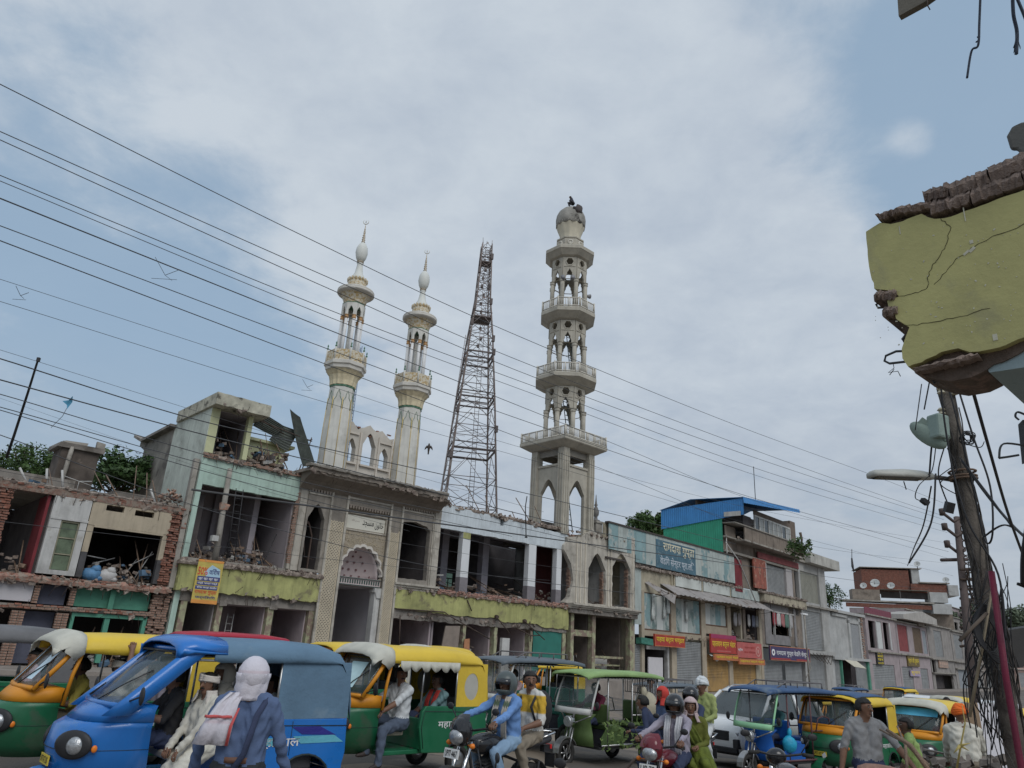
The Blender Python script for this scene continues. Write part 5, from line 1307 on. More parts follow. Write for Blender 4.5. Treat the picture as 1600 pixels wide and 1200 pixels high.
sign_shop()

def brown_building():
 t = FB.thing('brown_tower_house', 'brown concrete house with a glazed roof room under blue sheeting', 'building', 24)
 b = MB()
 b.prism([rect(15.3, 22.6, 8.25, 12.5)], .4, .6); b.box(15.3, 15.5, .6, 9, 8, 12.9); b.box(22.4, 32.6, .3, .5, 11.3, 12.6); b.box(15.3, 32.6, 8.8, 9, 0, 13)
 b.box(22.2, 23.7, .1, .4, 3.3, 11.3); b.box(29.3, 32.6, .1, .4, 3.3, 8.2); b.box(23.7, 24.2, .1, .4, 8.2, 11.3); b.box(30.9, 31.4, .05, .4, 8.2, 11.3)
 b.build('wall', brownc, t)
 b = MB(); b.box(15.3, 32.4, -.02, 8.7, 11.1, 11.3); b.box(22, 32.6, .0, 8.7, 8.0, 8.25); b.box(15.5, 32.4, .7, 8.7, 12.6, 12.75); b.box(22, 32.6, .1, 8.7, 3.1, 3.3); b.build('floor_slab', concrete, t)
 b = MB()
 for i in range(9): b.box(17.5 + i * 1.62, 19.06 + i * 1.62, -1.0, -.9, 12.45, 13.65)
 b.box(15.4, 17.45, -.1, -.0, 12.6, 13.5); b.build('balcony_panel', mat('brown_panel', (.20, .165, .135), .9, .25, 1, (.13, .105, .09), .35, .4, .3, streak=.4), t)
 b = MB(); b.box(17.4, 32.2, -1.0, .4, 12.3, 12.45); b.box(15.3, 32.3, -1.1, .6, 13.65, 13.75); b.box(15.3, 17.4, -.2, .6, 12.4, 12.55); b.build('balcony_slab', concrete, t)
 b = MB(); b.box(15.6, 31.3, 2.8, 3, 12.75, 16.2); b.box(20.7, 29.6, -.6, -.5, 15.3, 15.75); b.box(29.6, 31.0, -.6, -.4, 13.75, 16.1); b.box(31.3, 31.6, .3, 3, 12.75, 16.4); b.box(31.8, 32.3, .1, .4, 12.7, 16.0); b.build('roof_room', mat('brown_room2', (.14, .11, .09), .9), t)
 f = MB(); x0, x1 = 20.8, 29.5
 f.box(x0, x1, -.6, -.5, 15.15, 15.3); f.box(x0, x1, -.6, -.5, 13.75, 13.85)
 for i in range(9): f.box(x0 + i * (x1 - x0) / 8 - .06, x0 + i * (x1 - x0) / 8 + .06, -.62, -.5, 13.75, 15.3)
 q = f.build('window', mat('white_window_frame', (.5, .5, .48), .6), t)
 for i in range(8): MB().box(x0 + .07 + i * (x1 - x0) / 8, x0 - .07 + (i + 1) * (x1 - x0) / 8, -.56, -.54, 13.86, 15.14).build('pane', [glassd, mat('pale_pane', (.28, .29, .28), .4, .2), glassd, mat('pale_pane', (.28, .29, .28))][i % 4] if i != 4 else mat('pale_pane', (.28, .29, .28)), q)
 b = MB(); b.box(18.8, 20.6, -.3, -.1, 13.75, 15.0); b.build('gap_shade', int_d, t)  # solid dark box in place of the shade in a gap
 # blue and green corrugated sheeting
 def corr(name, m_, P0, P1, zt0, zt1, zb0, zb1, pitch=.22):
  P0, P1 = Vector(P0), Vector(P1); n = int((P1 - P0).length / pitch) * 2; d = (P1 - P0).normalized(); nn = Vector((-d.y, d.x, 0)); b = MB()
  r0, r1 = [], []
  for i in range(n + 1):
   f = i / n; p = P0.lerp(P1, f) + nn * (.04 if i % 2 else 0)
   r0.append(p + Vector((0, 0, zb0 + (zb1 - zb0) * f))); r1.append(p + Vector((0, 0, zt0 + (zt1 - zt0) * f)))
  b.loft([r0, r1], sm=False); b.build(name, m_, t, thick=.012)
 gm = mat('green_sheeting', (.03, .25, .16), .55, .12, 1.5, streak=.3, bump=0); bm_ = mat('blue_sheeting', (.045, .20, .46), .5, .12, 1.5, streak=.2, bump=0)
 corr('green_side_sheet', gm, (15.2, 6.3, 0), (15.2, .1, 0), 13.9, 14.25, 11.9, 10.95)
 corr('blue_side_sheet', bm_, (15.12, 6.5, 0), (15.12, -2.1, 0), 15.35, 15.8, 13.45, 14.3)
 b = MB(); n = 55
 ra = [Vector((15.0 + i * .25, -2.15, 15.86 + .02 * i + (.04 if i % 2 else 0))) for i in range(n)]; rb = [Vector((15.0 + i * .25, 3.2, 16.1 + .02 * i + (.04 if i % 2 else 0))) for i in range(n)]; rc = [Vector((15.0 + i * .25, 6.6, 15.3 + .01 * i)) for i in range(n)]
 b.loft([ra, rb, rc], sm=False); b.build('roof_sheet', bm_, t, thick=.02)
 b = MB(); rd = [Vector((15.0 + i * .25, -2.2, 15.3 + .024 * i + (.05 if i % 2 else 0))) for i in range(n)]; b.loft([ra, rd], sm=False); b.build('fascia_sheet', bm_, t, thick=.012)
 MB().box(15.0, 15.1, -1.8, -.2, 14.2, 14.62).build('white_patch', white_w, t)
 b = MB(); b.tube([(24.9, 1, 16.5), (24.9, 1, 21.2)], .04, 4); FB.solo(b, 'antenna_rod', rod_m, 'thin aerial rod on the blue sheet roof', 'aerial')
 b = MB(); b.tube([(15.35, -.1, 11.9), (17.4, -.3, 10.5), (20.6, -.5, 6.6)], .06, 5); b.tube([(15.5, -.1, 12.6), (15.5, -.1, 8.3)], .05, 5); b.build('drain_pipe', white_w, t)
 # upper storey shutter between red prints
 rp = mat('faded_red_print', (.26, .085, .06), .8, .4, 2.2, (.34, .23, .17), .42, .3, .1)
 b = MB(); b.box(21.1, 22.2, -.1, .05, 8.4, 11.2); b.box(22.2, 23.9, -.08, .05, 8.45, 11.2); b.build('poster_panel', rp, t)
 MB().box(22.4, 32.6, -.05, .1, 11.35, 11.95).build('red_band', mat('faded_maroon', (.20, .06, .06), .85, .3, 1.5), t)
 shutter(FB, t, 24.3, 29.2, 8.3, 11.0, .25, shutter_m)
 b = MB(); b.box(29.25, 30.8, .05, .35, 8.25, 11.1); b.box(23.95, 24.3, .0, .3, 8.25, 11.1); b.build('pale_pier', mat('pale_pier', (.36, .34, .335), .85, .1), t)
 # middle storey
 b = MB(); b.box(22.2, 32.8, -.5, .3, 7.2, 8.0, j=.03); b.build('yellow_ledge', oldc, t)
 rubble_line(t, 21.5, 32.8, -.6, 0, 8.0, .15)
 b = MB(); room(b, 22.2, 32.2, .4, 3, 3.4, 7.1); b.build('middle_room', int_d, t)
 b = MB(); b.box(23.2, 24.6, .0, .4, 3.4, 7.1); b.box(24.6, 30.4, .1, .35, 3.4, 4.3); b.box(30.4, 30.9, .0, .35, 3.4, 7.1); b.box(25, 31.9, .1, .3, 6.5, 7.15); b.build('grey_wall', mat('mid_grey_wall', (.20, .19, .19), .9, .2, 1.4), t)
 for i, c in enumerate(((.22, .04, .05), (.42, .41, .40), (.30, .13, .13), (.10, .17, .14), (.34, .33, .33))):
  x = 25.0 + i * 1.0
  b = MB(); b.loft([[Vector((x + .7 * (j / 5), -.05 + .06 * math.sin(j * 2 + q * .4), 6.4 - .26 * q * R.uniform(.8, 1.1))) for j in range(6)] for q in range(6)]); b.build('hanging_cloth', mat('cloth_b%d' % i, c, .9, .2, 4), t, thick=.015)
 b = MB(); b.box(29.0, 29.15, -.1, .1, 4.3, 6.5); b.box(25.2, 25.3, -.1, .1, 4.3, 6.5); b.box(25.2, 30.2, -.1, .1, 6.4, 6.52); b.build('window_frame', white_w, t)
 clutter(t, 22.4, 32, .4, 2, 3.45, 80, hmax=1.6); clutter(t, 15.8, 31, .8, 2.5, 12.8, 70, hmax=1.2); fringe_bits(t, 22, 32.6, -.5, 7.3, 26); fringe_bits(t, 16, 32, -1, 12.4, 16)
 # ground floor behind the rickshaws
 shutter(FB, t, 27.6, 31.8, .14, 1.75, .15, shutter_m); shutter(FB, t, 22.2, 26.8, .14, 1.75, .15, shutter_m)
 # street lamp before the sign
 k = FB.thing('thin_lamp_post', 'slim pale street lamp post before the purple sign', 'street lamp', 24.3, -3.4, 0)
 b = MB(); b.tube([(24.3, -3.4, 0), (24.3, -3.4, 6.2)], .07, 6); b.build('post', concrete, k)
 b = MB(); b.box(23.7, 25.0, -3.5, -3.3, 6.15, 6.3); b.build('lamp_head', mat('lamp_white', (.7, .7, .66), .4), k)
 b = MB(); b.tube([(24.3, -3.4, 2.6), (24.9, -3.4, 1.4), (23.6, -3.4, .6)], .04, 5); b.build('bracket', concrete, k)
brown_building()

def shutter_building():
 t = FB.thing('grey_shutter_building', 'plain two storey building with large grey roller shutters and flat roof slab', 'building', 37)
 pl = mat('grey_white_plaster', (.34, .335, .32), .88, .15, 1, (.24, .23, .22), .35, .35, .2, streak=.3)
 b = MB(); b.box(32.6, 33.1, .05, .4, 0, 12.2); b.box(38.4, 40.4, .0, .4, 0, 12.2); b.box(33.1, 38.4, .1, .4, 11.3, 12.2); b.box(33.1, 38.4, .1, .4, 7.2, 8.1); b.box(40.2, 40.4, .4, 9, 0, 12.2); b.build('wall', pl, t)
 b = MB(); b.prism([rect(34.2, 43.3, 12.25, 13.35)], -.8, 5); b.build('roof_slab', mat('stained_slab', (.40, .39, .355), .9, .2, 1, (.18, .17, .15), .35, .4, .3, streak=.5), t)
 b = MB(); b.box(32.6, 34.2, -.2, 8, 12.2, 12.5); b.box(32.6, 43, -.3, .3, 7.6, 7.8); b.build('ledge', concrete, t)
 shutter(FB, t, 33.1, 38.3, 8.1, 11.3, .2, mat('olive_shutter', (.22, .215, .18), .6, .15, 1.2, streak=.2, bump=.05)); shutter(FB, t, 33.1, 38.4, 3.2, 7.2, .2, shutter_m, pitch=.16); shutter(FB, t, 33.1, 38.4, .14, 2.7, .2, shutter_m)
 b = MB(); b.box(32.6, 41, -.25, .3, 2.75, 3.15); b.build('street_ledge', pl, t)
 b = MB()
 for s_ in range(5): b.tube([(32.8 + s_, -.4, 2.9), (34.5 + s_, -.5, 2.2 - .1 * s_), (37.5 + s_ * .5, -.4, 2.8)], .03, 4)
 b.build('slack_cable', iron, t)
 # pale lower building with narrow door
 u = FB.thing('pale_low_building', 'pale grey low building with one narrow grey door upstairs', 'building', 46)
 b = MB(); b.box(40.5, 53.0, .3, .5, 2.6, 7.9); b.box(47.3, 47.9, .1, .3, 2.4, 7.2); b.box(51.0, 51.7, .1, .3, 2.4, 7.4); b.box(47.3, 51.7, .1, .3, 6.65, 7.0); b.box(40.5, 53.2, -.1, .3, 7.6, 7.9); b.box(40.5, 53.2, -.3, .3, 2.4, 2.7); b.box(40.5, 41.2, .05, .4, 0, 8); b.box(42, 47, .1, .3, 7.2, 7.5)
 b.build('wall', mat('pale_grey_wall', (.37, .37, .36), .88, .15, .9, (.27, .265, .255), .35, .3, .15, streak=.25), u)
 shutter(FB, u, 47.9, 51.0, 2.7, 6.6, .2, mat('flat_grey_door', (.25, .255, .26), .7, .08, bump=0), name='door')
 b = MB()
 for i in range(18): b.cbox((51.9 + R.uniform(-.1, .1), .05, 2.8 + i * .27), (.5, .2, .2), j=.04)
 b.build('toothed_edge', brick_d, u)
 shutter(FB, u, 41.3, 43.2, .14, 2.3, .2, shutter_m); shutter(FB, u, 48.5, 52.5, .14, 2.3, .2, shutter_m)
 b = MB(); room(b, 43.6, 47.8, .5, 4, .14, 2.3); b.build('shop_room', int_d, u)
 b = MB(); b.add([(43.5, -.1, 2.6), (47.8, -.1, 2.5), (48.0, -1.2, 1.6), (43.9, -1.2, 1.75)], [(0, 1, 2, 3)]); b.build('cloth_awning', mat('pale_canvas', (.45, .42, .34), .85, .1), u, thick=.03)
 b = MB(); b.box(43.2, 43.5, -.05, .4, 0, 2.5); b.box(52.5, 53.1, -.05, .4, 0, 2.5); b.build('pier', greenp, u)
shutter_building()

def far_row():
 """houses farther along: every house its own thing, with storeys, openings and signs"""
 pink = mat('pale_pink_wall', (.32, .27, .275), .88, .15, .8, (.23, .19, .19), .3, .3, .1, streak=.3)
 maro = mat('maroon_band', (.17, .05, .07), .8, .2)
 gry = mat('smoky_wall', (.255, .235, .22), .9, .2, .8, (.18, .165, .155), .35, .3, .1, streak=.3)
 def house(name, label, x0, x1, z1, m_, y=0., ops=(), floors=(3.7,), depth=10, roof=.3):
  t = FB.thing(name, label, 'house', (x0 + x1) / 2, y)
  b = MB(); b.prism([rect(x0, x1, 0, z1)] + [rect(a, c, d, e) for a, c, d, e, _ in ops], y, y + .3); b.box(x0, x0 + .2, y + .3, y + depth, 0, z1); b.box(x1 - .2, x1, y + .3, y + depth, 0, z1); b.box(x0 + .2, x1 - .2, y + depth - .2, y + depth, 0, z1)
  b.build('wall', m_, t)
  b = MB(); b.box(x0, x1, y - roof, y + depth, z1, z1 + .18)
  b.build('roof', concrete, t)
  b = MB()
  for f in floors: b.box(x0 - .02, x1 + .02, y - .35, y - .002, f - .1, f + .08)
  b.build('ledge', concrete, t)
  for a, c, d, e, k in ops:
   if k is None: b = MB(); b.box(a, c, y + 1.4, y + 1.5, d, e); b.build('opening_shade', int_d, t)  # dark panel behind the opening: indoor shade is put into its colour
   elif k == 's': shutter(FB, t, a, c, d, e, y + .1, shutter_m, pitch=.2)
   else: b = MB(); b.box(a, c, y + .1, y + .16, d, e); b.build('door', k, t)
  return t
 rd = mat('dull_red_door', (.20, .045, .045), .7, .2); br = mat('brown_slat', (.14, .095, .055), .7, .3, 3, wave=('Z', 2.2, (.09, .06, .04))); wd = mat('white_door', (.48, .49, .48), .7, .08); bl = mat('blue_grey_door', (.22, .24, .26), .7)
 t = house('maroon_top_house', 'two storey pink house with a maroon band and red and white doors', 53.3, 66, 8.0, pink, ops=((54.4, 57.2, 4.1, 7.4, None), (57.7, 59.9, 4.1, 7.5, wd), (60.4, 62.8, 4.1, 7.5, None), (54.5, 63.5, .2, 2.2, 's')))
 MB().box(53.3, 64.5, -.06, -.002, 7.95, 9.0).build('maroon_band', maro, t)
 b = MB(); b.box(54.4, 63, .01, .28, 3.9, 4.1); b.box(57.25, 57.35, -.1, .1, 4.1, 7.5); b.box(62.9, 63.2, -.1, .1, 4.1, 7.5); b.build('trim', wd, t)
 t = house('red_door_house', 'pinkish house with a dull red door and a brown slatted shutter upstairs', 66.2, 82, 7.9, pink, ops=((66.9, 71.6, 4.1, 7.6, rd), (74.3, 78.8, 4.1, 7.6, br), (79.3, 81.6, 4.1, 7.4, bl), (66.8, 72, .2, 2.1, 's'), (76, 80, .2, 2.0, 's')))
 b = MB(); b.prism([[(66, 8.3), (66, 8.9), (76, 9.9), (84, 9.3), (84, 8.4)]], -1.2, 2); b.build('roof_slab', mat('broken_pale_slab', (.35, .33, .305), .9, .2, .8, (.24, .22, .2), .4, .3), t)
 b = MB(); b.box(76, 79, -.6, .1, 7.9, 8.7); b.build('air_cooler', brownc, t)
 house('smoky_house', 'smoky grey house with a recessed window beyond the red door house', 82.4, 97, 8.4, gry, ops=((86.2, 91, 3.9, 7.8, 's'), (83, 85.2, 1.5, 3.3, None), (84, 95, .1, 1.2, None)), floors=(3.5, 1.5))
 house('pale_column_house', 'grey house with pale upright columns seen behind the metal pole', 97.4, 118, 8.2, gry, ops=((99, 104.5, 3.9, 7.8, 's'), (106, 112, 3.9, 7.6, bl), (99, 107, .2, 2.2, bl), (109, 116, .2, 2.2, 's')), floors=(3.4, 2.3))
 house('far_brown_house', 'brownish far house behind the tall utility pole', 119, 150, 9.2, mat('brownish_wall', (.24, .20, .175), .9, .2, .6), ops=((122, 128, 3.6, 6.6, None), (131, 137, 3.6, 6.6, 's'), (140, 147, 3.6, 6.6, None), (121, 146, .2, 2.4, 's')), floors=(3.1,))
 t = house('pinkish_end_house', 'pale pink far house at the right edge of the street', 152, 200, 10.6, mat('salmon_wall', (.36, .26, .225), .9, .15, .5, (.28, .2, .17), .3), ops=((156, 164, 3.4, 6.6, None), (168, 178, 3.4, 6.6, None), (182, 192, 3.4, 6.6, None), (155, 196, .2, 2.4, 's')), floors=(3.0,))
 for x0, x1, z, dy in ((110, 140, 12.5, 10), (142, 185, 14.5, 14), (180, 250, 19, 20)):
  tt = house('distant_house', {110: 'distant pale house stepped behind the right end of the street', 142: 'second distant block rising behind the street end', 180: 'farthest pale block on the rise at the right'}[x0], x0, x1, z, pink if x0 != 142 else gry, y=dy, ops=tuple((x0 + 3 + i * 6, x0 + 6.5 + i * 6, z - 3.2, z - 1, None) for i in range(int((x1 - x0 - 4) / 6))), floors=(4,))
 # brick house behind with roof terrace, turned away from the street line
 o_ = at(1340, 1042, 150); FC = PlaneQ(104, (o_.x, o_.y)); t = FC.thing('brick_roof_house', 'brick house with stepped roof terraces and satellite dishes behind the pink house', 'house', 6, 0)
 rb = mat('old_red_brick', (.165, .07, .05), .92, .35, 3, (.12, .075, .06), .4, .3, .4); pg = mat('pale_grey_wall', (.37, .37, .36))
 def bb(name, m_, L_):
  for px0, py0, px1, py1, y0, y1 in L_:
   x0, z1 = FC.q(px0, py0, y0); x1, z0 = FC.q(px1, py1, y0); MB().box(x0, x1, y0, y1, z0, z1).build(name, m_, t)
 bb('brick_wall', rb, ((1345, 889, 1423, 925, 0, 8), (1423, 912, 1481, 928, -.5, 6), (1322, 941, 1457, 953, -4, -3.6)))
 bb('terrace_slab', concrete, ((1343, 885, 1440, 889, -.4, 8), (1437, 909, 1484, 912.5, -.8, 6), (1318, 938, 1460, 941.5, -4.3, 0), (1376, 920.5, 1453, 923, -2.6, 0)))
 bb('pale_wall', pg, ((1423, 889, 1438, 912, .0, 5), (1481, 914, 1499, 931, -1, 6), (1457, 943, 1489, 960, -4.2, 3), (1452, 925, 1482, 942, -1.8, 2)))
 bb('terrace_room', brownc, ((1331, 920, 1376, 938, -3, 0), (1345, 953, 1500, 1040, -2, 6)))
 bb('terrace_shade', int_d, ((1376, 924, 1480, 938, -.2, 0),))  # dark panel: shade under the terrace slab is put into its colour
 bb('terrace_post', white_w, ((1406, 923, 1408, 938, -2.5, -2.3), (1450, 923, 1452, 940, -2.5, -2.3)))
 def dish(px, py, r_, lab):
  x, z = FC.q(px, py, -3); d = FC.thing('satellite_dish', lab, 'satellite dish', x, -3, z - 1.1); z -= 1.1; y = -3; r_ *= 1.25
  b = MB(); ax = Vector((-.4, -1, .5)).normalized(); mx = Matrix.Translation((x, y, z + 1.1)) @ ax.to_track_quat('Z', 'Y').to_matrix().to_4x4()
  b.lathe([(.05, -.25 * r_), (r_ * .5, -.18 * r_), (r_ * .85, -.05 * r_), (r_, .05 * r_), (r_ * .97, .07 * r_), (r_ * .8, -.02 * r_), (.05, -.2 * r_)], n=16, mx=mx, sm=True); b.build('bowl', mat('dish_grey', (.40, .41, .40), .5), d)
  b = MB(); b.tube([(x, y + .2, z), (x, y + .1, z + 1.1)], .07, 5); b.tube([(x, y, z + 1.1), Vector((x, y, z + 1.1)) + ax * r_ * .9], .03, 4); b.build('arm', iron, d)
 dish(1367, 911, .75, 'white round satellite dish on the brick house terrace'); dish(1392, 915, .6, 'tilted grey satellite dish right of the white dish'); dish(1433, 881, .5, 'small dish on top of the brick roof block'); dish(1349, 915, .55, 'grey dish left of the white dish on the terrace'); dish(1478, 906, .5, 'dish at the right end of the brick roof')
 k = FB.thing('cream_water_tank', 'cream round water tank on a roof behind the pale low building', 'water tank', 46, 8, 8)
 b = MB(); b.lathe([(1.9, 8.2), (2.1, 8.4), (2.1, 10.0), (2.0, 10.4), (1.2, 10.8), (.4, 11)], (46.5, 8), 20); b.build('tank', mat('cream_tank', (.50, .45, .31), .6, .1), k)
 b = MB(); b.box(44.2, 48.8, 6.5, 9.5, 0, 8.2); b.build('tank_base', oldc, k)
 # small wall signs on the far row
 ysm = mat('sign_yellow', (.72, .50, .04)); dk = mat('sign_black', (.03, .03, .03), .6)
 def ws(x0, x1, z0, z1, m_, lab, lines, mm):
  s = FB.thing('wall_sign', lab, 'sign', x0, -.15, z0); MB().box(x0, x1, -.2, -.05, z0, z1).build('sign_board', m_, s)
  n = len(lines)
  for i, l in enumerate(lines):
   h_ = (z1 - z0) / n; text(s, l, x0 + .2, x1 - .2, z1 - (i + 1) * h_ + h_ * .18, z1 - i * h_ - h_ * .15, -.215, mm)
 ws(55.9, 58.6, 2.15, 3.75, dk, 'small black sign with stacked yellow words under the maroon house', ['बैंड', 'बाजा', 'घर', 'शादी'], ysm)
 ws(69.5, 75.2, 2.2, 3.6, mat('sign_brown_yellow', (.14, .10, .03), .6), 'yellow lettered brown sign above the lilac board', ['गहने की दुकान'], ysm)
 ws(70.2, 75.0, .9, 1.7, mat('sign_lilac', (.32, .26, .36), .6), 'lilac sign below the brown sign on the pink row', ['सुनार'], ysm)
 ws(86.5, 92.0, 2.3, 3.5, mat('sign_tan', (.38, .26, .20), .6), 'tan sign with faded lines on the smoky house', ['कपड़े', 'की दुकान'], mat('faded_ink', (.30, .25, .22)))
far_row()

def lower_feet():
 done = set()
 for o in list(bpy.data.objects):
  r = o
  while r.parent: r = r.parent
  if o.type != 'MESH' or r.name not in OFF or abs(r.rotation_euler.z - FB.rz) > 1e-4 or o.data.name in done: continue
  done.add(o.data.name)
  if r.type == 'EMPTY' and abs(r.location.z) > 2.5: continue
  n = len(o.data.vertices); co = np.empty(n * 3); o.data.vertices.foreach_get('co', co); co = co.reshape(-1, 3)
  if o.parent: co[:, 2] -= np.where(co[:, 2] < .25, .95, 0.); o.data.vertices.foreach_set('co', co.ravel())
lower_feet()

# ------------------------------------------------------------------ trees
def crown(b, c, r, n, leaf, clump=.35, seed=1, squash=.8):
 rr = random.Random(seed); c = Vector(c)
 K = []
 while len(K) < 34:
  v = Vector((rr.uniform(-1, 1), rr.uniform(-1, 1), rr.uniform(-1, 1)))
  if v.length < 1: K.append((c + Vector((v.x, v.y, v.z * squash)) * r * .82, rr.uniform(.45, 1.0) * r * clump))
 for i in range(n):
  k, kr = rr.choice(K); d = Vector((rr.gauss(0, 1), rr.gauss(0, 1), rr.gauss(0, 1))).normalized(); p = k + d * kr * rr.uniform(.5, 1.1)
  s_ = leaf * rr.uniform(.6, 1.4); u_ = Vector((rr.gauss(0, 1), rr.gauss(0, 1), rr.gauss(0, .6))).normalized(); v_ = u_.cross(d + Vector((.01, .02, .03))).normalized()
  b.add([p - u_ * s_, p - v_ * s_ * .45, p + u_ * s_, p + v_ * s_ * .45], [(0, 1, 2, 3)])
def tree(px, py, dep, r, label, seed, n=5000, m_=None, leaf=.13, base=0., squash=.8, kind='tree'):
 c = at(px, py, dep); t = thing(kind, label, 'tree', (c.x, c.y, base), off=(c.x, c.y, base))
 b = MB(); rr = random.Random(seed)
 b.tube([(c.x, c.y, base), (c.x + .1, c.y, (base + c.z) / 2), (c.x, c.y, c.z)], [r * .09, r * .07, r * .03], 7)
 for i in range(9):
  d = Vector((rr.gauss(0, 1), rr.gauss(0, 1), rr.uniform(0, 1))).normalized() * r * .8; z0 = c.z - r * rr.uniform(.1, .6)
  b.tube([(c.x, c.y, z0), Vector((c.x, c.y, z0)) + d * .5 + Vector((0, 0, .1 * r)), Vector((c.x, c.y, z0)) + d], [r * .04, r * .025, r * .008], 5)
 b.build('trunk', barkm, t)
 b = MB(); crown(b, c, r, n, leaf, seed=seed, squash=squash); b.build('crown', m_ or leafm, t)
tree(35, 722, 40, 2.0, 'thin leafed green tree at the far left behind the brick shops', 3, 3600, leaf=.10, squash=.55)
tree(-40, 735, 42, 2.0, 'green tree cut by the left edge of the picture', 13, 2500, leaf=.11)
tree(190, 742, 40, 2.1, 'broad leafed dark green tree between tank house and grey wall', 5, 5200, leafd, .15, squash=.6)
tree(1012, 824, 84, 2.6, 'round dense green tree behind the faded signboard', 8, 6000, leafm, .2, squash=.75)
tree(1252, 855, 62, 1.3, 'small leafy sapling on the roof beside the shutter building', 9, 700, leafm, .14, base=12.4)
tree(1294, 930, 118, 3.0, 'dark bush behind the cream tank', 21, 1500, leafd, .18, base=6)
for i, (x, y, d, r_) in enumerate(((1478, 972, 190, 4), (1536, 968, 210, 6), (1580, 972, 210, 6), (1620, 966, 210, 6), (1445, 978, 170, 4))):
 tree(x, y, d, r_, ['hazy tree behind the metal pole', 'hazy broad tree right of the metal pole', 'far hazy tree near the right edge of the picture', 'far tree cut by the right edge of the picture', 'low far tree behind the stepped terraces'][i], 30 + i, 2600, mat('hazy_leaf', (.10, .125, .08), .8, .3, 2, bump=0), .5, base=1)  # paler, greyer leaf: air haze is put into the colour

# ------------------------------------------------------------------ people
_capT = None
def cap_prim(b, p, q, r0, r1, n=10):
 """tapered capsule as a closed tube with domed ends"""
 p, q = Vector(p), Vector(q); d = q - p
 if d.length < 1e-5: d = Vector((0, 0, 1e-3)); q = p + d
 u = d.normalized()
 pts = [p - u * r0 * .98, p - u * r0 * .7, p, q, q + u * r1 * .7, q + u * r1 * .98]
 b.tube(pts, [r0 * .2, r0 * .72, r0, r1, r1 * .72, r1 * .2], n)

def ik(a, t, l1, l2, pole):
 a, t = Vector(a), Vector(t); d = t - a; L_ = min(d.length, (l1 + l2) * .995); u = d.normalized(); t = a + u * L_
 x = (l1 * l1 - l2 * l2 + L_ * L_) / (2 * L_); h_ = math.sqrt(max(0, l1 * l1 - x * x))
 pv = Vector(pole); pv = (pv - u * pv.dot(u)); pv = pv.normalized() if pv.length > 1e-5 else u.orthogonal().normalized()
 return a + u * x + pv * h_, t

skins = [mat('skin_brown', (.16, .085, .055), .6, .08, 8, bump=.05), mat('skin_dark_brown', (.10, .055, .038), .6, .08, 8, bump=.05), mat('skin_light_brown', (.24, .135, .09), .6, .08, 8, bump=.05)]
hairm = mat('black_hair', (.012, .011, .010), .6, .3, 20, bump=.5, bsc=60)
eye_m = mat('eye_white', (.20, .18, .16), .3, 0, bump=0); pup_m = mat('pupil', (.01, .01, .01), .2, 0, bump=0); lip_m = mat('lip', (.16, .06, .05), .6, 0, bump=0)
def cloth(name, c, **k):
 k.setdefault('var', .16); k.setdefault('sc', 5); k.setdefault('bump', .8); k.setdefault('bsc', 7)
 return mat('cloth_' + name, c, .9, **k)

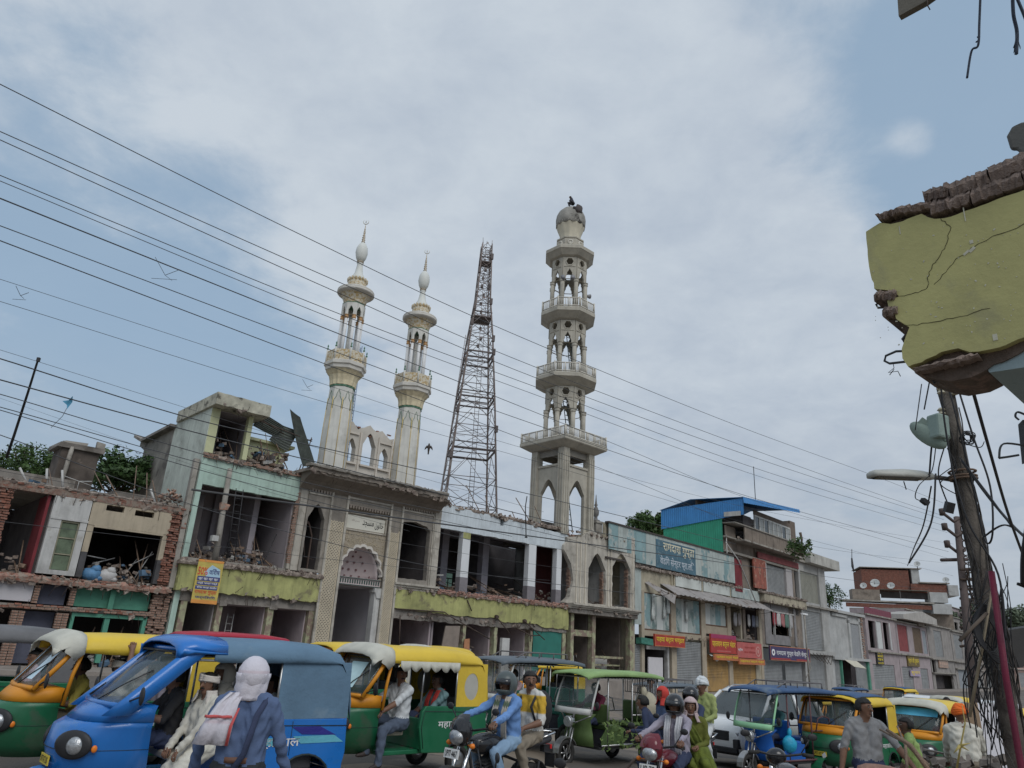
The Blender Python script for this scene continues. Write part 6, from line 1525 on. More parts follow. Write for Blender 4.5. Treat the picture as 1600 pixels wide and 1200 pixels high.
def person(label, mx, hip=.50, lean=.08, side=0., hands=((.35, .2, .75), (.35, -.2, .75)), feet=((.4, .12, .06), (.4, -.12, .06)), shirt=None, pants=None, skin=0,
  sleeve=1., shoe=None, hair='short', hairc=None, look=(1, 0, 0), scale=1., vox=.016, moustache=False, beard=False, kpole=(1, 0, .4), epole=(-.3, 0, -1), loose=1., lite=False, extra=None, kurta=False, group=None, barelegs=False, grip=.8):
 t = thing('person', label, 'person'); t.matrix_world = mx
 if scale != 1: t.scale = (t.scale[0] * scale,) * 3
 P = []   # (p, q, r0, r1, region)
 H = Vector((0, 0, hip)); up = Vector((math.sin(lean), math.sin(side), math.cos(lean))).normalized(); fwd = Vector((math.cos(lean), 0, -math.sin(lean)))
 waist, chest, neck = H + up * .14, H + up * .34, H + up * .50
 lk = Vector(look).normalized(); head = neck + up * .06 + Vector((0, 0, .068)) + fwd * .03
 yl = Vector((0, 1, 0))
 SH = 0; PA = 1; SK = 2; SO = 3
 k = loose
 P += [(H + yl * .07, H - yl * .07, .125 * k, .125 * k, PA if not kurta else SH), (neck - up * .055 + yl * .14, neck - up * .055 - yl * .14, .066, .066, SH)]
 for s in (1, -1): P += [(H.lerp(waist, .45) + yl * s * .055, neck - up * .13 + yl * s * .085, .120 * k, .102 * k, SH), (neck + up * .0 + yl * s * .02, neck - up * .045 + yl * s * .16, .055, .06, SH)]
 P += [(neck - up * .04, head - Vector((0, 0, .05)), .062, .056, SK)]
 jw = lk.copy(); jw.z = 0; jw.normalize()
 P += [(head - jw * .018 + Vector((0, 0, .02)), head + jw * .012 + Vector((0, 0, .025)), .088, .082, SK), (head + Vector((0, 0, -.035)) + jw * .02, head + Vector((0, 0, -.07)) + jw * .035, .066, .042, SK), (head + jw * .092 + Vector((0, 0, .012)), head + jw * .112 + Vector((0, 0, -.022)), .009, .015, SK)]
 js = Vector((-jw.y, jw.x, 0))
 for s in (1, -1): P += [(head + js * s * .085 + Vector((0, 0, .01)), head + js * s * .09 - Vector((0, 0, .02)), .014, .01, SK)]
 fingers = MB(); fingers.m = 2
 for s, hd, ft in ((1, hands[0], feet[0]), (-1, hands[1], feet[1])):
  sh = neck - up * .06 + yl * s * .185
  el, wr = ik(sh, hd, .285, .255, (epole[0], epole[1] + s * .5, epole[2]))
  P += [(sh, el, .058 * k, .047 * k, SH), (el, el.lerp(wr, .45), .045, .042, SH if sleeve > .6 else SK), (el.lerp(wr, .45), wr, .040 if sleeve < .6 else .044, .029 if sleeve < .9 else .038, SH if sleeve > .9 else SK)]
  fd = (wr - el).normalized(); palm = wr + fd * .055; dn = Vector((0, 0, -1)); dn = (dn - fd * dn.dot(fd)); dn = dn.normalized() if dn.length > .1 else Vector((1, 0, 0)); sd_ = fd.cross(dn).normalized()
  P += [(wr + sd_ * .015, palm + sd_ * .022, .022, .018, SK), (wr - sd_ * .015, palm - sd_ * .022, .022, .018, SK)]
  for i in range(4):
   o = palm + sd_ * (.03 - .02 * i) + fd * .005; L_ = (.034, .04, .037, .029)[i]; g = grip
   a_ = o + fd * L_ + dn * L_ * .35 * g; b_ = a_ + fd * L_ * (.8 - .8 * g) + dn * L_ * .9 * g; c_ = b_ - fd * L_ * .6 * g + dn * L_ * .4 * g + fd * L_ * .5 * (1 - g)
   fingers.tube([o, a_, b_, c_], [.0095, .009, .008, .006], 6)
  o = wr + sd_ * .03 + fd * .02; fingers.tube([o, o + fd * .03 + sd_ * .02 + dn * .012, o + fd * .055 + sd_ * .012 + dn * .03, o + fd * .065 + dn * .045], [.012, .011, .010, .007], 6)
  hp = H + yl * s * .09; kn, an = ik(hp, ft, .42, .42, (kpole[0], kpole[1] + s * .12, kpole[2]))
  R_ = SK if barelegs else PA
  P += [(hp, kn, .092 * k, .068 * k, PA), (kn, kn.lerp(an, .5), .066 * k, .060 * k, PA), (kn.lerp(an, .5), an, .056 * k, .046 * k, R_)]
  P += [(an - Vector((.03, 0, .02)), an + Vector((.06, 0, -.035)), .038, .036, SO), (an + Vector((.05, 0, -.035)), an + Vector((.15, s * .015, -.045)), .036, .024, SO)]
 if kurta:
  for s, ft in ((1, feet[0]), (-1, feet[1])):
   kn, an = ik(H + yl * s * .09, ft, .42, .42, (kpole[0], kpole[1] + s * .12, kpole[2])); P += [(H + yl * s * .06, (H + yl * s * .09).lerp(kn, .85), .125, .10, SH)]
 b = MB()
 for p, q, r0, r1, _ in P: cap_prim(b, p, q, r0, r1)
 me = bpy.data.meshes.new('p'); me.from_pydata(b.v, [], b.f); tmp = bpy.data.objects.new('p', me); COL.objects.link(tmp)
 md = tmp.modifiers.new('r', 'REMESH'); md.mode = 'VOXEL'; md.voxel_size = vox; md2 = tmp.modifiers.new('s', 'SMOOTH'); md2.iterations = 3; md2.factor = .5
 dg = bpy.context.evaluated_depsgraph_get(); out = bpy.data.meshes.new_from_object(tmp.evaluated_get(dg)); bpy.data.objects.remove(tmp); bpy.data.meshes.remove(me)
 nv = len(out.vertices); co = np.empty(nv * 3); out.vertices.foreach_get('co', co); co = co.reshape(-1, 3)
 # cloth folds
 if not lite:
  rg = R.random() * 50
  fold = np.sin(co[:, 2] * 52 + 6 * np.sin(co[:, 0] * 13 + rg) + 6 * np.sin(co[:, 1] * 17 + rg)) * .0042 + np.sin(co[:, 0] * 31 + co[:, 1] * 27 + 3 * np.sin(co[:, 2] * 19 + rg)) * .0042
 best = np.full(nv, 9e9); regv = np.zeros(nv, int)
 for p, q, r0, r1, rg_ in P:
  p, q = np.array(p), np.array(q); d = q - p; L2 = max(d @ d, 1e-9); tt = np.clip((co - p) @ d / L2, 0, 1)
  ds = np.linalg.norm(co - p - tt[:, None] * d, axis=1) - (r0 + (r1 - r0) * tt)
  m_ = ds < best; best[m_] = ds[m_]; regv[m_] = rg_
 if not lite:
  nr = np.empty(nv * 3); out.vertices.foreach_get('normal', nr); nr = nr.reshape(-1, 3); msk = (regv < 2)[:, None]
  co = co + nr * fold[:, None] * msk; out.vertices.foreach_set('co', co.ravel())
 nf = len(out.polygons); fi = np.empty(nf, int)
 lv = np.array([pl.vertices[0] for pl in out.polygons]); fi = regv[lv]
 mats = [shirt or cloth('white', (.5, .5, .48)), pants or cloth('grey_blue', (.10, .12, .17)), skins[skin], shoe or mat('dark_shoe', (.04, .03, .028), .6), eye_m, pup_m, lip_m, hairm]
 for m_ in mats: out.materials.append(m_)
 out.polygons.foreach_set('material_index', fi.astype(np.int32)); out.polygons.foreach_set('use_smooth', [True] * nf)
 # eyes, mouth and fingers share the body's mesh
 ex = fingers
 for s in (1, -1):
  e = head + jw * .087 + js * s * .031 + Vector((0, 0, .022)); ex.m = 4; ex.ell(e, (.009, .011, .006), 8, 6); ex.m = 5; ex.ell(e + jw * .007, (.004, .005, .005), 6, 4)
  ex.m = 7; ex.tube([e + Vector((0, 0, .016)) + js * .016, e + Vector((0, 0, .02)) + jw * .003, e + Vector((0, 0, .016)) - js * .016], .0045, 4)
 ex.m = 6; ex.ell(head + jw * .083 - Vector((0, 0, .05)), (.008, .008, .006), 8, 4); ex.tube([head + jw * .078 + js * .022 - Vector((0, 0, .05)), head + jw * .086 - Vector((0, 0, .05)), head + jw * .078 - js * .022 - Vector((0, 0, .05))], .005, 4)
 if moustache or beard: ex.m = 7; ex.tube([head + jw * .078 + js * .03 - Vector((0, 0, .043)), head + jw * .094 - Vector((0, 0, .034)), head + jw * .078 - js * .03 - Vector((0, 0, .043))], [.006, .010, .006], 5)
 if beard: ex.ell(head + jw * .055 - Vector((0, 0, .085)), (.038, .04, .03), 8, 6)
 bm = bmesh.new(); bm.from_mesh(out); e_ = ex.mesh('e', mats); bm.from_mesh(e_); bm.to_mesh(out); bm.free(); bpy.data.meshes.remove(e_)
 body = bpy.data.objects.new('body', out); put(body, t)
 # hair or headgear
 hc = head + Vector((0, 0, .02)) - jw * .01
 def shell(rx, ry, rz, cut, name, m_, c=hc, n=20, k_=14, dz=0.):
  bb = MB(); base = MB().ell((0, 0, 0), (rx, ry, rz), n, k_, j=.05 if name == 'hair' else (.02 if name == 'head_scarf' else 0))
  V_ = [Vector(v) for v in base.v]
  for f in base.f:
   c_ = sum((V_[i] for i in f), Vector()) / len(f)
   if cut(c_.x / rx, c_.y / ry, c_.z / rz): continue
   o = len(bb.v); bb.v += [tuple(c + jw * V_[i].x + js * V_[i].y + Vector((0, 0, V_[i].z + dz))) for i in f]; bb.f.append(tuple(range(o, o + len(f)))); bb.mi.append(0); bb.sm.append(True)
  bm2 = bmesh.new(); o = bb.build(name, m_, t, thick=.012); bm2.from_mesh(o.data); bmesh.ops.remove_doubles(bm2, verts=bm2.verts, dist=1e-4); bmesh.ops.recalc_face_normals(bm2, faces=bm2.faces); bm2.to_mesh(o.data); bm2.free(); return o
 if hair == 'short': shell(.103, .095, .102, lambda x, y, z: (x > .35 and z < .45) or z < -.45 + .5 * max(0, x), 'hair', hairc or hairm)
 if hair == 'helmet':
  shell(.15, .135, .15, lambda x, y, z: (x > .55 and -.45 < z < .28) or z < -.72, 'helmet', hairc, dz=-.005)
  shell(.153, .138, .15, lambda x, y, z: not (x > .5 and .05 < z < .42), 'visor', mat('smoke_visor', (.02, .022, .025), .15, spec=.7, bump=0), dz=-.005)
 if hair == 'turban':
  bb = MB()
  for i in range(7):
   a0 = i * .9; pts = [hc + (jw * (.104 + .012 * math.sin(i * .75) - .007 * i) * math.cos(a) + js * (.096 + .012 * math.sin(i * .75) - .007 * i) * math.sin(a)) + Vector((0, 0, .018 + .017 * i + .014 * math.sin(a * 2 + a0))) for a in np.linspace(0, 6.28, 16)]
   bb.tube(pts, .027 - .0015 * i, 6)
  bb.ell(hc + Vector((0, 0, .10)), (.085, .085, .05), 12, 6); bb.build('turban', hairc, t)
 if hair == 'wrap':
  shell(.103, .095, .102, lambda x, y, z: (x > .35 and z < .45) or z < -.45 + .5 * max(0, x), 'hair', hairm)
  bb = MB()
  for i in range(4): bb.tube([hc + jw * .104 * math.cos(a) + js * .099 * math.sin(a) + Vector((0, 0, .012 + .019 * i + .016 * math.cos(a + .5 * i))) for a in np.linspace(0, 6.28, 18)], .017 - .001 * i, 6)
  bb.build('head_wrap', hairc, t)
 if hair in ('hood', 'wrap', 'veil'):
  sx = 1.0; hd = hair == 'hood'
  if hair != 'wrap': shell(.125 * sx, .112 * sx, .128 if hd else .135, (lambda x, y, z: x > .6 and z < .45) if hair != 'wrap' else (lambda x, y, z: (x > .35 and z < .25)), 'head_scarf', hairc, dz=.0)
  bb = MB(); rings = []
  for i in range(8):
   f = i / 7; rr = .098 + .035 * f ** 1.5
   if hd: rr = .121 * (1 - .16 * f) * (1 + .03 * math.sin(i * 1.9))
   rings.append([head - Vector((0, 0, (-.03 + .19 * f) if hd else .06 + .13 * f)) - fwd * .01 + (jw * (rr * .95) * math.cos(a) + js * rr * (1 + (.0 if hd else .25) * f) * math.sin(a)) * (1 + .07 * math.sin(a * 7 + i * .7)) for a in np.linspace(.55, 2 * math.pi - .55, 26)])
  bb.loft(rings); bb.build('scarf_drape', hairc, t, thick=.008)
 if extra: extra(t, dict(head=head, neck=neck, chest=chest, waist=waist, H=H, jw=jw, js=js, up=up, fwd=fwd, yl=yl))
 return t

def strip_cloth(t, name, pts, w, m_, wd=(0, 1, 0), thick=.012, ruffle=.012, n=6):
 """hanging band of cloth along a path"""
 wd = Vector(wd).normalized(); rings = []
 for i, p in enumerate(pts):
  ww = w[i] if isinstance(w, (list, tuple)) else w
  rings.append([Vector(p) + wd * ww * (j / n - .5) + Vector((math.sin(j * 2.1 + i * .6), 0, 0)) * ruffle for j in range(n + 1)])
 b = MB(); b.loft(rings); return b.build(name, m_, t, thick=thick)

def backpack(m_):
 def f(t, J):
  b = MB(); c = J['chest'] - J['fwd'] * .2 - J['up'] * .06; b.ell(c, (.11, .16, .24), 14, 10, rot=(0, 0, 0)); b.build('backpack', m_, t)
  for s in (1, -1):
   b = MB(); b.tube([J['neck'] - J['up'] * .02 + J['yl'] * s * .11 - J['fwd'] * .12, J['neck'] + J['yl'] * s * .12 + J['fwd'] * .02 + J['up'] * .0, J['chest'] + J['yl'] * s * .12 + J['fwd'] * .13, J['waist'] + J['yl'] * s * .14 + J['fwd'] * .05], .018, 5); b.build('strap', m_, t)
 return f
def stole(m_, m2=None):
 def f(t, J):
  for s in (1, -1):
   N_ = J['neck']; strip_cloth(t, 'scarf', [N_ + J['yl'] * s * .06 - J['fwd'] * .06 + J['up'] * .02, N_ + J['yl'] * s * .085 + J['fwd'] * .06, J['chest'] + J['yl'] * s * .08 + J['fwd'] * .145, J['waist'] + J['yl'] * s * .085 + J['fwd'] * .16, J['H'] + J['yl'] * s * .09 + J['fwd'] * .17 - J['up'] * (.02 if s > 0 else .12)], .085, m_)
 return f

# ------------------------------------------------------------------ vehicles
black = mat('black_plastic', (.022, .022, .024), .5, .2, 3, bump=.1); rubber = mat('tyre_rubber', (.028, .027, .026), .9, .3, 5, (.10, .085, .07), .25)
steel = mat('dull_steel', (.35, .35, .35), .35, .2, 4, metal=.9, bump=.05); chrome = mat('chrome', (.6, .6, .6), .15, .1, 4, metal=1., bump=0)
lampg = mat('lamp_glass', (.34, .35, .36), .12, .3, 30, bump=.3, bsc=60, spec=.8, metal=.5); amber = mat('amber_lens', (.65, .18, .02), .3, .1, bump=0); redl = mat('red_lens', (.5, .02, .02), .3, bump=0)
screen_g = mat('windscreen_glass', (.10, .13, .13), .06, .1, 1, bump=0, spec=.9, alpha=.30); clearv = mat('cloudy_vinyl', (.38, .37, .33), .35, .1, 3, bump=.1, bsc=10)
seat_m = mat('seat_rexine', (.05, .05, .055), .6, .2, 4); cabin = mat('cabin_dark', (.03, .03, .032), .9)
def wheel(t, c, r_=.2, w=.1, ax=(0, 1, 0), spokes=0):
 b = MB(); mx = Matrix.Translation(c) @ Vector(ax).to_track_quat('Z', 'Y').to_matrix().to_4x4()
 b.lathe([(r_ * .62, -w * .35), (r_ * .8, -w * .5), (r_ * .95, -w * .42), (r_, -w * .2), (r_, w * .2), (r_ * .95, w * .42), (r_ * .8, w * .5), (r_ * .62, w * .35), (r_ * .62, -w * .35)], n=24, mx=mx, sm=True)
 o = b.build('wheel', rubber, t)
 b = MB()
 if spokes:
  mr_ = [mx @ Vector((r_ * .62 * math.cos(a), r_ * .62 * math.sin(a), 0)) for a in np.linspace(0, 6.2832, 25)]; b.tube(mr_, w * .16, 5, caps=False)
  for k in range(spokes): a = 6.2832 * k / spokes; b.tube([mx @ Vector((0, 0, 0)), mx @ Vector((r_ * .62 * math.cos(a), r_ * .62 * math.sin(a), 0))], .006 if spokes > 8 else .02, 4)
  b.disc(c, ax, r_ * .13, w * 1.1, 10)
 else: b.lathe([(.02, -w * .3), (r_ * .3, -w * .35), (r_ * .62, -w * .2), (r_ * .62, w * .2), (r_ * .3, w * .35), (.02, w * .3)], n=18, mx=mx)
 b.build('rim', steel, o)
 return o

def dsec(xb, xn, w, z, n=15, p=2.6):
 """D shaped outline: straight back at xb, rounded nose at xn, half width w"""
 out = []
 for i in range(n):
  a = math.pi * (i / (n - 1)) - math.pi / 2; c_, s_ = math.cos(a), math.sin(a)
  out.append(Vector((xb + (xn - xb) * abs(c_) ** (2 / p), w * math.copysign(abs(s_) ** (2 / p), s_), z)))
 return out

def auto(loc, rz, label, low, up_, can, cap=None, hard=False, fringe=None, group='auto rickshaws in the traffic jam', L=2.7, sx=1., wb=2.42, wt=2.02, quarter=.62, vinyl=True, sticker=None, sc=1., pillar=.03, tall=1.76, decal=None, logo=False, opening=True):
 t = thing('auto_rickshaw', label, 'auto rickshaw', loc, rz, group, scale=sc)
 W_ = .64; zt = tall
 # tub
 out = [(0, .38), (-.04, .6), (-.02, .98), (1.2, 1.0), (1.27, .92), (1.3, .7), (1.22, .36), (.72, .34), (.68, .48), (.55, .58), (.3, .58), (.17, .48), (.13, .36)]
 b = MB()
 for s in (1, -1): b.prism([[(x * sx, z) for x, z in out]], s * (W_ - .06), s * W_)
 b.box(-.05 * sx, .02 * sx, -W_ + .06, W_ - .06, .4, .98); b.box(0.02 * sx, 1.9 * sx, -.55, .55, .34, .40); b.box(1.18 * sx, 1.24 * sx, -W_ + .06, W_ - .06, .4, .82)
 b.build('rear_body', low, t, bevel=.012)
 b = MB(); b.box(.3 * sx, .95 * sx, -.55, .55, .42, .62); b.box(.2 * sx, .34 * sx, -.55, .55, .62, 1.1); b.build('passenger_seat', seat_m, t, bevel=.03)
 b = MB(); b.box(1.42 * sx, 1.76 * sx, -.32, .42, .58, .66); b.box(1.5 * sx, 1.6 * sx, -.1, .1, .38, .58); b.build('driver_seat', mat('tan_seat', (.36, .32, .26), .7), t, bevel=.02)
 # cowl
 b = MB(); N = wb + .28
 b.loft([dsec(1.92 * sx, N * sx - .22, .40, .36), dsec(1.95 * sx, N * sx - .06, .50, .5), dsec(1.98 * sx, N * sx, .55, .72), dsec(2.0 * sx, N * sx - .04, .58, .92), dsec(2.0 * sx, (wb + .14) * sx, .6, .98)], closed=True, caps=True)
 b.build('front_cowl', low, t)
 b = MB(); b.loft([dsec(2.0 * sx, (wb + .145) * sx, .605, .982), dsec(2.0 * sx, (wb + .06) * sx, .60, 1.08), dsec(1.98 * sx, wb * sx, .585, 1.14)], closed=True, caps=True)
 b.build('upper_cowl', up_, t)
 # windscreen, its frame and pillars
 A = lambda f, y, o=0.: Vector(((wb * (1 - f) + wt * f) * sx + o - .10 * (abs(y) / .6) ** 2 * sx, y, 1.12 + (zt - .10 - 1.12) * f))
 ys = [-.56, -.42, -.2, 0, .2, .42, .56]
 b = MB(); b.loft([[A(f, y) for y in ys] for f in (.06, .35, .65, .94)]); b.build('windscreen', screen_g, t, thick=.008)
 b = MB()
 for s in (1, -1): b.tube([A(0, s * .585), A(.5, s * .60), A(1, s * .59)], pillar, 8); hard or b.tube([Vector((1.97 * sx, s * .6, .95)), Vector(((wt + wb) / 2 * sx - .28 * sx, s * .61, 1.3)), A(1.0, s * .6, -.06)], pillar * .8, 6)
 b.tube([A(1, y) for y in ys], .03, 6); b.tube([A(0.03, y) for y in ys], .03, 6); b.build('screen_frame', up_, t)
 b = MB(); b.tube([A(.05, y, .012) for y in ys] + [A(.3, .575, .012), A(.7, .575, .012)] + [A(.95, y, .012) for y in reversed(ys)] + [A(.7, -.575, .012), A(.3, -.575, .012), A(.05, -.56, .012)], .014, 5); b.build('rubber_seal', black, t)
 b = MB(); b.tube([A(.06, .1, .02), A(.35, .25, .025), A(.62, .42, .02)], .008, 4); b.build('wiper', black, t)
 if sticker:
  b = MB();
  for f0, f1, y0, y1 in sticker[0]: b.loft([[A(f, y, .016) for y in np.linspace(y0, y1, 5)] for f in (f0, f1)])
  b.build('screen_sticker', sticker[1], t)
 # canopy
 def sec(x, top, w, sk):
  P_ = [(w, sk), (w, top - .14), (w - .03, top - .06), (w - .1, top - .015), (w * .5, top + .02), (0, top + .03)]
  return [Vector((x * sx, y, z)) for y, z in P_] + [Vector((x * sx, -y, z)) for y, z in reversed(P_[:-1])]
 b = MB(); sk = zt - .2
 rings = ([sec(wt - .3, zt - .0, .655, sk)] if hard else [sec(wt + .1, zt - .06, .62, sk), sec(wt - .05, zt - .02, .65, sk)]) + [ sec(1.5, zt, .655, sk - .02), sec(1.0, zt + .005, .66, sk - .01), sec(.6, zt, .66, sk), sec(.3, zt - .02, .655, sk), sec(.12, zt - .08, .64, sk), sec(.0, zt - .22, .62, sk - .2), sec(-.05, 1.3, .61, 1.1), sec(-.06, 1.12, .61, .96)]
 b.loft(rings); b.build('canopy', can, t, thick=.02)
 for s in (1, -1):
  q = quarter; pts = [(-.02, .985), (0, sk + .02), (q, sk + .03), (q, .985)]
  hole = [(q * .5 + q * .26 * math.cos(a) * (1 if math.cos(a) > 0 else .8), 1.28 + .2 * math.sin(a)) for a in np.linspace(0, 6, 18)] if vinyl else None
  b = MB(); b.prism([[(x * sx, z) for x, z in pts]] + ([[(x * sx, z) for x, z in hole]] if hole else []), s * .625, s * .64); b.build('side_curtain', can, t)
  if hole: b = MB(); b.prism([[(x * sx, z) for x, z in hole]], s * .63, s * .634); b.build('vinyl_window', clearv, t)
  b = MB(); b.tube([(q * sx, s * .62, .98), (q * sx, s * .62, sk)], .018, 6); b.tube([(1.28 * sx, s * .6, .95), (1.28 * sx, s * .62, sk + .05)], .014, 6); b.tube([(.1, s * .62, sk), (wt * sx, s * .61, sk)], .014, 5); b.build('side_bar', steel, t)
 b = MB(); b.box(.05 * sx, .1 * sx, -.6, .6, 1.0, 1.55); b.box(.1 * sx, 1.9 * sx, -.6, .6, sk + .06, sk + .08); b.build('lining', cabin, t)
 if hard:
  b = MB(); b.loft([sec(wt - .42, zt + .012, .665, sk + .08), sec(wt - .1, zt + .012, .665, sk + .10), sec(wt + .0, zt - .015, .64, sk + .12), sec(wt + .05, zt - .06, .6, sk + .12)]); b.build('roof_cap', up_, t, thick=.02)
  for s in (1, -1):
   b = MB(); b.loft([[A(f, s * .58, -.20), A(f, s * .635, -.16), A(f, s * .645, .02), A(f, s * .60, .08), A(f, s * .56, .04)] for f in (-.12, .2, .5, .8, 1.04)], closed=True, caps=True); b.build('screen_pillar', up_, t)
 if cap:
  x0 = wt - .14
  b = MB(); b.loft([sec(x0, zt + .015, .67, sk - .02), sec(x0 + .1, zt + .03, .68, sk - .10), sec(wt + .02, zt + .01, .67, sk - .04), sec(wt + .13, zt - .05, .64, sk + .02), sec(wt + .2, zt - .12, .6, sk + .04)]); b.build('front_cover', cap, t, thick=.012)
 if fringe:
  for s in (1, -1):
   b = MB(); n = 60; a, c = [], []
   for i in range(n + 1):
    x = quarter + (wt - .25 - quarter) * i / n; a.append(Vector((x * sx, s * .672, sk + .03))); c.append(Vector((x * sx, s * (.68 + .01 * math.sin(i)), sk - .05 - .07 * abs(math.sin(i * math.pi / 10)))))
   b.loft([a, c]); b.build('fringe', fringe, t, thick=.006)
 # seams, beading, plate and small print
 b = MB()
 for s in (1, -1):
  b.tube([(x * sx, s * (W_ + .003), z) for x, z in ((-.03, .9), (1.22, .93), (1.26, .7), (1.2, .42))], .006, 4); b.tube([(.62 * sx, s * (W_ + .003), .6), (.62 * sx, s * (W_ + .003), .96)], .004, 4); b.tube([(x * sx, s * (W_ + .005), .3 + .3 * math.sin(a)) for x, a in ((.43 + .3 * math.cos(a_), a_) for a_ in np.linspace(.2, 2.94, 12))], .014, 5)
  b.tube([p * 1.0 + Vector((0, s * .004, 0)) for p in dsec(1.98 * sx, N * sx + .004, .553, .72)[::s][:8]], .004, 4)
 b.build('body_seam', mat('seam_dark', (.02, .03, .03), .6), t)
 pl = MB().cbox(((N - .012) * sx, 0, .60), (.012, .3, .09)).build('number_plate', mat('plate_yellow', (.55, .42, .05), .6), t)
 text(pl, 'UP77 AT 3105', -.13, .13, -.03, .03, 0, mat('black_ink', (.02, .02, .02)), mx=Matrix.Translation(((N - .004) * sx, 0, .60)) @ Matrix.Rotation(math.pi / 2, 4, 'Z'))
 for s in (1, -1): text(t, 'महाकाल', .40, .95, .68, .78, 0, mat('print_white', (.62, .62, .62)), 'side_print', Matrix.Translation((0, s * (W_ + .006), 0)) @ (Matrix.Identity(4) if s < 0 else Matrix.Translation((1.35 * sx, 0, 0)) @ Matrix.Rotation(math.pi, 4, 'Z')))
 # front end
 for s in (1, -1):
  b = MB(); b.ell(((N - .13) * sx, s * .42, .765), (.05, .085, .085), 16, 10, rot=(0, 0, s * .8)); b.build('headlight', lampg, t)
  b = MB(); b.ell(((N - .128) * sx, s * .375, .77), (.045, .20, .135), 18, 12, rot=(0, 0, s * .72)); b.build('lamp_surround', black, t)
  b = MB(); b.ell(((N - .27) * sx, s * .515, .74), (.03, .015, .035), 8, 6); b.build('indicator', amber, t)
  b = MB(); b.tube([A(.1, s * .6), A(.2, s * .78, .1)], .01, 4); b.ell(A(.22, s * .8, .1), (.02, .06, .09), 8, 6); b.build('mirror', black, t)
 b = MB(); pr = [(N * sx - .02 + .25 * math.cos(a), .26 + .27 * math.sin(a)) for a in np.linspace(.1, 2.4, 9)]; pi_ = [(N * sx - .02 + .22 * math.cos(a), .26 + .24 * math.sin(a)) for a in np.linspace(2.4, .1, 9)]; b.prism([pr + pi_], -.11, .11); b.build('mudguard', low, t)
 b = MB(); b.tube([(N * sx - .15, 0, .9), (N * sx - .02, 0, .21)], .035, 6); b.tube([(2.05 * sx, -.32, 1.08), (2.12 * sx, 0, 1.05), (2.05 * sx, .32, 1.08)], .015, 6); b.build('steering_column', black, t)
 wheel(t, (N * sx - .02, 0, .215), .215, .1); wheel(t, (.43 * sx, .52, .215), .215, .11); wheel(t, (.43 * sx, -.52, .215), .215, .11)
 if decal:
  for s in (1, -1):
   b = MB(); y = s * (W_ + .004); b.prism([[(.1 * sx, .80), (.3 * sx, .90), (.62 * sx, .90), (.5 * sx, .82)]], y, y + s * .002); b.build('decal', decal[0], t)
   b = MB(); b.prism([[(.0, .72), (.5 * sx, .72), (.6 * sx, .80), (.12 * sx, .80)], ], y, y + s * .002); b.prism([[(.75 * sx, .70), (1.15 * sx, .74), (1.2 * sx, .82), (.7 * sx, .78)]], y, y + s * .002); b.build('decal', decal[1], t)
 if logo:
  b = MB(); b.prism([[(-.05, .58), (.02, .64), (.05, .56), (-.02, .5)]], 0, .004, ax='yz');
  b.v = [(v[0] + N * sx + .002, v[1] + .1, v[2]) for v in b.v]; b.build('front_decal', mat('print_white', (.62, .62, .62)), t)
 return t

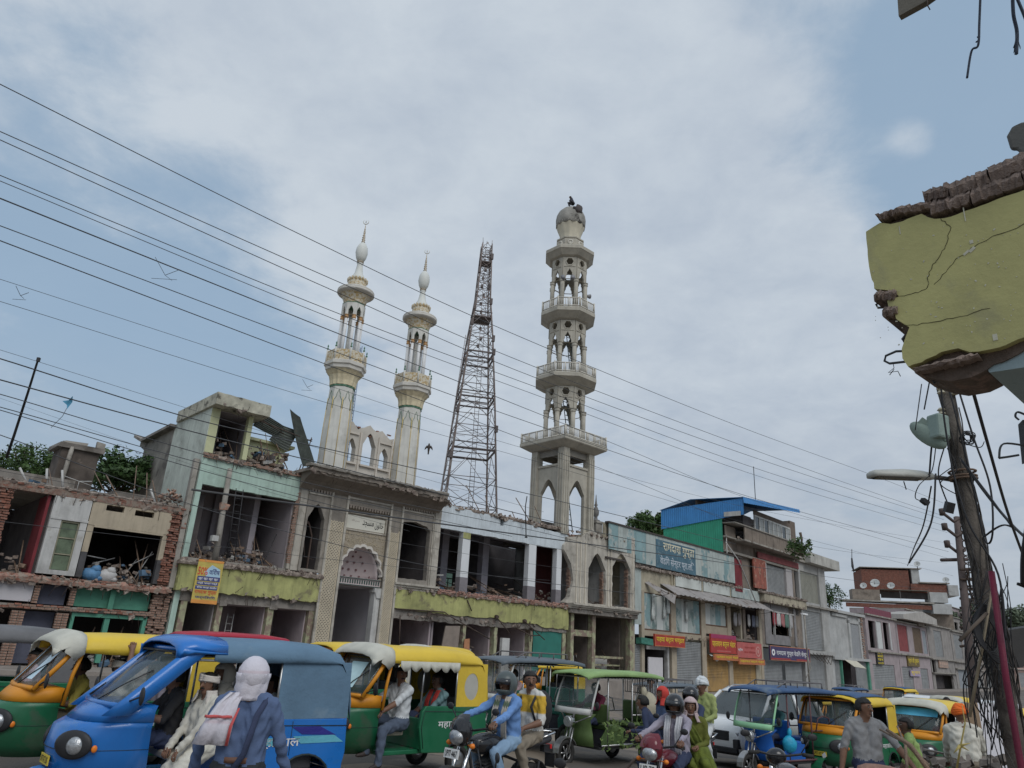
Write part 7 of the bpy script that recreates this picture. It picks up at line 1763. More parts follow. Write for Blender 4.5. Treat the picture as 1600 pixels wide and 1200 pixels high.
def erick(loc, rz, label, roofc, bodyc, framec, rack=False, group='battery rickshaws in the traffic jam', sc=1., lower=None, rail=False, screen=True, oldroof=False):
 t = thing('battery_rickshaw', label, 'battery rickshaw', loc, rz, group, scale=sc)
 st = mat('painted_tube', (.12, .11, .11), .5, .2); lw = lower or mat('pale_frame', (.5, .5, .48), .5)
 b = MB(); rings = []
 for x, z, w in ((-.18, 1.66, .46), (-.14, 1.72, .54), (.3, 1.76, .56), (1.2, 1.775, .56), (1.9, 1.765, .56), (2.25, 1.74, .54), (2.38, 1.69, .50)):
  j = R.uniform(-.012, .012) if oldroof else 0
  rings.append([Vector((x, -w, z - .07)), Vector((x, -w * .97, z - .01 + j)), Vector((x, -w * .6, z + .02)), Vector((x, 0, z + .035 + j)), Vector((x, w * .6, z + .02)), Vector((x, w * .97, z - .01 - j)), Vector((x, w, z - .07))])
 b.loft(rings); b.build('roof', roofc, t, thick=.025)
 b = MB(); b.box(.1, 2.2, -.5, .5, 1.655, 1.67); b.build('roof_lining', mat('pale_lining', (.30, .30, .29), .8, wave=('X', 3, (.12, .12, .13))), t)
 b = MB()
 for s in (1, -1):
  for x in (.02, .92, 1.72): b.tube([(x, s * .47, .35), (x, s * .48, 1.7)], .017, 6)
  b.tube([(.02, s * .47, .95), (.92, s * .47, .95)], .014, 5); b.tube([(.02, s * .47, .4), (1.9, s * .47, .4)], .022, 6); b.tube([(.3, s * .5, .95), (.35, s * .53, 1.2), (.55, s * .53, 1.25), (.75, s * .53, 1.2), (.8, s * .5, .95)], .014, 5)
 b.build('frame_tube', framec, t)
 b = MB(); b.box(0, 1.95, -.46, .46, .33, .38); b.build('floor', black, t)
 for x0, x1, nm in ((.08, .5, 0), (1.25, 1.62, 1)):
  b = MB(); b.box(x0, x1, -.45, .45, .66, .76); b.build('seat', bodyc, t, bevel=.03)
  b = MB(); b.box(x0 + .02, x1 - .02, -.44, .44, .38, .66); b.build('seat_box', mat('dark_panel', (.05, .05, .06), .6), t)
 b = MB(); b.box(.0, .08, -.45, .45, .78, 1.18); b.build('seat_back', bodyc, t, bevel=.03); b = MB(); b.box(1.62, 1.7, -.45, .45, .78, 1.15); b.build('seat_back', bodyc, t, bevel=.03)
 b = MB()
 for s in (1, -1): b.prism([[(.0, .4), (.0, .72), (.5, .76), (.62, .6), (.6, .4)]], s * .455, s * .475); b.prism([[(1.2, .4), (1.2, .7), (1.72, .74), (1.9, .55), (1.9, .4)]], s * .455, s * .475)
 b.box(-.05, 0, -.45, .45, .4, .95); b.build('side_panel', bodyc, t)
 # front: windscreen unit, leg shield, lamp, fork
 A = lambda f, y, o=0.: Vector((2.34 - .26 * max(f, 0) ** 1.4 - .09 * (y / .5) ** 2 + o, y, .98 + .70 * f)); ys = [-.48, -.3, 0, .3, .48]
 b = MB(); b.loft([[A(f, y) for y in ys] for f in (.14, .4, .7, .97)]); b.build('windscreen', screen_g, t, thick=.006)
 b = MB(); b.loft([[A(f, y, .01) for y in ys] for f in (-.02, .06, .14)]); b.build('screen_apron', lw, t, thick=.02)
 for s in (1, -1): b = MB(); b.tube([A(-.02, s * .49), A(.3, s * .495), A(.7, s * .49), A(1.0, s * .47)], .022, 6); b.build('screen_pillar', lw, t)
 b = MB(); b.loft([[Vector((2.05 + .12 * math.cos(y * 3), y * w, z)) for y in (-.5, -.25, 0, .25, .5)] for z, w in ((.38, .8), (.6, .75), (.85, .6), (.98, .9))]); b.build('leg_shield', bodyc, t, thick=.02)
 b = MB(); b.tube([(2.18, 0, 1.08), (2.42, 0, .26)], .026, 6)
 for s in (1, -1): b.tube([(2.3, s * .07, .7), (2.45, s * .08, .26)], .018, 6); b.tube([(2.14, 0, 1.05), (2.08, s * .3, 1.08)], .013, 5); b.tube([(2.15, s * .4, .95), (2.32, s * .12, .8)], .014, 5)
 b.build('fork', steel, t)
 b = MB(); b.disc((2.38, 0, .82), (1, 0, -.05), .10, .12, 20, prof=[(.05, -.08), (.10, -.02), (.105, .03), (.09, .05)]); b.build('headlight', lampg, t)
 b = MB(); b.disc((2.33, 0, .82), (1, 0, 0), .11, .06, 18); b.build('lamp_ring', chrome, t)
 b = MB(); pr = [(2.45 + .29 * math.cos(a), .26 + .29 * math.sin(a)) for a in np.linspace(.0, 2.7, 10)]; pi_ = [(2.45 + .27 * math.cos(a), .26 + .27 * math.sin(a)) for a in np.linspace(2.7, .0, 10)]; b.prism([pr + pi_], -.07, .07); b.build('mudguard', steel, t)
 wheel(t, (2.45, 0, .25), .25, .085, spokes=6); wheel(t, (.42, .46, .25), .25, .085); wheel(t, (.42, -.46, .25), .25, .085)
 for s in (1, -1): b = MB(); b.tube([A(.1, s * .49), A(.15, s * .62, .1)], .01, 4); b.ell(A(.25, s * .64, .1), (.02, .055, .08), 8, 6); b.build('mirror', black, t)
 if rack:
  b = MB()
  for s in (1, -1): b.tube([(.3, s * .4, 1.78), (.32, s * .4, 1.9), (1.6, s * .4, 1.9), (1.9, s * .38, 1.78)], .014, 5)
  for x in (.32, .75, 1.2, 1.6): b.tube([(x, -.4, 1.9), (x, .4, 1.9)], .012, 5); b.tube([(x, -.4, 1.9), (x, -.4, 1.78)], .012, 4); b.tube([(x, .4, 1.9), (x, .4, 1.78)], .012, 4)
  b.build('roof_rack', st, t)
 if rail:
  b = MB()
  for i in range(14): b.tube([(-.02, -.45 + i * .07, 1.35), (-.02, -.45 + i * .07, 1.66)], .008, 4)
  for i in range(12): b.tube([(.05 + i * .07, .48, 1.35), (.05 + i * .07, .48, 1.66)], .008, 4)
  b.tube([(-.02, -.46, 1.35), (-.02, .46, 1.35)], .012, 4); b.tube([(.02, .48, 1.35), (.9, .48, 1.35)], .012, 4); b.build('grille', st, t)
 return t

def motorcycle(loc, rz, label, col, sc=1., group='motorcycles in the jam', fairing=True, plate='UP 32', guard=False, roll=0.):
 t = thing('motorcycle', label, 'motorcycle', loc, rz, group, scale=sc)
 if roll: t.rotation_euler = (roll, 0, rz)
 wheel(t, (1.3, 0, .3), .3, .09, spokes=16); wheel(t, (0, 0, .3), .3, .10, spokes=16)
 b = MB()
 for s in (1, -1): b.tube([(1.3, s * .09, .3), (1.08, s * .09, .88)], .022, 8)
 b.build('fork', chrome, t)
 b = MB(); b.tube([(1.05, 0, .85), (.95, .0, .5), (.45, 0, .35), (.2, 0, .62), (.75, 0, .78), (1.05, 0, .85)], .022, 6)
 for s in (1, -1): b.tube([(.35, s * .11, .42), (0, s * .11, .3), (-.05, s * .12, .62)], .018, 6)
 b.build('frame', black, t)
 b = MB(); b.ell((.78, 0, .84), (.27, .14, .12), 16, 10); b.build('fuel_tank', col, t)
 b = MB(); b.loft([[Vector((x, w * math.cos(a), z + .06 * math.sin(a))) for a in np.linspace(0, 6.2832 * 11 / 12, 12)] for x, z, w in ((-.32, .86, .09), (-.1, .83, .12), (.2, .79, .13), (.5, .80, .10), (.58, .82, .06))], closed=True, caps=True); b.build('seat', seat_m, t)
 b = MB(); b.cbox((.62, 0, .42), (.3, .2, .26), (0, -.2, 0)); b.cbox((.72, 0, .6), (.16, .14, .2), (0, .4, 0))
 for i in range(5): b.cbox((.74 + i * .004, 0, .52 + i * .035), (.2, .19, .012), (0, .3, 0))
 b.disc((.55, -.13, .38), (0, 1, 0), .1, .06, 14); b.disc((.55, .13, .38), (0, 1, 0), .1, .06, 14); b.build('engine', mat('engine_grey', (.12, .12, .12), .45, .3, 8, metal=.6), t)
 b = MB(); b.tube([(.7, -.12, .45), (.6, -.15, .25), (.2, -.16, .24), (-.25, -.18, .3)], [.02, .025, .04, .045], 8); b.build('exhaust', chrome, t)
 b = MB()
 for c, a0, a1, r_ in (((1.3, .3), .2, 2.3, .335), ((0, .3), .6, 3.3, .345)):
  pr = [(c[0] + r_ * math.cos(a), c[1] + r_ * math.sin(a)) for a in np.linspace(a0, a1, 10)]; pi_ = [(c[0] + (r_ - .012) * math.cos(a), c[1] + (r_ - .012) * math.sin(a)) for a in np.linspace(a1, a0, 10)]; b.prism([pr + pi_], -.07, .07)
 b.build('mudguard', black if fairing else steel, t)
 b = MB(); b.tube([(1.0, -.36, 1.0), (.98, -.28, 1.04), (1.06, -.1, 1.0), (1.06, .1, 1.0), (.98, .28, 1.04), (1.0, .36, 1.0)], .014, 6); b.build('handlebar', black, t)
 b = MB()
 for s in (1, -1): b.tube([(.985, s * .25, 1.03), (.97, s * .37, 1.02)], .021, 8)
 b.build('grip', rubber, t)
 for s in (1, -1): b = MB(); b.tube([(1.0, s * .24, 1.04), (1.02, s * .36, 1.2)], .007, 4); b.ell((1.02, s * .39, 1.22), (.015, .06, .04), 10, 6); b.build('mirror', black, t)
 if fairing:
  b = MB(); b.ell((1.17, 0, .98), (.11, .15, .16), 14, 10); b.loft([[Vector((1.16 + .07 * math.cos(y * 2.6) + o, y * w, z)) for y in (-.45, -.3, 0, .3, .45)] for z, o, w in ((1.0, .05, .34), (1.08, .01, .32), (1.14, -.04, .24), (1.17, -.08, .14))]); b.build('headlamp_cowl', col, t)
 b = MB(); b.ell((1.24, 0, .93 if fairing else .96), (.07, .11, .085), 14, 10); b.build('headlight', lampg, t)
 if not fairing: b = MB(); b.ell((1.17, 0, .97), (.10, .115, .10), 14, 10); b.build('lamp_housing', col, t)
 for s in (1, -1): b = MB(); b.tube([(1.15, s * .1, .85), (1.16, s * .17, .85)], .008, 4); b.ell((1.17, s * .2, .85), (.035, .035, .03), 10, 6); b.build('indicator', amber, t)
 p = MB().cbox((1.30, 0, .76), (.012, .24, .10), (0, -.15, 0)).build('number_plate', mat('plate_white', (.6, .6, .58), .5), t)
 text(p, plate, -.1, .1, -.035, .035, 0, mat('black_ink', (.02, .02, .02)), mx=Matrix.Translation((1.311, 0, .76)) @ Euler((0, -.15, 0)).to_matrix().to_4x4() @ Matrix.Rotation(math.pi / 2, 4, 'Z'))
 b = MB(); b.cbox((-.36, 0, .76), (.03, .09, .05)); b.build('tail_light', redl, t)
 b = MB()
 for s in (1, -1): b.tube([(-.1, s * .12, .88), (-.34, s * .12, .93), (-.4, 0, .93)], .012, 5)
 b.build('grab_rail', chrome, t)
 b = MB(); b.cbox((-.30, 0, .74), (.12, .07, .08)); b.cbox((-.39, 0, .6), (.01, .16, .16)); b.build('tail_bracket', black, t)
 if guard:
  b = MB()
  for s in (1, -1):
   b.tube([(.9, s * .06, .75), (.95, s * .3, .66), (.95, s * .32, .38), (.85, s * .08, .32)], .013, 6); b.tube([(.94, s * .1, .6), (.96, s * .31, .58)], .01, 5); b.tube([(.94, s * .1, .48), (.96, s * .32, .48)], .01, 5)
  b.build('crash_guard', chrome, t)
 return t

def car(loc, rz, label, col, sc=1., suv=True, group=None):
 t = thing('parked_car', label, 'car', loc, rz, group, scale=sc)
 # half sections, front (x=4) to rear (x=0): lower body and greenhouse
 def ring(x, w, z0, z1, r_=.1): return [Vector((x, -w * .92, z0)), Vector((x, -w, z0 + .18)), Vector((x, -w, z1 - r_)), Vector((x, -w * .93, z1 - .02)), Vector((x, -w * .5, z1 + .015)), Vector((x, 0, z1 + .02)), Vector((x, w * .5, z1 + .015)), Vector((x, w * .93, z1 - .02)), Vector((x, w, z1 - r_)), Vector((x, w, z0 + .18)), Vector((x, w * .92, z0))]
 b = MB(); b.loft([ring(0, .78, .45, .95), ring(.05, .84, .32, 1.02), ring(.6, .88, .26, 1.03), ring(2.7, .88, .26, 1.02), ring(3.2, .87, .26, 1.0), ring(3.75, .84, .28, .94), ring(3.98, .78, .32, .84), ring(4.05, .7, .4, .7)], closed=True, caps=True); b.build('body', col, t)
 def g(x, w, z0, z1): return [Vector((x, -w[0], z0)), Vector((x, -w[1], z1 - .05)), Vector((x, -w[1] * .85, z1)), Vector((x, w[1] * .85, z1)), Vector((x, w[1], z1 - .05)), Vector((x, w[0], z0))]
 b = MB(); b.loft([g(.1, (.8, .7), 1.0, 1.25), g(.35, (.84, .68), 1.0, 1.55), g(1.0, (.85, .68), 1.0, 1.62), g(2.0, (.85, .67), 1.0, 1.6), g(2.45, (.85, .66), 1.0, 1.5), g(3.15, (.84, .8), .98, 1.02)], closed=True, caps=True, sm=False); b.build('glasshouse', mat('car_glass', (.03, .04, .042), .08, bump=0, spec=.8), t)
 b = MB(); b.loft([[Vector((x, y * w, z + .01)) for y in (-1, -.85, 0, .85, 1)] for x, w, z in ((.3, .70, 1.55), (1.0, .70, 1.625), (2.0, .69, 1.605), (2.42, .66, 1.51))]);
 for s in (1, -1): b.tube([(2.42, s * .67, 1.5), (3.12, s * .83, 1.0)], .035, 6); b.tube([(1.35, s * .69, 1.6), (1.35, s * .86, 1.0)], .035, 6); b.tube([(.3, s * .69, 1.55), (.08, s * .82, 1.0)], .06, 6)
 b.build('roof', col, t, thick=.02)
 b = MB()
 for s in (1, -1): b.tube([(.5, s * .6, 1.62), (.7, s * .6, 1.67), (1.9, s * .6, 1.66), (2.1, s * .6, 1.6)], .015, 5)
 b.build('roof_rail', steel, t)
 for s in (1, -1):
  b = MB(); b.cbox((3.9, s * .58, .72), (.22, .34, .08), (0, .25, s * -.25)); b.build('headlight', lampg, t, bevel=.02)
  b = MB(); b.cbox((3.98, s * .6, .5), (.14, .3, .2), (0, 0, s * -.25)); b.build('fog_lamp_surround', black, t, bevel=.02)
  b = MB(); b.ell((2.75, s * .97, 1.05), (.07, .1, .07), 10, 6); b.build('mirror', col, t)
  for x in (.75, 3.2): wheel(t, (x, s * .8, .32), .32, .2)
 b = MB(); b.box(4.0, 4.07, -.5, .5, .55, .75); b.box(3.9, 4.08, -.7, .7, .3, .42); b.build('grille', black, t, bevel=.02)
 b = MB()
 for s in (1, -1):
  for x in (.75, 3.2): b.prism([[(x + .42 * math.cos(a), .3 + .42 * math.sin(a)) for a in np.linspace(0, math.pi, 12)]], s * .875, s * .89)
 b.box(.1, 3.9, -.89, .89, .25, .34); b.build('cladding', black, t)
 return t
RZ = FA.rz + math.pi      # traffic drives towards the left of the picture
def face(az_from_vehicle, rz=None): return (RZ if rz is None else rz) + az_from_vehicle
def TM(loc, rz): return Matrix.Translation(loc) @ Matrix.Rotation(rz, 4, 'Z')
def vpos(t, x, y, z=0.): return t.matrix_basis @ Vector((x, y, z))

# ------------------------------------------------------------------ traffic
def spot(px, py, dep):
 p = at(px, py, dep); return Vector((p.x, p.y, gz(p.x, p.y)))
def place(px, py, dep, rz, L_=2.7):
 c = spot(px, py, dep); c = c - Vector((math.cos(rz), math.sin(rz), 0)) * L_ / 2; return c
yel = mat('canopy_yellow', (.60, .42, .045), .5, .12, 2, (.50, .35, .05), .3, .15, .3, bsc=12); grn_b = mat('auto_green', (.008, .115, .05), .4, .15, 2, (.045, .105, .06), .38, .3, .05, spec=.6)
org = mat('auto_orange', (.55, .22, .015), .4, .1, 2, bump=.05); blue_b = mat('auto_blue', (.01, .14, .46), .3, .10, 2, (.03, .15, .38), .35, .15, bump=.03, spec=.6, coat=.3); slate = mat('slate_blue_canvas', (.105, .18, .26), .8, .14, 2, (.14, .21, .28), .4, .2, .6, bsc=9)
greyc = mat('grey_canvas', (.13, .13, .135), .85, .2, 3, bump=.5, bsc=10); dirtyw = mat('off_white_canvas', (.46, .45, .39), .85, .12, 4, (.33, .31, .26), .3, .2, .6, bsc=9)
slate2 = mat('dark_blue_roof', (.035, .075, .16), .6, .3, 2, (.10, .14, .19), .4, .3, .2); gunm = mat('blue_grey_roof', (.095, .115, .135), .45, .15, 2, bump=.15); limeg = mat('worn_light_green', (.22, .33, .13), .6, .15, 3, (.20, .12, .06), .2, .1, .4); redroof = mat('red_plastic_roof', (.33, .02, .04), .4, .12, 2, (.4, .12, .12), .25)
paleg = mat('pale_green_frame', (.28, .55, .32), .5, .1, 3); ricgreen = mat('rickshaw_green', (.085, .135, .045), .5, .25, 3); ricblue = mat('rickshaw_blue', (.01, .09, .36), .4, .12, 3)
pw = mat('car_white', (.62, .63, .63), .25, .04, 1, bump=0, coat=.5, spec=.6); maroon = mat('bike_maroon', (.12, .012, .02), .25, .1, bump=0, coat=.4); bkp = mat('bike_black', (.015, .015, .017), .22, .1, bump=0, coat=.5)

A1 = auto(place(-62, 1075, 11.2, RZ), RZ, 'leftmost auto rickshaw with dark grey canopy, cut by the picture edge', grn_b, org, greyc, vinyl=False, quarter=.35)
A2 = auto(place(163, 1085, 9.7, RZ), RZ, 'green auto rickshaw with yellow roof and grey white front cover at the left', grn_b, org, yel, cap=dirtyw, vinyl=False, quarter=.5, sticker=([(.1, .9, -.40, -.22), (.2, .95, .2, .36)], mat('blue_white_film', (.45, .58, .66), .2, bump=0)), logo=True)
A3 = auto(place(318, 1095, 8.5, RZ, 3.1), RZ, 'bright blue auto rickshaw with slate blue canvas canopy', blue_b, blue_b, slate, vinyl=False, quarter=.82, sx=1.14, wb=2.42, wt=1.86, pillar=.03, hard=True, tall=1.80, decal=(mat('decal_navy', (.03, .03, .22), .4), mat('decal_aqua', (.12, .40, .50), .4)))
A4 = auto(place(617, 1085, 11.4, RZ), RZ, 'green auto rickshaw with yellow canopy and white scalloped fringe in the centre', grn_b, org, yel, cap=dirtyw, fringe=dirtyw, tall=1.80, sc=1.0, sticker=([(.2, .8, -.1, .3)], mat('pale_film', (.42, .58, .60), .2, bump=0)))
A5 = auto(place(545, 1060, 14.3, RZ), RZ, 'yellow roofed auto rickshaw mostly hidden behind the centre one', grn_b, org, yel, tall=1.78)
A9 = auto(place(1318, 1115, 16.6, RZ), RZ, 'auto rickshaw with dark blue top over yellow canopy behind the man in grey', grn_b, org, yel, logo=True, quarter=.5, vinyl=False)
b = MB(); b.loft([[Vector((x, y, z)) for y, z in ((-.6, 1.76 + e), (-.45, 1.80 + e), (0, 1.82 + e), (.45, 1.80 + e), (.6, 1.76 + e))] for x, e in ((.4, -.03), (.8, 0), (1.7, 0), (2.0, -.03))]); b.build('blue_top_cover', slate2, A9, thick=.02)
A10 = auto(place(1448, 1125, 17.6, RZ), RZ, 'auto rickshaw with sky blue film across its windscreen at the right', grn_b, org, yel, cap=dirtyw, logo=True, quarter=.5, vinyl=False, sticker=([(.62, .95, -.5, .5)], mat('sky_film', (.10, .42, .62), .2, bump=0)))
A11 = auto(place(1412, 1095, 23, RZ), RZ, 'blue topped auto rickshaw with pale body farther back', mat('tempo_pale', (.45, .46, .44), .5), mat('tempo_blue', (.02, .08, .28), .5), slate2, vinyl=False)
A12 = auto(place(1575, 1100, 25, RZ), RZ, 'distant yellow and blue auto rickshaw near the right edge', mat('tempo_blue', (.02, .08, .28)), org, yel, vinyl=False)
E6 = erick(place(812, 1080, 15.6, RZ), RZ, 'battery rickshaw with blue grey roof and roof rack', gunm, mat('ric_teal', (.03, .16, .12), .5), steel, rack=True)
E7 = erick(place(940, 1100, 15.4, RZ), RZ, 'worn green battery rickshaw loaded with green bundles', limeg, ricgreen, steel, rail=True, oldroof=True)
E8 = erick(place(1217, 1110, 15.8, RZ - .15), RZ - .15, 'battery rickshaw with dark blue roof and pale green windscreen frame', slate2, ricblue, mat('red_brown_tube', (.10, .045, .05), .5), lower=paleg, rack=True)
E3 = erick(place(335, 1050, 17, RZ), RZ, 'battery rickshaw with red roof hidden behind the blue auto rickshaw', redroof, ricblue, steel, sc=1.02)
C1 = car(place(1178, 1105, 18.2, RZ, 4) + Vector((0, 0, .15)), RZ, 'white hatchback car waiting behind the blue battery rickshaw', pw)
C2 = car(place(1520, 1090, 28, RZ, 4), RZ, 'far white car under the metal pole', pw, sc=1.05)
# green bundles carried by the green rickshaw
b = MB(); mxv = E7.matrix_basis
for i in range(260):
 p = mxv @ Vector((R.uniform(-.3, 1.9), R.uniform(.42, .75), R.uniform(.3, .85))); d = Vector((R.gauss(0, 1), R.gauss(0, 1), R.gauss(.6, .6))).normalized() * R.uniform(.05, .12); w_ = d.orthogonal().normalized() * .03; b.add([p - w_, p + w_, p + d + w_ * .3, p + d - w_ * .3], [(0, 1, 2, 3)])
for i in range(0):
 p = mxv @ Vector((R.uniform(.9, 1.9), .6, .4)); b.tube([p, p + Vector((R.uniform(-.1, .1), 0, .35)), p + Vector((R.uniform(-.25, .25), 0, .65))], [.03, .03, .008], 5)
o = b.build('green_bundle', mat('fodder_green', (.10, .15, .045), .8, .4, 6, (.22, .28, .10), .4, bump=.8, bsc=18)); single(o, 'pile of green fodder bundles on the green battery rickshaw', 'bundle'); recenter(o)
b = MB(); b.ell(mxv @ Vector((.35, .42, 1.12)), (.24, .2, .3), 14, 10, j=.05); b.ell(mxv @ Vector((.5, .45, 1.4)), (.09, .09, .12), 10, 6, j=.06)
o = b.build('sack', mat('beige_sack', (.36, .33, .25), .85, .12, 6, bump=.8, bsc=10)); single(o, 'beige tied sack in the back of the green battery rickshaw', 'sack'); recenter(o)
b = MB(); b.ell(E8.matrix_basis @ Vector((1.75, .5, .72)), (.15, .10, .17), 9, 7, j=.16); b.ell(E8.matrix_basis @ Vector((1.73, .5, .93)), (.05, .04, .09), 7, 5, j=.2)
o = b.build('plastic_bag', mat('cyan_plastic', (.02, .30, .48), .4, .15, 6, bump=.8, bsc=12)); single(o, 'cyan plastic bag hanging on the blue battery rickshaw', 'bag'); recenter(o)

BIKE1 = spot(828, 1150, 9.5); rz1 = RZ + .04
M1 = motorcycle(BIKE1, rz1, 'black motorcycle with orange indicators ridden by the man in blue shirt', bkp, 1.04, plate='UP77 4467')
BIKE2 = spot(1078, 1150, 10.7); rz2 = RZ + rad(9)
M2 = motorcycle(BIKE2, rz2, 'maroon motorcycle with chrome crash guard carrying a man and a woman', maroon, 1.02, guard=True, plate='UP 78')
BIKE3 = spot(1098, 1130, 12.9)
M3 = motorcycle(BIKE3, rz2, 'dark motorcycle behind the woman in the green sari', bkp, 1.0)
M4 = motorcycle(spot(935, 1240, 6.3), RZ - .5, 'parked motorcycle whose handlebar shows at the bottom edge', bkp, 1.0, fairing=False)
M5 = motorcycle(spot(1010, 1240, 6.6), RZ + .3, 'rusty parked motorcycle at the bottom edge in front of the maroon one', mat('rust_paint', (.13, .07, .045), .7, .3, 5), 1.0, fairing=False)
M6 = motorcycle(spot(1262, 1205, 8.2), RZ + math.pi + .75, 'black scooter like motorcycle parked with its seat towards the street', bkp, 1.08, fairing=False)

def seat(t, x, y, face_=0.): # matrix of a sitter at a place in a vehicle
 p = t.matrix_basis @ Vector((x, y, 0)); p.z = t.location.z; return TM(p, t.rotation_euler.z + face_)
scarfw = mat('white_scarf', (.52, .50, .55), .9, .06, 8, bump=.6, bsc=14, wave=('Z', .9, (.50, .12, .12), .985)); beige = cloth('beige', (.34, .32, .28)); offw = cloth('off_white', (.50, .48, .42)); blk = cloth('black', (.02, .02, .022)); jean = cloth('jeans', (.07, .09, .13)); steelb = cloth('steel_blue', (.075, .11, .20)); sky = cloth('sky_blue', (.12, .23, .46)); olive = cloth('mustard', (.27, .23, .05)); pinkc = cloth('dusty_pink', (.42, .29, .31)); khak = cloth('khaki', (.20, .17, .13)); marc = cloth('maroon', (.10, .015, .035)); tan = cloth('grey_tee', (.22, .22, .225)); palejean = cloth('pale_jeans', (.20, .30, .42)); lgreen = cloth('lime_tee', (.26, .36, .12)); whi = cloth('white_shirt', (.50, .52, .53)); redc = cloth('red_scarf', (.45, .05, .04)); greycl = cloth('grey_lilac', (.26, .24, .29)); dnavy = cloth('navy', (.03, .04, .08))
# standing man with back to us
def ex1(t, J):
 m_ = mat('white_scarf', (.52, .50, .55))
 N_ = J['neck']; b = MB()
 pts = [N_ + Vector((-.06, .08, .02)), N_ + Vector((-.10, .13, -.06)), N_ + Vector((-.145, .17, -.20)), N_ + Vector((-.15, .20, -.33))]
 strip_cloth(t, 'scarf_tail', pts, [.10, .15, .21, .25], m_, ruffle=.02)
 strip_cloth(t, 'red_border', [pts[2] + Vector((-.012, 0, .07)), pts[2] + Vector((-.014, 0, .05))], [.19, .20], mat('scarf_red', (.50, .10, .10), .9), ruffle=.02, thick=.004)
 strip_cloth(t, 'red_border', [pts[1] + Vector((-.02, -.09, -.02)), pts[2] + Vector((-.02, -.10, 0)), pts[3] + Vector((-.016, -.12, 0))], [.012, .02, .02], mat('scarf_red', (.50, .10, .10), .9), ruffle=.004, thick=.004)
 b = MB(); b.tube([N_ + Vector((-.02, -.14, -.02)), N_ + Vector((-.13, -.10, -.12)), J['waist'] + Vector((-.155, -.05, -.02)), J['H'] + Vector((-.13, .05, -.05))], .024, 6); b.build('bag_strap', dnavy, t)
 b = MB(); b.lathe([(.135, J['H'].z + .05), (.137, J['H'].z + .09)], (0, 0), 20, sm=True, squash=1.25); b.build('belt', mat('brown_belt', (.12, .06, .04), .6), t)
p1 = spot(388, 1100, 5.75)
person('man in steel blue shirt standing with his back turned, white scarf over his head', TM(p1, rad(98)), hip=.90, lean=-.02, hands=((.12, .34, .85), (.12, -.34, .85)), feet=((.02, .12, .07), (0, -.12, .07)), shirt=steelb, pants=cloth('dark_trousers', (.025, .03, .035)), hair='hood', hairc=mat('white_scarf', (.52, .50, .55)), kpole=(1, 0, 0), epole=(-1, .4, 0), scale=1.04, extra=ex1, vox=.013, loose=1.05, look=(1, .25, 0))
# in the blue auto rickshaw
person('young man in black tee driving the blue auto rickshaw', seat(A3, 1.92, .05), hip=.74, lean=.0, hands=((.42, .22, 1.02), (.42, -.22, 1.02)), feet=((.52, .15, .42), (.52, -.15, .42)), shirt=blk, pants=dnavy, sleeve=.4, hair='short', vox=.014, look=(1, .1, 0))
person('man in white kurta and white head wrap sitting sideways on the blue auto rickshaw', seat(A3, 1.70, .50, .12), hip=.72, lean=.02, hands=((.34, .06, .62), (.30, -.1, .72)), feet=((.62, .22, .10), (.58, .0, .12)), shirt=offw, pants=offw, kurta=True, loose=1.2, hair='wrap', hairc=mat('cream_scarf', (.50, .46, .42), .9, .1, 8, bump=.6), vox=.014, look=(.9, .35, 0), moustache=True, barelegs=False)
person('person under a beige head cloth in the back of the blue auto rickshaw', seat(A3, 1.38, .1, .2), hip=.70, lean=.0, hands=((.3, .2, .75), (.3, -.2, .75)), feet=((.45, .12, .42), (.45, -.12, .42)), shirt=beige, pants=khak, hair='veil', hairc=beige, vox=.018, scale=1.06)
person('dim passenger at the rear of the blue auto rickshaw', seat(A3, .55, -.2, 0), hip=.66, hands=((.3, .2, .75), (.3, -.2, .75)), feet=((.45, .12, .42), (.45, -.12, .42)), shirt=whi, pants=dnavy, vox=.02, lite=True)
# yellow roofed auto at the left
person('driver in mustard shirt in the green auto rickshaw at the left', seat(A2, 1.62, -.05), hip=.72, lean=.08, hands=((.42, .22, .95), (.42, -.22, .95)), feet=((.5, .15, .42), (.5, -.15, .42)), shirt=olive, pants=khak, sleeve=.5, vox=.016, skin=1)
person('old man in cream kurta holding the roof rail of the left auto rickshaw', seat(A2, 1.28, .44, .35), hip=.74, lean=.1, hands=((.14, .22, 1.62), (.38, -.1, .75)), feet=((.62, .15, .18), (.55, -.05, .16)), shirt=offw, pants=offw, kurta=True, sleeve=.3, loose=1.15, hair='wrap', hairc=beige, vox=.015, epole=(.6, .2, -1), look=(.3, .9, -.1), beard=True)
person('passenger in white at the rear of the left auto rickshaw', seat(A2, .72, .1, .2), hip=.68, hands=((.3, .2, .75), (.3, -.2, .75)), feet=((.45, .12, .42), (.45, -.12, .42)), shirt=greycl, pants=dnavy, vox=.02, lite=True, hair='veil', hairc=whi)
person('man in dusty pink shirt reaching up in the leftmost auto rickshaw', seat(A1, .50, .42, .1), hip=.70, lean=.05, hands=((.38, .05, .95), (-.32, -.1, 1.55)), feet=((.5, .2, .35), (.45, 0, .35)), shirt=pinkc, pants=jean, sleeve=.8, vox=.016, look=(1, .3, .1), epole=(.2, .2, -1))
person('green dressed passenger in the leftmost auto rickshaw', seat(A1, .1, .0, 0), hip=.68, hands=((.3, .2, .75), (.3, -.2, .75)), feet=((.45, .12, .42), (.45, -.12, .42)), shirt=lgreen, pants=dnavy, vox=.02, lite=True)
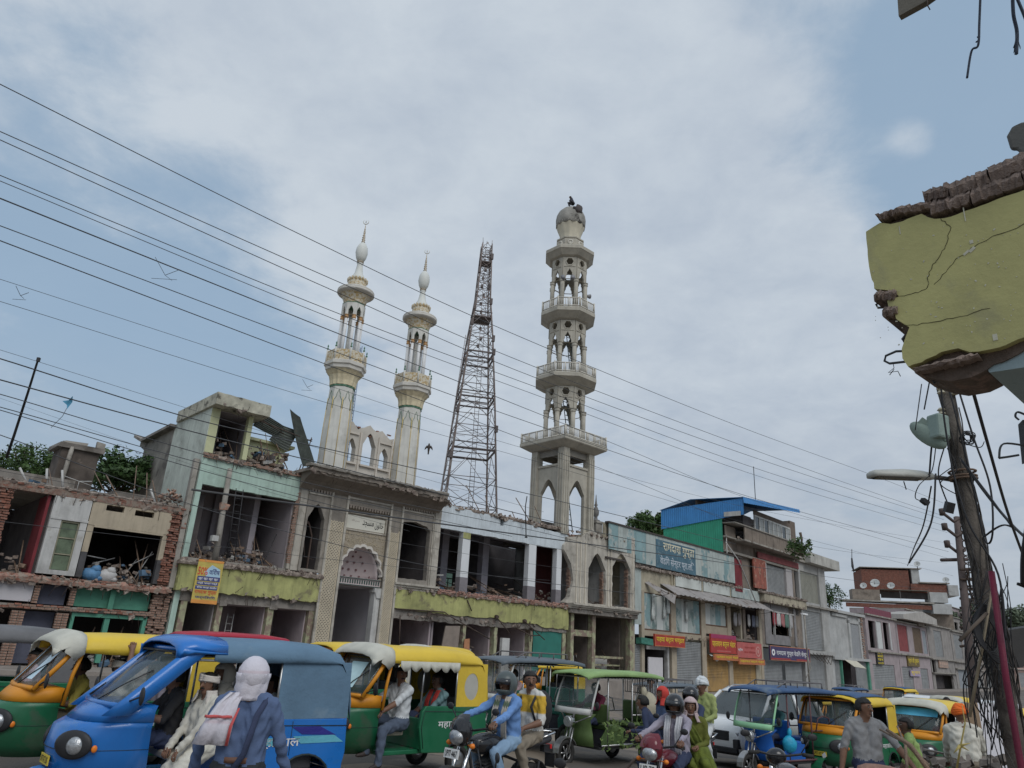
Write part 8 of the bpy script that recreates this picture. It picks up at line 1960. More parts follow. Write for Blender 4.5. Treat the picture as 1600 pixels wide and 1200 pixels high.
# centre auto
person('grey moustached driver in white shirt leaning out of the centre auto rickshaw', seat(A4, 1.50, .34, .12), hip=.74, lean=-.05, hands=((.50, .14, .86), (.45, -.25, .95)), feet=((.48, .22, .25), (.52, 0, .38)), shirt=whi, pants=jean, sleeve=.4, vox=.013, moustache=True, look=(.35, .95, .05), loose=1.1, scale=1.03)
person('passenger with red scarf and teal sleeve in the centre auto rickshaw', seat(A4, .72, .30, .0), hip=.70, lean=.02, hands=((.42, .0, .80), (.40, -.2, .78)), feet=((.45, .12, .42), (.45, -.12, .42)), shirt=cloth('teal_print', (.12, .20, .21)), pants=dnavy, sleeve=.4, vox=.016, extra=stole(redc), skin=1, hair='short')
# riders
person('motorcyclist in sky blue shirt with grey helmet and striped stole', TM(BIKE1, rz1) @ Matrix.Translation((.40, 0, 0)), hip=.86, lean=.12, hands=((.58, .31, 1.08), (.58, -.31, 1.08)), feet=((.22, .2, .38), (.22, -.2, .38)), shirt=sky, pants=palejean, vox=.013, hair='helmet', hairc=mat('grey_helmet', (.07, .085, .085), .3, .1, bump=0), extra=stole(mat('striped_stole', (.42, .38, .33), .9, .1, 8, bump=.5, wave=('X', 5, (.12, .16, .10), .62))), kpole=(1, 0, .3), look=(1, .25, -.15), scale=1.04)
person('pillion passenger with yellow and white tee and black backpack', TM(BIKE1, rz1) @ Matrix.Translation((-.05, -.04, 0)), hip=.90, lean=.02, hands=((.30, .16, 1.0), (.30, -.16, 1.0)), feet=((.25, .24, .42), (.25, -.24, .42)), shirt=cloth('yellow_white', (.50, .49, .46), wave=('Z', .62, (.58, .36, .04), .6)), pants=khak, sleeve=.4, vox=.014, skin=0, moustache=True, look=(.6, .75, -.05), extra=backpack(mat('bag_black', (.025, .025, .028), .8)), scale=1.04)
person('rider in grey with black helmet on the maroon motorcycle', TM(BIKE2, rz2) @ Matrix.Translation((.40, 0, 0)), hip=.86, lean=.12, hands=((.58, .31, 1.08), (.58, -.31, 1.08)), feet=((.22, .2, .38), (.22, -.2, .38)), shirt=greycl, pants=dnavy, vox=.014, hair='helmet', hairc=bkp, look=(1, .15, -.1), extra=stole(mat('white_stole', (.48, .48, .50), .9, .1, 8, bump=.5)), scale=1.02)
def sari(t, J):
 b = MB(); H_ = J['H']; gm = cloth('sari_green', (.10, .125, .02), var=.4, sc=9); rings = []
 for i in range(12):
  f = i / 11; rr = .16 + .10 * f; c = H_ + Vector((.10 + .12 * min(1, f * 2), .10 + .16 * min(1, f * 2.2), .12 - .92 * f))
  rings.append([c + Vector((rr * math.cos(a) * (1 + .06 * math.sin(9 * a + f * 3)), rr * .9 * math.sin(a) * (1 + .06 * math.sin(7 * a)), 0)) for a in np.linspace(0, 6.2832 * 35 / 36, 36)])
 b.loft(rings, closed=True, caps=True); b.build('sari_skirt', gm, t)
 strip_cloth(t, 'sari_pallu', [J['chest'] + Vector((.12, -.1, .12)), J['chest'] + Vector((.15, 0, 0)), J['waist'] + Vector((.14, .1, .02)), J['H'] + Vector((.12, .18, .05))], .16, gm)
person('woman in green sari and pale pink veil riding pillion', TM(BIKE2, rz2 + .35) @ Matrix.Translation((-.02, .02, 0)), hip=.90, lean=.0, hands=((.26, .10, 1.02), (.28, -.12, 1.1)), feet=((.30, .34, .42), (.28, .22, .42)), shirt=cloth('olive_blouse', (.10, .11, .02)), pants=cloth('sari_green', (.10, .125, .02), var=.4, sc=9), vox=.015, hair='veil', hairc=mat('pale_pink_veil', (.42, .33, .33), .9, .12, 12, bump=.7, bsc=20), look=(1, .1, -.05), extra=sari, scale=.97)
person('rider with black helmet behind the woman in the green sari', TM(BIKE3, rz2) @ Matrix.Translation((.40, 0, 0)), hip=.93, lean=.1, hands=((.58, .31, 1.08), (.58, -.31, 1.08)), feet=((.22, .2, .38), (.22, -.2, .38)), shirt=dnavy, pants=dnavy, vox=.018, hair='helmet', hairc=bkp, lite=True)
person('person in lime green with white cap behind the helmeted rider', TM(BIKE3, rz2) @ Matrix.Translation((-.15, -.05, 0)), hip=1.0, lean=.0, hands=((.3, .15, 1.1), (.3, -.15, 1.1)), feet=((.25, .24, .45), (.25, -.24, .45)), shirt=cloth('lime_yellow', (.27, .31, .12)), pants=whi, vox=.018, hair='turban', hairc=whi, scale=1.05)
person('standing person with bright red head cloth far back', TM(spot(1040, 1110, 14), rad(200)), hip=.86, hands=((.15, .3, .85), (.15, -.3, .85)), feet=((0, .12, .07), (0, -.12, .07)), kpole=(1, 0, 0), shirt=steelb, pants=dnavy, vox=.02, hair='veil', hairc=redc, lite=True)
person('man in slate clothes walking between the rickshaws', TM(spot(1024, 1130, 12.6), rad(160)), hip=.80, lean=.35, hands=((.35, .3, .95), (.35, -.3, .95)), feet=((.1, .12, .07), (-.2, -.12, .07)), kpole=(1, 0, 0), shirt=dnavy, pants=dnavy, vox=.02, lite=True)
person('driver in maroon shirt in the green battery rickshaw', seat(E7, 1.50, 0, 0), hip=.80, lean=.05, hands=((.5, .2, 1.05), (.5, -.2, 1.05)), feet=((.45, .12, .42), (.45, -.12, .42)), shirt=marc, pants=dnavy, vox=.016)
person('driver of the battery rickshaw with the roof rack', seat(E6, 1.50, 0, 0), hip=.80, lean=.05, hands=((.5, .2, 1.05), (.5, -.2, 1.05)), feet=((.45, .12, .42), (.45, -.12, .42)), shirt=pinkc, pants=dnavy, vox=.02, lite=True)
person('driver in dark teal in the blue battery rickshaw', seat(E8, 1.50, .05, 0), hip=.80, lean=.1, hands=((.5, .2, 1.05), (.5, -.2, 1.05)), feet=((.45, .12, .42), (.45, -.12, .42)), shirt=cloth('deep_teal', (.02, .07, .08)), pants=dnavy, vox=.018, lite=True, skin=1)
person('driver in pale shirt inside the auto rickshaw behind the man in grey', seat(A9, 1.5, .1, 0), hip=.74, hands=((.42, .2, .95), (.42, -.2, .95)), feet=((.5, .12, .42), (.5, -.12, .42)), shirt=whi, pants=dnavy, vox=.02, lite=True)
person('passenger in crimson in the auto rickshaw with the sky blue film', seat(A10, .9, .2, 0), hip=.70, hands=((.3, .2, .75), (.3, -.2, .75)), feet=((.45, .12, .42), (.45, -.12, .42)), shirt=cloth('crimson', (.30, .01, .04)), pants=dnavy, vox=.02, lite=True)
# people on foot at the right
person('young man in grey tee shirt turning his head, arm stretched out', TM(spot(1352, 1140, 9.5), rad(265)), hip=.98, lean=.02, hands=((.22, .48, .95), (.05, -.36, .85)), feet=((0, .12, .07), (.05, -.12, .07)), shirt=tan, pants=dnavy, sleeve=.3, vox=.013, look=(.85, .55, .05), kpole=(1, 0, 0), epole=(-1, 0, -.3), scale=1.05)
person('boy in light green tee shirt seen from behind', TM(spot(1428, 1150, 9.9), rad(150)), hip=.92, lean=.12, hands=((.28, .25, .80), (.28, -.22, .78)), feet=((0, .1, .07), (.05, -.1, .07)), shirt=lgreen, pants=dnavy, sleeve=.3, vox=.014, look=(.8, .6, -.1), kpole=(1, 0, 0), scale=.95, skin=1)
person('man in off white shirt and orange turban seen from the back on the cart', TM(spot(1502, 1125, 10.6), rad(62)), hip=.98, lean=.02, hands=((.35, .25, .9), (.35, -.25, .9)), feet=((.45, .15, .35), (.45, -.15, .35)), shirt=offw, pants=khak, vox=.014, hair='turban', hairc=mat('orange_turban', (.75, .13, .02), .9, .08, 8, bump=.6), loose=1.15, look=(1, -.1, 0))
# man crouching on the dome of the tall minaret
tm = bpy.data.objects['tall_minaret']; pd = tm.matrix_basis @ Vector((-.35, -.55, 36.85 - 9.4))
person('man in dark clothes crouching on the dome of the tall minaret', TM(pd, rad(200)), hip=.25, lean=.5, hands=((.42, .1, .2), (.4, -.1, .1)), feet=((.25, .15, .0), (.22, -.15, -.03)), shirt=cloth('dark_grey', (.06, .06, .075)), pants=blk, vox=.02, lite=True, skin=1, kpole=(1, 0, 1))
person('distant man in pink standing on the far parked vehicles', TM(spot(1478, 1090, 22) + Vector((0, 0, .4)), rad(250)), hip=.86, hands=((.3, .5, 1.3), (.15, -.3, .85)), feet=((0, .12, .07), (0, -.12, .07)), kpole=(1, 0, 0), shirt=pinkc, pants=dnavy, vox=.022, lite=True)

# traffic and walkers farther down the street: copies of the nearer ones
index_kids()
_people = [o for o in bpy.data.objects if o.type == 'EMPTY' and o.name.startswith('person')]
def pick(w): return next(o for o in _people if w in o['label'])
for src, px, dep, dr, label in ((C1, 1372, 31, 0, 'white car farther off between the blue topped auto and the shops'), (A9, 1300, 27, 0, 'distant auto rickshaw just over the blue battery rickshaw roof'), (C1, 1452, 38, .1, 'small distant white car near the foot of the metal pole'), (A10, 1500, 34, 0, 'far auto rickshaw partly behind the utility pole'),
        (A9, 1418, 44, 0, 'farthest yellow auto rickshaw in the right hand traffic'), (C1, 1562, 36, 0, 'far white car between utility pole and right edge'), (E8, 1340, 38, .1, 'far battery rickshaw over the head of the man in grey'), (A10, 715, 21, .2, 'auto rickshaw halfway across the street behind the motorcycle riders'), (E6, 1075, 24, 0, 'far battery rickshaw behind the helmeted riders'), (A9, 890, 23.5, 0, 'auto rickshaw parked before the mosque bay behind the green one')):
 c = copy_tree(src); p = spot(px, 1085, dep); c.location = p; c.rotation_euler = (0, 0, RZ + dr); c['label'] = label
for w, px, dep, rz_, label in (('slate clothes', 868, 24, 1, 'walker in dark clothes on the pavement under the mosque bay'), ('red head cloth', 700, 25, 4, 'far walker with a red head cloth near the green sheet'), ('young man in grey', 1018, 22, 4.2, 'distant man in a grey tee near the red shop sign'), ('orange turban', 1396, 30, 1.5, 'far figure with an orange turban in the right hand traffic'), ('grey tee', 1268, 24, 3.5, 'distant man in a grey tee behind the blue battery rickshaw'), ('helmet on', 655, 19, 3, 'distant helmeted figure between the centre auto and the shops'), ('slate clothes', 1538, 26, 2, 'dark walker under the far white car')):
 s_ = pick(w); c = copy_tree(s_); p = spot(px, 1085, dep); c.location = p - Vector((0, 0, .1 if 'slate' not in w else 0)); c.rotation_euler = (0, 0, rz_); c['label'] = label

# ------------------------------------------------------------------ carts and clutter in the foreground
def cart(loc, rz, label, deck, w=.9, L_=1.5, z=.72, r_=.33):
 t = thing('hand_cart', label, 'cart', loc, rz)
 wd = mat('worn_wood', (.14, .10, .075), .9, .35, 4, (.2, .17, .14), .4, bump=.6)
 for i in range(7): MB().box(i * L_ / 7 + .01, (i + 1) * L_ / 7 - .01, -w / 2, w / 2, z, z + .03, j=.004).build('plank', wd, t)
 b = MB()
 for s in (1, -1): b.tube([(-.5, s * w * .35, z + .2), (0, s * w * .4, z - .03), (L_, s * w * .4, z - .03)], .025, 6); b.tube([(.2, s * w * .4, z), (.2, s * w * .42, r_)], .02, 5); b.tube([(L_ - .2, s * w * .4, z), (L_ - .2, s * w * .42, r_)], .02, 5); b.tube([(.2, s * w * .42, r_), (L_ - .2, s * w * .42, r_)], .02, 5)
 b.tube([(-.5, -w * .35, z + .2), (-.5, w * .35, z + .2)], .02, 5); b.build('cart_frame', iron, t)
 for x in (.25, L_ - .25):
  for s in (1, -1): wheel(t, (x, s * w * .5, r_), r_, .05, spokes=10)
 return t
cart(place(962, 1190, 9.5, RZ + .2, 1.1), RZ + .2, 'rusty hand cart with spoked wheels beside the green battery rickshaw', None, w=.7, L_=1.1, z=.5, r_=.3)
K2 = cart(place(1500, 1160, 10.4, RZ + .5, 1.5), RZ + .5, 'brown hand cart under the man in the orange turban', None, w=1.1, L_=1.8)
b = MB()
for i in range(90): b.cbox(K2.matrix_basis @ Vector((R.uniform(-.2, 1.9), R.uniform(-.6, .6), .78 + R.uniform(0, .3))), (R.uniform(.05, .3), R.uniform(.04, .15), R.uniform(.03, .1)), (R.uniform(-.4, .4), R.uniform(-.4, .4), R.random() * 3), j=.02)
o = b.build('cart_load', mat('grey_brown_junk', (.16, .14, .125), .9, .5, 5, (.27, .24, .21), .4)); single(o, 'heap of grey brown scrap on the cart below the orange turban', 'scrap heap'); recenter(o)
b = MB()
for i in range(150):
 p = spot(1470 + R.uniform(-40, 90), 1180, 9.6 + R.uniform(-.5, 1.5)); p.z += R.uniform(0, .55); b.cbox(p, (R.uniform(.05, .3), R.uniform(.04, .14), R.uniform(.02, .09)), (R.uniform(-.5, .5), R.uniform(-.5, .5), R.random() * 3), j=.03)
for i in range(14):
 p = spot(1460 + R.uniform(-20, 110), 1180, 9.3 + R.uniform(-.5, 1.2)); p.z += .3; b.tube([p, p + Vector((R.uniform(-.5, .5), R.uniform(-.3, .3), R.uniform(.1, .7)))], .014, 4)
o = b.build('scrap_pile', mat('grey_brown_junk', (.16, .14, .125)), None, 'stuff')
def at_things(name, label, cat, m_, parts, bevel=0):
 b = MB(); parts(b); o = b.build(name, m_, bevel=bevel); single(o, label, cat); recenter(o); return o
at_things('tin_sheet', 'large dented white panel standing behind the man in the orange turban', 'panel', mat('panel_white', (.50, .49, .52), .6, .06), lambda b: b.add([at(1524, 1098, 14), at(1592, 1100, 14), at(1590, 1200, 13.4), at(1540, 1200, 13.4), at(1524, 1098, 14.05), at(1592, 1100, 14.05), at(1590, 1200, 13.45), at(1540, 1200, 13.45)], [(0, 1, 2, 3), (4, 5, 6, 7), (0, 1, 5, 4), (1, 2, 6, 5), (2, 3, 7, 6), (3, 0, 4, 7)]))
at_things('brown_board', 'brown board leaning on the white panel behind the turbaned man', 'board', mat('brown_board2', (.20, .14, .09), .8), lambda b: b.add([at(1506, 1098, 13.6), at(1527, 1098, 13.6), at(1536, 1148, 13.3), at(1512, 1148, 13.3), at(1506, 1098, 13.65), at(1527, 1098, 13.65), at(1536, 1148, 13.35), at(1512, 1148, 13.35)], [(0, 1, 2, 3), (4, 5, 6, 7), (0, 1, 5, 4), (1, 2, 6, 5), (2, 3, 7, 6), (3, 0, 4, 7)]))
logm = mat('split_log', (.20, .14, .10), .9, .4, 5, (.10, .07, .05), .4, bump=.8)
for (a, c, r_, lab) in (((1385, 1140, 5.6), (1452, 1205, 5.3), .017, 'longest bare branch crossing before the boy in green'), ((1402, 1135, 6.0), (1418, 1210, 5.4), .011, 'thin dark branch standing before the boy in green'), ((1375, 1140, 7.4), (1450, 1195, 6.2), .014, 'curved pole running past the man in grey towards the cart')):
 at_things('branch', lab, 'branch', logm, lambda b: b.tube([at(*a), (at(*a) + at(*c)) / 2 + Vector((.03, 0, .03)), at(*c)], [r_ * .7, r_, r_ * 1.1], 7))
def stone(b):
 b.ell(at(1382, 1226, 5.3), (.22, .2, .13), 14, 9, rot=(.1, .2, .3), j=.09)
at_things('sandstone_block', 'reddish sandstone lump at the bottom edge near the boy', 'stone', mat('sandstone', (.30, .17, .13), .95, .3, 5, (.36, .24, .19), .4, bump=.8), stone)
at_things('yellow_sapling', 'bent yellow stalk with leaves over the scrap at the bottom right', 'stalk', mat('straw_yellow', (.42, .34, .12), .8), lambda b: (b.tube([at(1495, 1200, 8.2), at(1502, 1160, 8.2), at(1508, 1130, 8.2), at(1503, 1102, 8.2)], [.012, .01, .008, .004], 5), [b.tube([at(1500, 1165, 8.2), at(1500 + d, 1165 + e, 8.2)], [.02, .003], 4) for d, e in ((14, 8), (-10, 12), (16, -4))]))

# ------------------------------------------------------------------ near utility pole with its wires
cabm = mat('black_cable', (.018, .018, .02), .6, .2, bump=0)
def wires_q(pts, r_=.008, n=14, b=None):
 """smooth cable through points given as picture columns, rows and distances along the view"""
 P = [at(*p) for p in pts]; out = []
 P = [p + Vector((0, 0, R.uniform(-.04, .04) * (r_ < .02))) if 0 < i_ < len(P) - 1 else p for i_, p in enumerate(P)]
 k = len(P)
 for i in range(k - 1):
  p0, p1, p2, p3 = P[max(i - 1, 0)], P[i], P[i + 1], P[min(i + 2, k - 1)]
  for j in range(n):
   t = j / n; out.append(.5 * ((2 * p1) + (p2 - p0) * t + (2 * p0 - 5 * p1 + 4 * p2 - p3) * t * t + (3 * p1 - p0 - 3 * p2 + p3) * t ** 3))
 out.append(P[-1]); b.tube(out, r_, 4); return b
def pole():
 base, top = at(1592, 1200, 8.5), at(1474, 585, 10.2); d = (top - base).normalized(); foot = base - d * (base.z + .2) / d.z; tp = top + d * .6
 t = thing('utility_pole', 'leaning concrete utility pole wrapped in tangled cables at the right', 'utility pole', foot, off=foot)
 cm = mat('pole_concrete', (.115, .10, .085), .95, .35, 3, (.06, .05, .045), .45, .2, .8)
 b = MB(); b.tube([foot, foot.lerp(tp, .35), foot.lerp(tp, .7), tp], [.12, .11, .1, .09], 10); b.build('shaft', cm, t)
 b = MB(); L_ = (tp - foot).length; s1 = d.orthogonal().normalized(); s2 = d.cross(s1)
 for i in range(20):
  f0 = R.uniform(.08, .55); f1 = min(.97, f0 + R.uniform(.2, .5)); a0 = R.uniform(0, 6.28); pts = []
  for k in range(14):
   f = f0 + (f1 - f0) * k / 13; a = a0 + .5 * math.sin(k * .8 + i); rr = .13 - .036 * f + R.uniform(0, .016) + (.05 * math.sin(math.pi * k / 13) if i % 3 == 0 else 0)
   pts.append(foot.lerp(tp, f) + s1 * rr * math.cos(a) + s2 * rr * math.sin(a))
  b.tube(pts, R.choice((.006, .008, .011)), 4)
 b.build('cable_bundle', mat('cable_mix', (.05, .045, .042), .8, .5, 9, (.12, .11, .10), .3), t, 'stuff')
 b = MB()
 for f in (.955, .945, .90, .895, .70, .69, .685):
  c = foot.lerp(tp, f); pts = [c + (s1 * math.cos(a) + s2 * math.sin(a)) * .16 for a in np.linspace(0, 6.28, 14)]; b.tube(pts, .016, 5)
 b.build('clamp_band', mat('rust_band', (.16, .11, .08), .7, .3, metal=.3), t)
 b = MB()
 for px, py in ((1470, 610), (1490, 612), (1471, 643), (1480, 648)): c = at(px, py, 10.0); b.lathe([(.03, -.05), (.055, -.04), (.03, 0), (.055, .02), (.03, .05)], n=10, mx=Matrix.Translation(c))
 b.build('insulator', mat('cream_porcelain', (.35, .32, .24), .3), t)
 # meter box and its open lid
 k = at(1466, 668, 9.7); rot = Euler((0, .1, .3)).to_matrix()
 b = MB(); b.cbox(k, (.2, .2, .34), rot); b.build('meter_box', mat('box_pale_green', (.20, .26, .235), .6, .12, 3, streak=.2), t, bevel=.03)
 b = MB(); ax = (at(1462, 690, 9.7) - at(1430, 668, 9.9)).normalized(); mx = Matrix.Translation(at(1450, 680, 9.75)) @ ax.to_track_quat('X', 'Z').to_matrix().to_4x4(); b.ell((0, 0, 0), (.27, .07, .12), 16, 10); b.box(-.2, .22, -.04, .04, .06, .15); b.v = [tuple(mx @ Vector(v)) for v in b.v]; b.build('flood_lamp', mat('lamp_green_grey', (.17, .22, .19), .5, .15), t)
 # street lamp on its arm
 b = MB(); wires_q([(1500, 752, 9.9), (1478, 748, 9.85), (1450, 745, 9.8)], .035, 6, b); b.build('lamp_arm', mat('arm_brown', (.10, .085, .075), .8), t)
 A_, B_ = at(1359, 742, 9.6), at(1457, 746, 9.8); u_ = (B_ - A_).normalized(); w_ = u_.cross(Vector((0, 0, 1))).normalized(); v_ = w_.cross(u_)
 b = MB(); L2 = (B_ - A_).length
 b.loft([[A_ + u_ * (L2 * f) + w_ * hw * a_ + v_ * z_ for a_, z_ in ((-1, -.03), (-.95, .02), (-.5, zt_), (.5, zt_), (.95, .02), (1, -.03))] for f, hw, zt_ in ((0, .07, .03), (.05, .11, .06), (.5, .13, .085), (.8, .10, .075), (1, .05, .05))], closed=True, caps=True); b.build('lamp_head', mat('lamp_grey', (.36, .36, .33), .5, .15, 3, streak=.2), t)
 b = MB(); b.loft([[A_ + u_ * (L2 * f) + w_ * hw * a_ + v_ * z_ for a_, z_ in ((-1, -.03), (0, -.06), (1, -.03))] for f, hw in ((.05, .09), (.5, .11), (.75, .09))]); b.build('lamp_glass', mat('lamp_under', (.05, .05, .045), .3), t)
 # slack service wires as parts of the bundle
 b = MB()
 for pts in ([(1452, 745, 9.7), (1458, 690, 9.7), (1470, 655, 9.8)], [(1481, 600, 9.8), (1496, 660, 9.6), (1520, 760, 9.4), (1538, 840, 9.2), (1550, 830, 9.0), (1547, 760, 9.2), (1520, 680, 9.5), (1492, 590, 9.8)], [(1475, 700, 9.7), (1466, 740, 9.6), (1482, 790, 9.5)], [(1462, 700, 9.7), (1455, 735, 9.6), (1436, 760, 9.4), (1430, 775, 9.4), (1445, 783, 9.4)], [(1430, 672, 9.7), (1440, 600, 9.9)], [(1412, 752, 9.4), (1416, 765, 9.4)], [(1466, 745, 9.6), (1500, 730, 9.7), (1520, 745, 9.6), (1515, 770, 9.6)],
    [(1480, 700, 9.6), (1495, 735, 9.5), (1470, 760, 9.5), (1500, 775, 9.5)], [(1452, 598, 9.6), (1444, 640, 9.6)], [(1470, 600, 9.6), (1476, 660, 9.5), (1490, 740, 9.3), (1515, 820, 9.0), (1560, 900, 8.7), (1572, 1000, 8.4)], [(1500, 690, 9.6), (1530, 700, 9.5), (1538, 690, 9.5)], [(1462, 740, 9.5), (1455, 820, 9.3), (1420, 880, 9.3)]):
  wires_q(pts, R.choice((.007, .009, .012)), 8, b)
 for i in range(7):
  c = at(1511 + R.uniform(-3, 3), 684 + R.uniform(-3, 3), 9.6); r_ = R.uniform(.06, .11); b.tube([c + Vector((r_ * math.cos(a), r_ * .3 * math.sin(a * 2 + i), r_ * math.sin(a) * .9)) for a in np.linspace(0, 6.28, 14)], .007, 4)
 for i in range(46):
  x0 = R.uniform(1530, 1575); y0 = R.uniform(880, 1060); wires_q([(x0, y0, 8.9), (x0 + R.uniform(-35, 15), y0 + R.uniform(40, 80), 8.8), (x0 + R.uniform(-25, 25), y0 + R.uniform(90, 190), 8.6)], R.choice((.005, .008)), 5, b)
 b.build('service_wires', cabm, t, 'stuff')
 b = MB(); b.cbox(at(1445, 784, 9.4), (.09, .07, .06), (.2, .5, .3)); b.cbox(at(1483, 793, 9.5), (.10, .08, .14), (.3, .2, 0)); b.build('hanging_holder', black, t)
 r = thing('crimson_pipe', 'crimson painted pipe standing beside the utility pole', 'pipe', at(1600, 1230, 8.0), off=at(1600, 1230, 8.0))
 b = MB(); b.tube([at(1612, 1330, 7.6), at(1596, 1200, 8.0), at(1572, 1060, 8.3), at(1549, 893, 8.8)], .036, 10); b.build('pipe_shaft', mat('crimson_pipe_paint', (.11, .006, .024), .5, .2, 3), r)
 at_things('bamboo_stick', 'pale bamboo stick leaning against the utility pole', 'stick', mat('bamboo', (.26, .215, .15), .7, .2, 5), lambda b: b.tube([at(1515, 1120, 8.6), at(1535, 1010, 8.7), at(1550, 920, 8.8)], [.02, .018, .014], 6))
 at_things('wood_strut', 'dark wooden strut poking out of the utility pole', 'timber', mat('dark_timber', (.09, .07, .055), .9, .3), lambda b: b.tube([at(1500, 1001, 8.5), at(1520, 980, 8.6), at(1542, 958, 8.7)], .022, 5))
 at_things('dark_sign_box', 'dark tilted sign box behind the crimson pipe at the right edge', 'sign', mat('box_dark', (.035, .033, .032), .7), lambda b: b.prism([[(p.x, p.z) for p in (at(1572, 985, 12), at(1580, 1043, 12), at(1640, 1025, 12), at(1640, 975, 12))]], at(1572, 985, 12).y, at(1572, 985, 12).y + .4))
 at_things('coiled_cable', 'bunch of blue black cable coils hanging on the utility pole', 'cable', cabm, lambda b: [b.tube([at(1538, 975, 8.7) + Vector((.13 * math.cos(a) + i * .01, .05 * math.sin(a), .32 * math.sin(a) * (.7 + .05 * i) - .1)) for a in np.linspace(0, 6.28, 16)], .014, 4) for i in range(8)])
pole()

def far_pole():
 b0, b1 = at(1522, 1090, 30), at(1495, 808, 33.5); d = (b1 - b0).normalized(); foot = b0 - d * (b0.z / d.z)
 t = thing('metal_pole', 'slim rusty steel pole with three upturned insulator arms behind the utility pole', 'pole', foot, off=foot)
 m_ = mat('pole_steel', (.085, .065, .06), .8, .3, 3)
 b = MB(); b.tube([foot, b1], [.2, .14], 6); b.build('shaft', m_, t)
 for y, dx in ((815, 0), (838, 4), (865, 8)):
  b = MB(); b.tube([at(1472 + dx, y - 14, 33), at(1490 + dx, y, 33), at(1500 + dx, y - 6, 33)], .075, 5); b.tube([at(1471 + dx, y - 20, 33), at(1473 + dx, y - 10, 33)], .13, 6); b.build('insulator_arm', m_, t)
 b = MB(); b.tube([at(1470, 875, 33), at(1512, 874, 33)], .08, 5); b.build('cross_bar', m_, t)
 b = MB()
 for i in range(9): y = 890 + i * 15; b.tube([at(1500, y, 32), at(1522 + R.uniform(-4, 4), y + R.uniform(-3, 3), 32)], .06, 5); b.tube([at(1512 + i, y, 32), at(1516 + i + R.uniform(-6, 6), y + 16, 32)], .05, 4)
 for i in range(12):
  y = 815 + i * 12; c = at(1507 + i * 1.2, y, 32); b.tube([c + Vector((.2 * math.cos(a), 0, .22 * math.sin(a))) for a in np.linspace(0, 5.5, 9)], .03, 4)
 b.build('wire_loops', iron, t, 'stuff')
far_pole()

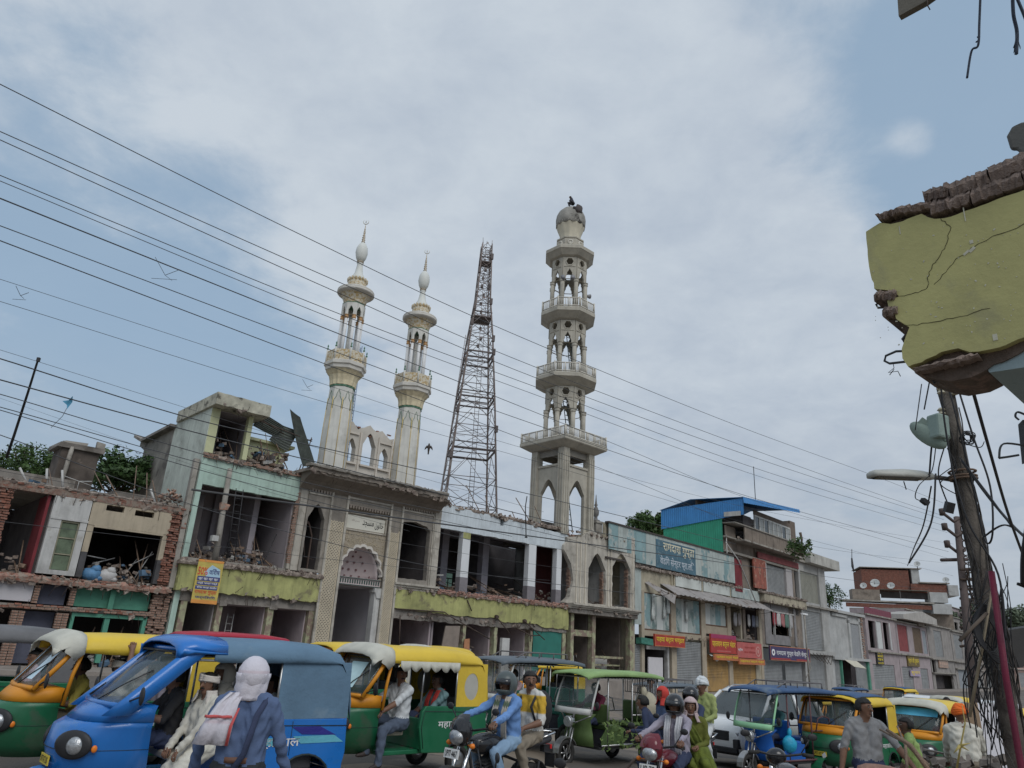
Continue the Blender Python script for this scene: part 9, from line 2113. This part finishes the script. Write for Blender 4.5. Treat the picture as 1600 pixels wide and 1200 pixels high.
# ------------------------------------------------------------------ broken yellow ledge overhead
_o = at(1476, 450, 3.4)
FS = PlaneQ(137.7, (_o.x, _o.y), 0.)
def ledge():
 q = FS.q
 t = FS.thing('broken_ledge', 'broken mustard painted brick ledge jutting in overhead at the right', 'ledge', q(1500, 560)[0], 0, q(1500, 560)[1])
 my = mat('mustard_paint', (.375, .355, .155), .8, .16, 1.6, (.30, .285, .145), .45, .45, .16)
 face = [(1353, 362), (1375, 348), (1392, 350), (1410, 346), (1440, 334), (1460, 342), (1475, 341), (1520, 326), (1600, 297), (1760, 238), (1760, 470), (1600, 527), (1560, 543), (1530, 549), (1515, 550), (1497, 544), (1470, 550), (1440, 566), (1419, 573), (1410, 560), (1409, 545), (1416, 524), (1421, 511), (1408, 503), (1400, 498), (1397, 484), (1388, 478), (1386, 470), (1405, 463), (1395, 455), (1366, 451), (1357, 410)]
 P = [q(*p) for p in face]; P = ragged(P, .004, .03)
 b = MB(); b.prism([P], 0, .16); b.build('painted_face', my, t)
 core = [(1356, 368), (1362, 356), (1400, 338), (1445, 325), (1600, 285), (1760, 225), (1760, 490), (1600, 540), (1535, 575), (1480, 592), (1455, 588), (1425, 578), (1412, 560), (1412, 530), (1402, 500), (1384, 498), (1380, 480), (1376, 462), (1362, 440)]
 b = MB(); b.prism([ragged([q(*p) for p in core], .012, .04)], .04, .30); b.build('mortar_core', mat('dark_mortar', (.10, .075, .06), .95, .4, 8, (.16, .11, .09), .4, bump=1., bsc=25), t)
 # two broken brick courses on top
 bm_ = mat('eroded_brick', (.215, .165, .14), .97, .45, 9, (.15, .115, .10), .45, 0, 1., bsc=60)
 def br(a, c, th, y0=-.01, y1=.28, nm='brick'):
  a, c = Vector(q(*a)), Vector(q(*c)); d = (c - a).normalized(); nn = Vector((-d.y, d.x)) * th; b = MB(); n = 16; ring = []
  for i in range(n + 1):
   p = a.lerp(c, i / n); j = lambda: R.uniform(-.007, .007)
   ring.append([Vector((p.x + j(), y0 + j(), p.y + j())), Vector((p.x + nn.x * .5 + j(), y0 - .014 + j(), p.y + nn.y * .5 + j())), Vector((p.x + nn.x + j(), y0 + .01 + j(), p.y + nn.y + j())), Vector((p.x + nn.x + j(), y1 + j(), p.y + nn.y + j())), Vector((p.x + j(), y1 + j(), p.y + j()))])
  b.loft(ring, closed=True, caps=True, sm=False); b.build(nm, bm_, t)
 for a, c, th in (((1372, 344), (1400, 337), .035), ((1402, 336), (1455, 326), .045), ((1457, 336), (1518, 318), .075), ((1521, 318), (1600, 290), .085), ((1603, 290), (1690, 258), .085), ((1693, 258), (1760, 232), .085), ((1444, 318), (1483, 306), .07), ((1487, 311), (1548, 287), .085), ((1551, 286), (1625, 255), .09), ((1628, 254), (1740, 212), .09), ((1368, 470), (1400, 468), .05), ((1380, 495), (1402, 492), .05), ((1432, 583), (1530, 560), .03)):
  br(a, c, th)
 b = MB(); pp = [q(1532, 560, .05), q(1600, 535, .05), q(1760, 480, .05), q(1760, 520, .05), q(1600, 574, .05), q(1546, 582, .05)]
 b.prism([pp], .05, .6); b.build('pale_blue_slab', mat('pale_blue_slab', (.24, .31, .33), .8, .12, 2, (.12, .14, .14), .3, .2, .3), t)
 # cracks, chips and white specks: shallow raised or sunk scraps of plaster
 b = MB()
 for pts in ([(1470, 342), (1485, 355), (1478, 385), (1465, 405), (1455, 420), (1450, 432), (1450, 450), (1430, 458), (1400, 463)], [(1600, 350), (1540, 375), (1518, 388), (1495, 405), (1478, 425), (1455, 450)], [(1410, 508), (1450, 506), (1500, 495), (1560, 478)]):
  pts = [(a[0] + (c[0] - a[0]) * k / 5 + R.uniform(-1.6, 1.6), a[1] + (c[1] - a[1]) * k / 5 + R.uniform(-1.6, 1.6)) for a, c in zip(pts, pts[1:]) for k in range(5)]
  P2 = [q(*p) for p in pts]; b.tube([(x, -.0004, z) for x, z in P2], [.0010 + .0012 * R.random() for _ in P2], 4)
 b.build('crack', mat('crack_dark', (.05, .045, .02), .95), t)
 b = MB()
 for _ in range(90):
  x, z = q(R.uniform(1365, 1640), R.uniform(350, 540)); s_ = R.uniform(.002, .006); b.cbox((x, 0, z), (s_ * R.uniform(.6, 2), .003, s_), (0, R.random() * 3, 0))
 for px, py, w_, h_ in ((1510, 395, .02, .008), (1519, 390, .02, .01), (1406, 360, .003, .03), (1507, 335, .003, .05), (1555, 527, .012, .02), (1518, 378, .01, .012)):
  x, z = q(px, py); b.cbox((x, 0, z), (w_ * 1.5, .004, h_ * 1.5), (0, -.6 if w_ > h_ else 0, 0))
 b.build('plaster_chip', mat('chip_white', (.42, .41, .33), .9), t, 'stuff')
 b = MB()
 def hook(pts, y=.1, r_=.006): b.tube([(q(*p, y)[0], y, q(*p, y)[1]) for p in pts], r_, 6)
 hook([(1425, 548), (1400, 549), (1384, 556), (1382, 564), (1390, 568), (1425, 564)]); hook([(1384, 474), (1374, 472), (1369, 476), (1372, 481), (1384, 480)]); hook([(1416, 524), (1411, 530), (1413, 536), (1420, 520)], r_=.009)
 hook([(1395, 566), (1397, 575), (1388, 582), (1403, 580), (1407, 588)], r_=.002); hook([(1397, 577), (1390, 586)], r_=.002); hook([(1456, 588), (1460, 600), (1464, 594)], r_=.004)
 b.build('rebar_hook', mat('rebar_grey', (.05, .055, .06), .6, .2), t)
 # the wall that carries it stands outside the picture
 x0 = q(1760, 400)[0]; b = MB(); b.box(x0 - .02, x0 + .5, .02, 1.2, -q(1760, 400)[1] * 0, q(1760, 200)[1] + 1.6); b.build('carrying_wall', oldc, t)
 u2 = FS.thing('upper_slab', 'dark grey slab corner with a bent hook at the top right edge', 'slab', q(1430, 10)[0], 0, q(1430, 10)[1])
 b = MB(); b.prism([[q(*p) for p in ((1401, -20), (1404, 25), (1446, 2), (1490, -30), (1760, -180), (1760, -260), (1400, -60))]], 0, .04); b.build('slab', mat('slab_dark', (.13, .12, .10), .9, .25), u2)
 b = MB(); b.tube([(q(1450, -10)[0], 0, q(1450, -10)[1]), (q(1449, 8)[0], 0, q(1449, 8)[1]), (q(1453, 15)[0], 0, q(1453, 15)[1])], .004, 4); b.build('hook', iron, u2)
 u3 = FS.thing('grey_bracket', 'grey block corner entering at the right edge above the mustard ledge', 'bracket', q(1590, 220)[0], 0, q(1590, 220)[1])
 b = MB(); b.prism([[q(*p) for p in ((1572, 212), (1580, 198), (1597, 190), (1700, 172), (1700, 250), (1600, 246), (1588, 232), (1578, 232))]], .0, .03); b.build('block', mat('block_grey', (.09, .09, .085), .8, .2), u3, bevel=.01)
 # dangling cable ends
 for i, (pts, r_, lab) in enumerate((([(1532, -10, 3.2), (1529, 30, 3.2), (1526, 60, 3.2), (1520, 90, 3.2), (1511, 122, 3.2)], .005, 'single blue cable end dangling at the top right'), ([(1582, -10, 3.1), (1584, 25, 3.1), (1590, 55, 3.1), (1588, 85, 3.1)], .007, 'frayed cable bundle dangling at the top right corner'), ([(1586, -10, 3.1), (1600, 20, 3.1), (1612, 60, 3.1)], .006, 'short cable leaving the frame at the top right corner'))):
  b = MB(); wires_q(pts, r_, 8, b)
  if i == 0: b.tube([at(1527, 58, 3.2), at(1531, 57, 3.2)], .004, 4); b.tube([at(1525, 66, 3.2), at(1529, 63, 3.2)], .004, 4)
  if i == 1:
   for _ in range(14): x = R.uniform(-6, 6); b.tube([at(1589, 50, 3.1), at(1589 + x * .6, 68, 3.1), at(1589 + x, 80 + R.uniform(-8, 6), 3.1)], .0015, 3)
  o = b.build('dangling_cable', mat('blue_black_cable', (.025, .035, .06), .6)); single(o, lab, 'cable'); recenter(o)
 b = MB(); wires_q([(1513, 585, 3.7), (1540, 680, 4.2), (1572, 790, 5.0), (1602, 880, 5.8), (1640, 980, 7)], .011, 8, b); o = b.build('thick_cable', cabm); single(o, 'thick black cable slanting down from the broken ledge', 'cable'); recenter(o)
 b = MB(); wires_q([(1503, 720, 9.6), (1540, 770, 9), (1575, 815, 8.4), (1600, 840, 8), (1650, 880, 7)], .016, 8, b); wires_q([(1500, 715, 9.6), (1545, 775, 8.9), (1580, 822, 8.3)], .009, 8, b); o = b.build('twisted_cable', cabm); single(o, 'twisted cable pair running from the pole to the right edge', 'cable'); recenter(o)
 b = MB(); wires_q([(1538, 838, 9.0), (1570, 822, 8.6), (1605, 838, 8), (1640, 860, 7.6)], .012, 8, b); o = b.build('sagging_cable', cabm); single(o, 'short sagging cable between the pole and the right edge', 'cable'); recenter(o)
 b = MB()
 for pts in ([(1610, 698, 3.2), (1570, 702, 3.2), (1560, 706, 3.2), (1565, 711, 3.2), (1592, 711, 3.2)], [(1610, 652, 3.2), (1592, 650, 3.2), (1587, 653, 3.2), (1592, 656, 3.2)]): wires_q(pts, .005, 6, b)
 b.cbox(at(1608, 690, 3.3), (.05, .05, .18), j=.01); o = b.build('rebar_stub', mat('rebar_grey', (.05, .055, .06))); single(o, 'bent rebar loops on a column piece at the right edge', 'rebar'); recenter(o)
 b = MB(); wires_q([(1609, 800, 4), (1600, 870, 4), (1598, 915, 4)], .012, 6, b); wires_q([(1590, 912, 4), (1610, 920, 4)], .010, 6, b); o = b.build('hanging_hook', cabm); single(o, 'black hook hanging at the right edge below the thick cable', 'hook'); recenter(o)
ledge()

# ------------------------------------------------------------------ wires across the picture
WORD = ['topmost', 'second highest', 'third', 'fourth', 'fifth', 'sixth', 'seventh', 'eighth', 'lowest']
def wire(pts, r_, label, grp):
 r_ *= .66
 a, c = pts[0], pts[1]; pts = [tuple(max(6., p + (p - q) * 9) if i == 2 else p + (p - q) * 9 for i, (p, q) in enumerate(zip(a, c)))] + pts
 b = MB(); wires_q(pts, r_, 10, b); o = b.build('overhead_wire', mat('wire_dark', (.06, .062, .066), .6, bump=0)); single(o, label, 'wire', grp); recenter(o)
_n = 0
for pts, r_ in (([(-60, 103, 14), (0, 130, 14.5), (470, 368, 20), (800, 520, 26), (1150, 664, 38), (1362, 742, 52), (1474, 786, 60)], .016),
    ([(-60, 183, 15), (0, 207, 15.5), (530, 440, 21), (840, 575, 28), (1200, 710, 40), (1372, 772, 52), (1474, 806, 60)], .016),
    ([(-60, 194, 15), (0, 218, 15.5), (530, 458, 21), (840, 590, 28), (1200, 722, 40), (1475, 812, 60)], .016),
    ([(-60, 252, 16), (0, 275, 16.5), (530, 490, 22), (840, 607, 29), (1200, 738, 42), (1478, 822, 60)], .016),
    ([(-60, 260, 16), (0, 283, 16.5), (530, 500, 22), (840, 618, 29), (1200, 748, 42), (1480, 832, 60)], .014),
    ([(-60, 332, 16), (0, 355, 16.5), (500, 542, 22), (840, 666, 29), (1200, 785, 42), (1482, 862, 60)], .017)):
 wire(pts, r_, WORD[_n] + ' of the six dark overhead wires that cross the sky', 'overhead wires'); _n += 1
_n = 0
for pts, r_ in (([(-60, 420, 20), (0, 437, 21), (500, 598, 28), (840, 706, 36), (1200, 800, 50), (1490, 850, 70)], .011), ([(-60, 457, 20), (0, 473, 21), (500, 625, 28), (840, 722, 36), (1200, 826, 50), (1490, 900, 70)], .012), ([(-60, 530, 20), (0, 545, 21), (500, 700, 28), (850, 800, 36)], .009),
    ([(950, 690, 40), (1200, 790, 60), (1480, 872, 90)], .02), ([(960, 740, 40), (1250, 850, 60), (1480, 880, 90)], .018), ([(1290, 900, 40), (1400, 915, 50), (1490, 925, 70)], .018)):
 wire(pts, r_, ['higher faint wire starting left under the six dark wires', 'lower faint wire starting left under the six dark wires', 'faint wire passing the foot of the left minaret', 'faint wire leaving right of the tall minaret towards the pole', 'faint wire over the blue sheet roof', 'short faint wire over the far brick house'][_n], 'faint far wires'); _n += 1
_n = 0
for pts, r_ in (([(-60, 547, 13), (0, 562, 13.5), (300, 652, 17), (520, 705, 20), (860, 780, 28), (1150, 850, 40)], .019), ([(-60, 578, 13), (0, 593, 13.5), (300, 675, 17), (520, 730, 20), (860, 815, 28), (1150, 880, 40)], .019), ([(-60, 603, 13), (0, 618, 13.5), (300, 706, 17), (520, 762, 20), (860, 835, 28), (1000, 875, 34)], .017),
    ([(-60, 622, 13), (0, 635, 13.5), (300, 722, 17), (520, 775, 20), (800, 838, 26)], .013), ([(-60, 628, 13), (0, 642, 13.5), (300, 728, 17), (520, 790, 20), (800, 860, 26)], .013),
    ([(-60, 665, 17), (0, 680, 17.5), (290, 786, 21), (480, 838, 24), (700, 888, 28), (990, 928, 36)], .016), ([(340, 795, 22), (700, 860, 27), (990, 905, 36)], .010), ([(620, 884, 26), (700, 893, 27), (860, 907, 31)], .010), ([(340, 742, 24), (420, 770, 24), (640, 830, 27)], .007)):
 wire(pts, r_, WORD[_n] + ' of the low cables crossing before the building fronts', 'low cables across the fronts'); _n += 1
b = MB(); b.tube([at(10, 715, 15), at(22, 680, 15), at(43, 615, 14.6), at(60, 560, 14)], [.03, .028, .024, .02], 5); b.cbox(at(60, 562, 14), (.05, .05, .08)); o = b.build('wire_spreader', rod_m); single(o, 'slanting black rod spreading the low cables at the far left', 'rod'); recenter(o)
def kite(px, py, dep, s_, label, rot):
 t = thing('paper_kite', label, 'kite', at(px, py, dep), off=at(px, py, dep)); c = at(px, py, dep)
 b = MB(); P = [Vector((math.sin(a + rot) * s_ * q_, .06 * (i % 2), math.cos(a + rot) * s_ * q_)) + c for i, (a, q_) in enumerate(((0, 1), (.9, .35), (2.7, 1.1), (3.4, .5), (4.4, .9), (5.2, .45)))]; b.add(P, [tuple(range(6))]); b.build('kite_paper', mat('torn_blue_plastic', (.06, .22, .34), .7, .3, 6), t, thick=.006)
 b = MB(); b.tube([c - Vector((0, 0, s_)), c - Vector((.05, 0, s_ * 2.2)), c - Vector((.25, 0, s_ * 4))], .006, 4); b.build('kite_string', rod_m, t)
kite(107, 628, 18, .17, 'torn blue kite caught in the wires at the left', .4)
for i, (px, py, dep) in enumerate(((258, 430, 17), (32, 462, 17), (480, 605, 22))):
 b = MB(); c = at(px, py, dep); k = .3 if i == 0 else .16
 for a in (.5, 2.2, -.6): b.tube([c, c + Vector((math.cos(a), 0, math.sin(a))) * k * (1 + .4 * a)], .006, 4)
 b.tube([c - Vector((k, 0, .1)), c + Vector((k, 0, -.1))], .005, 4)
 o = b.build('kite_skeleton', rod_m); single(o, ['largest bare kite frame stuck in the wires at the upper left', 'small kite frame on the wires by the left edge', 'tiny kite sticks on the wires before the left minaret'][i], 'kite'); recenter(o)
# a kite bird gliding beside the mast
t = thing('bird', 'dark bird gliding with spread wings left of the lattice tower', 'bird', at(670, 700, 30), off=at(670, 700, 30), scale=.7); c = at(670, 700, 30)
b = MB(); b.tube([c + Vector((0, 0, .28)), c + Vector((0, 0, .2)), c + Vector((0, 0, 0)), c - Vector((0, 0, .2)), c - Vector((0, 0, .38))], [.015, .05, .07, .04, .03], 8)
for s in (1, -1): b.loft([[c + Vector((s * x, 0, z)) for x, z in p] for p in (((.02, .1), (.12, .16), (.22, .02), (.24, -.12)), ((.02, -.06), (.1, 0), (.16, -.06), (.23, -.13)))])
b.build('body', mat('bird_brown', (.05, .04, .035), .8), t, thick=.02)
b = MB(); c2 = at(1331, 872, 45); b.tube([c2, c2 - Vector((0, 0, .5)), c2 - Vector((-.05, 0, .9))], [.05, .08, .02], 5); b.tube([at(1331, 858, 45), c2], .02, 4); o = b.build('hanging_rag', blackp); single(o, 'small dark rag hanging from a far wire above the right houses', 'rag'); recenter(o)
b = MB(); wires_q([(1455, 760, 10), (1442, 820, 12), (1428, 860, 16), (1418, 884, 24)], .012, 8, b); o = b.build('drooping_wire', cabm); single(o, 'loose wire drooping from the street lamp towards the brick house', 'wire'); recenter(o)
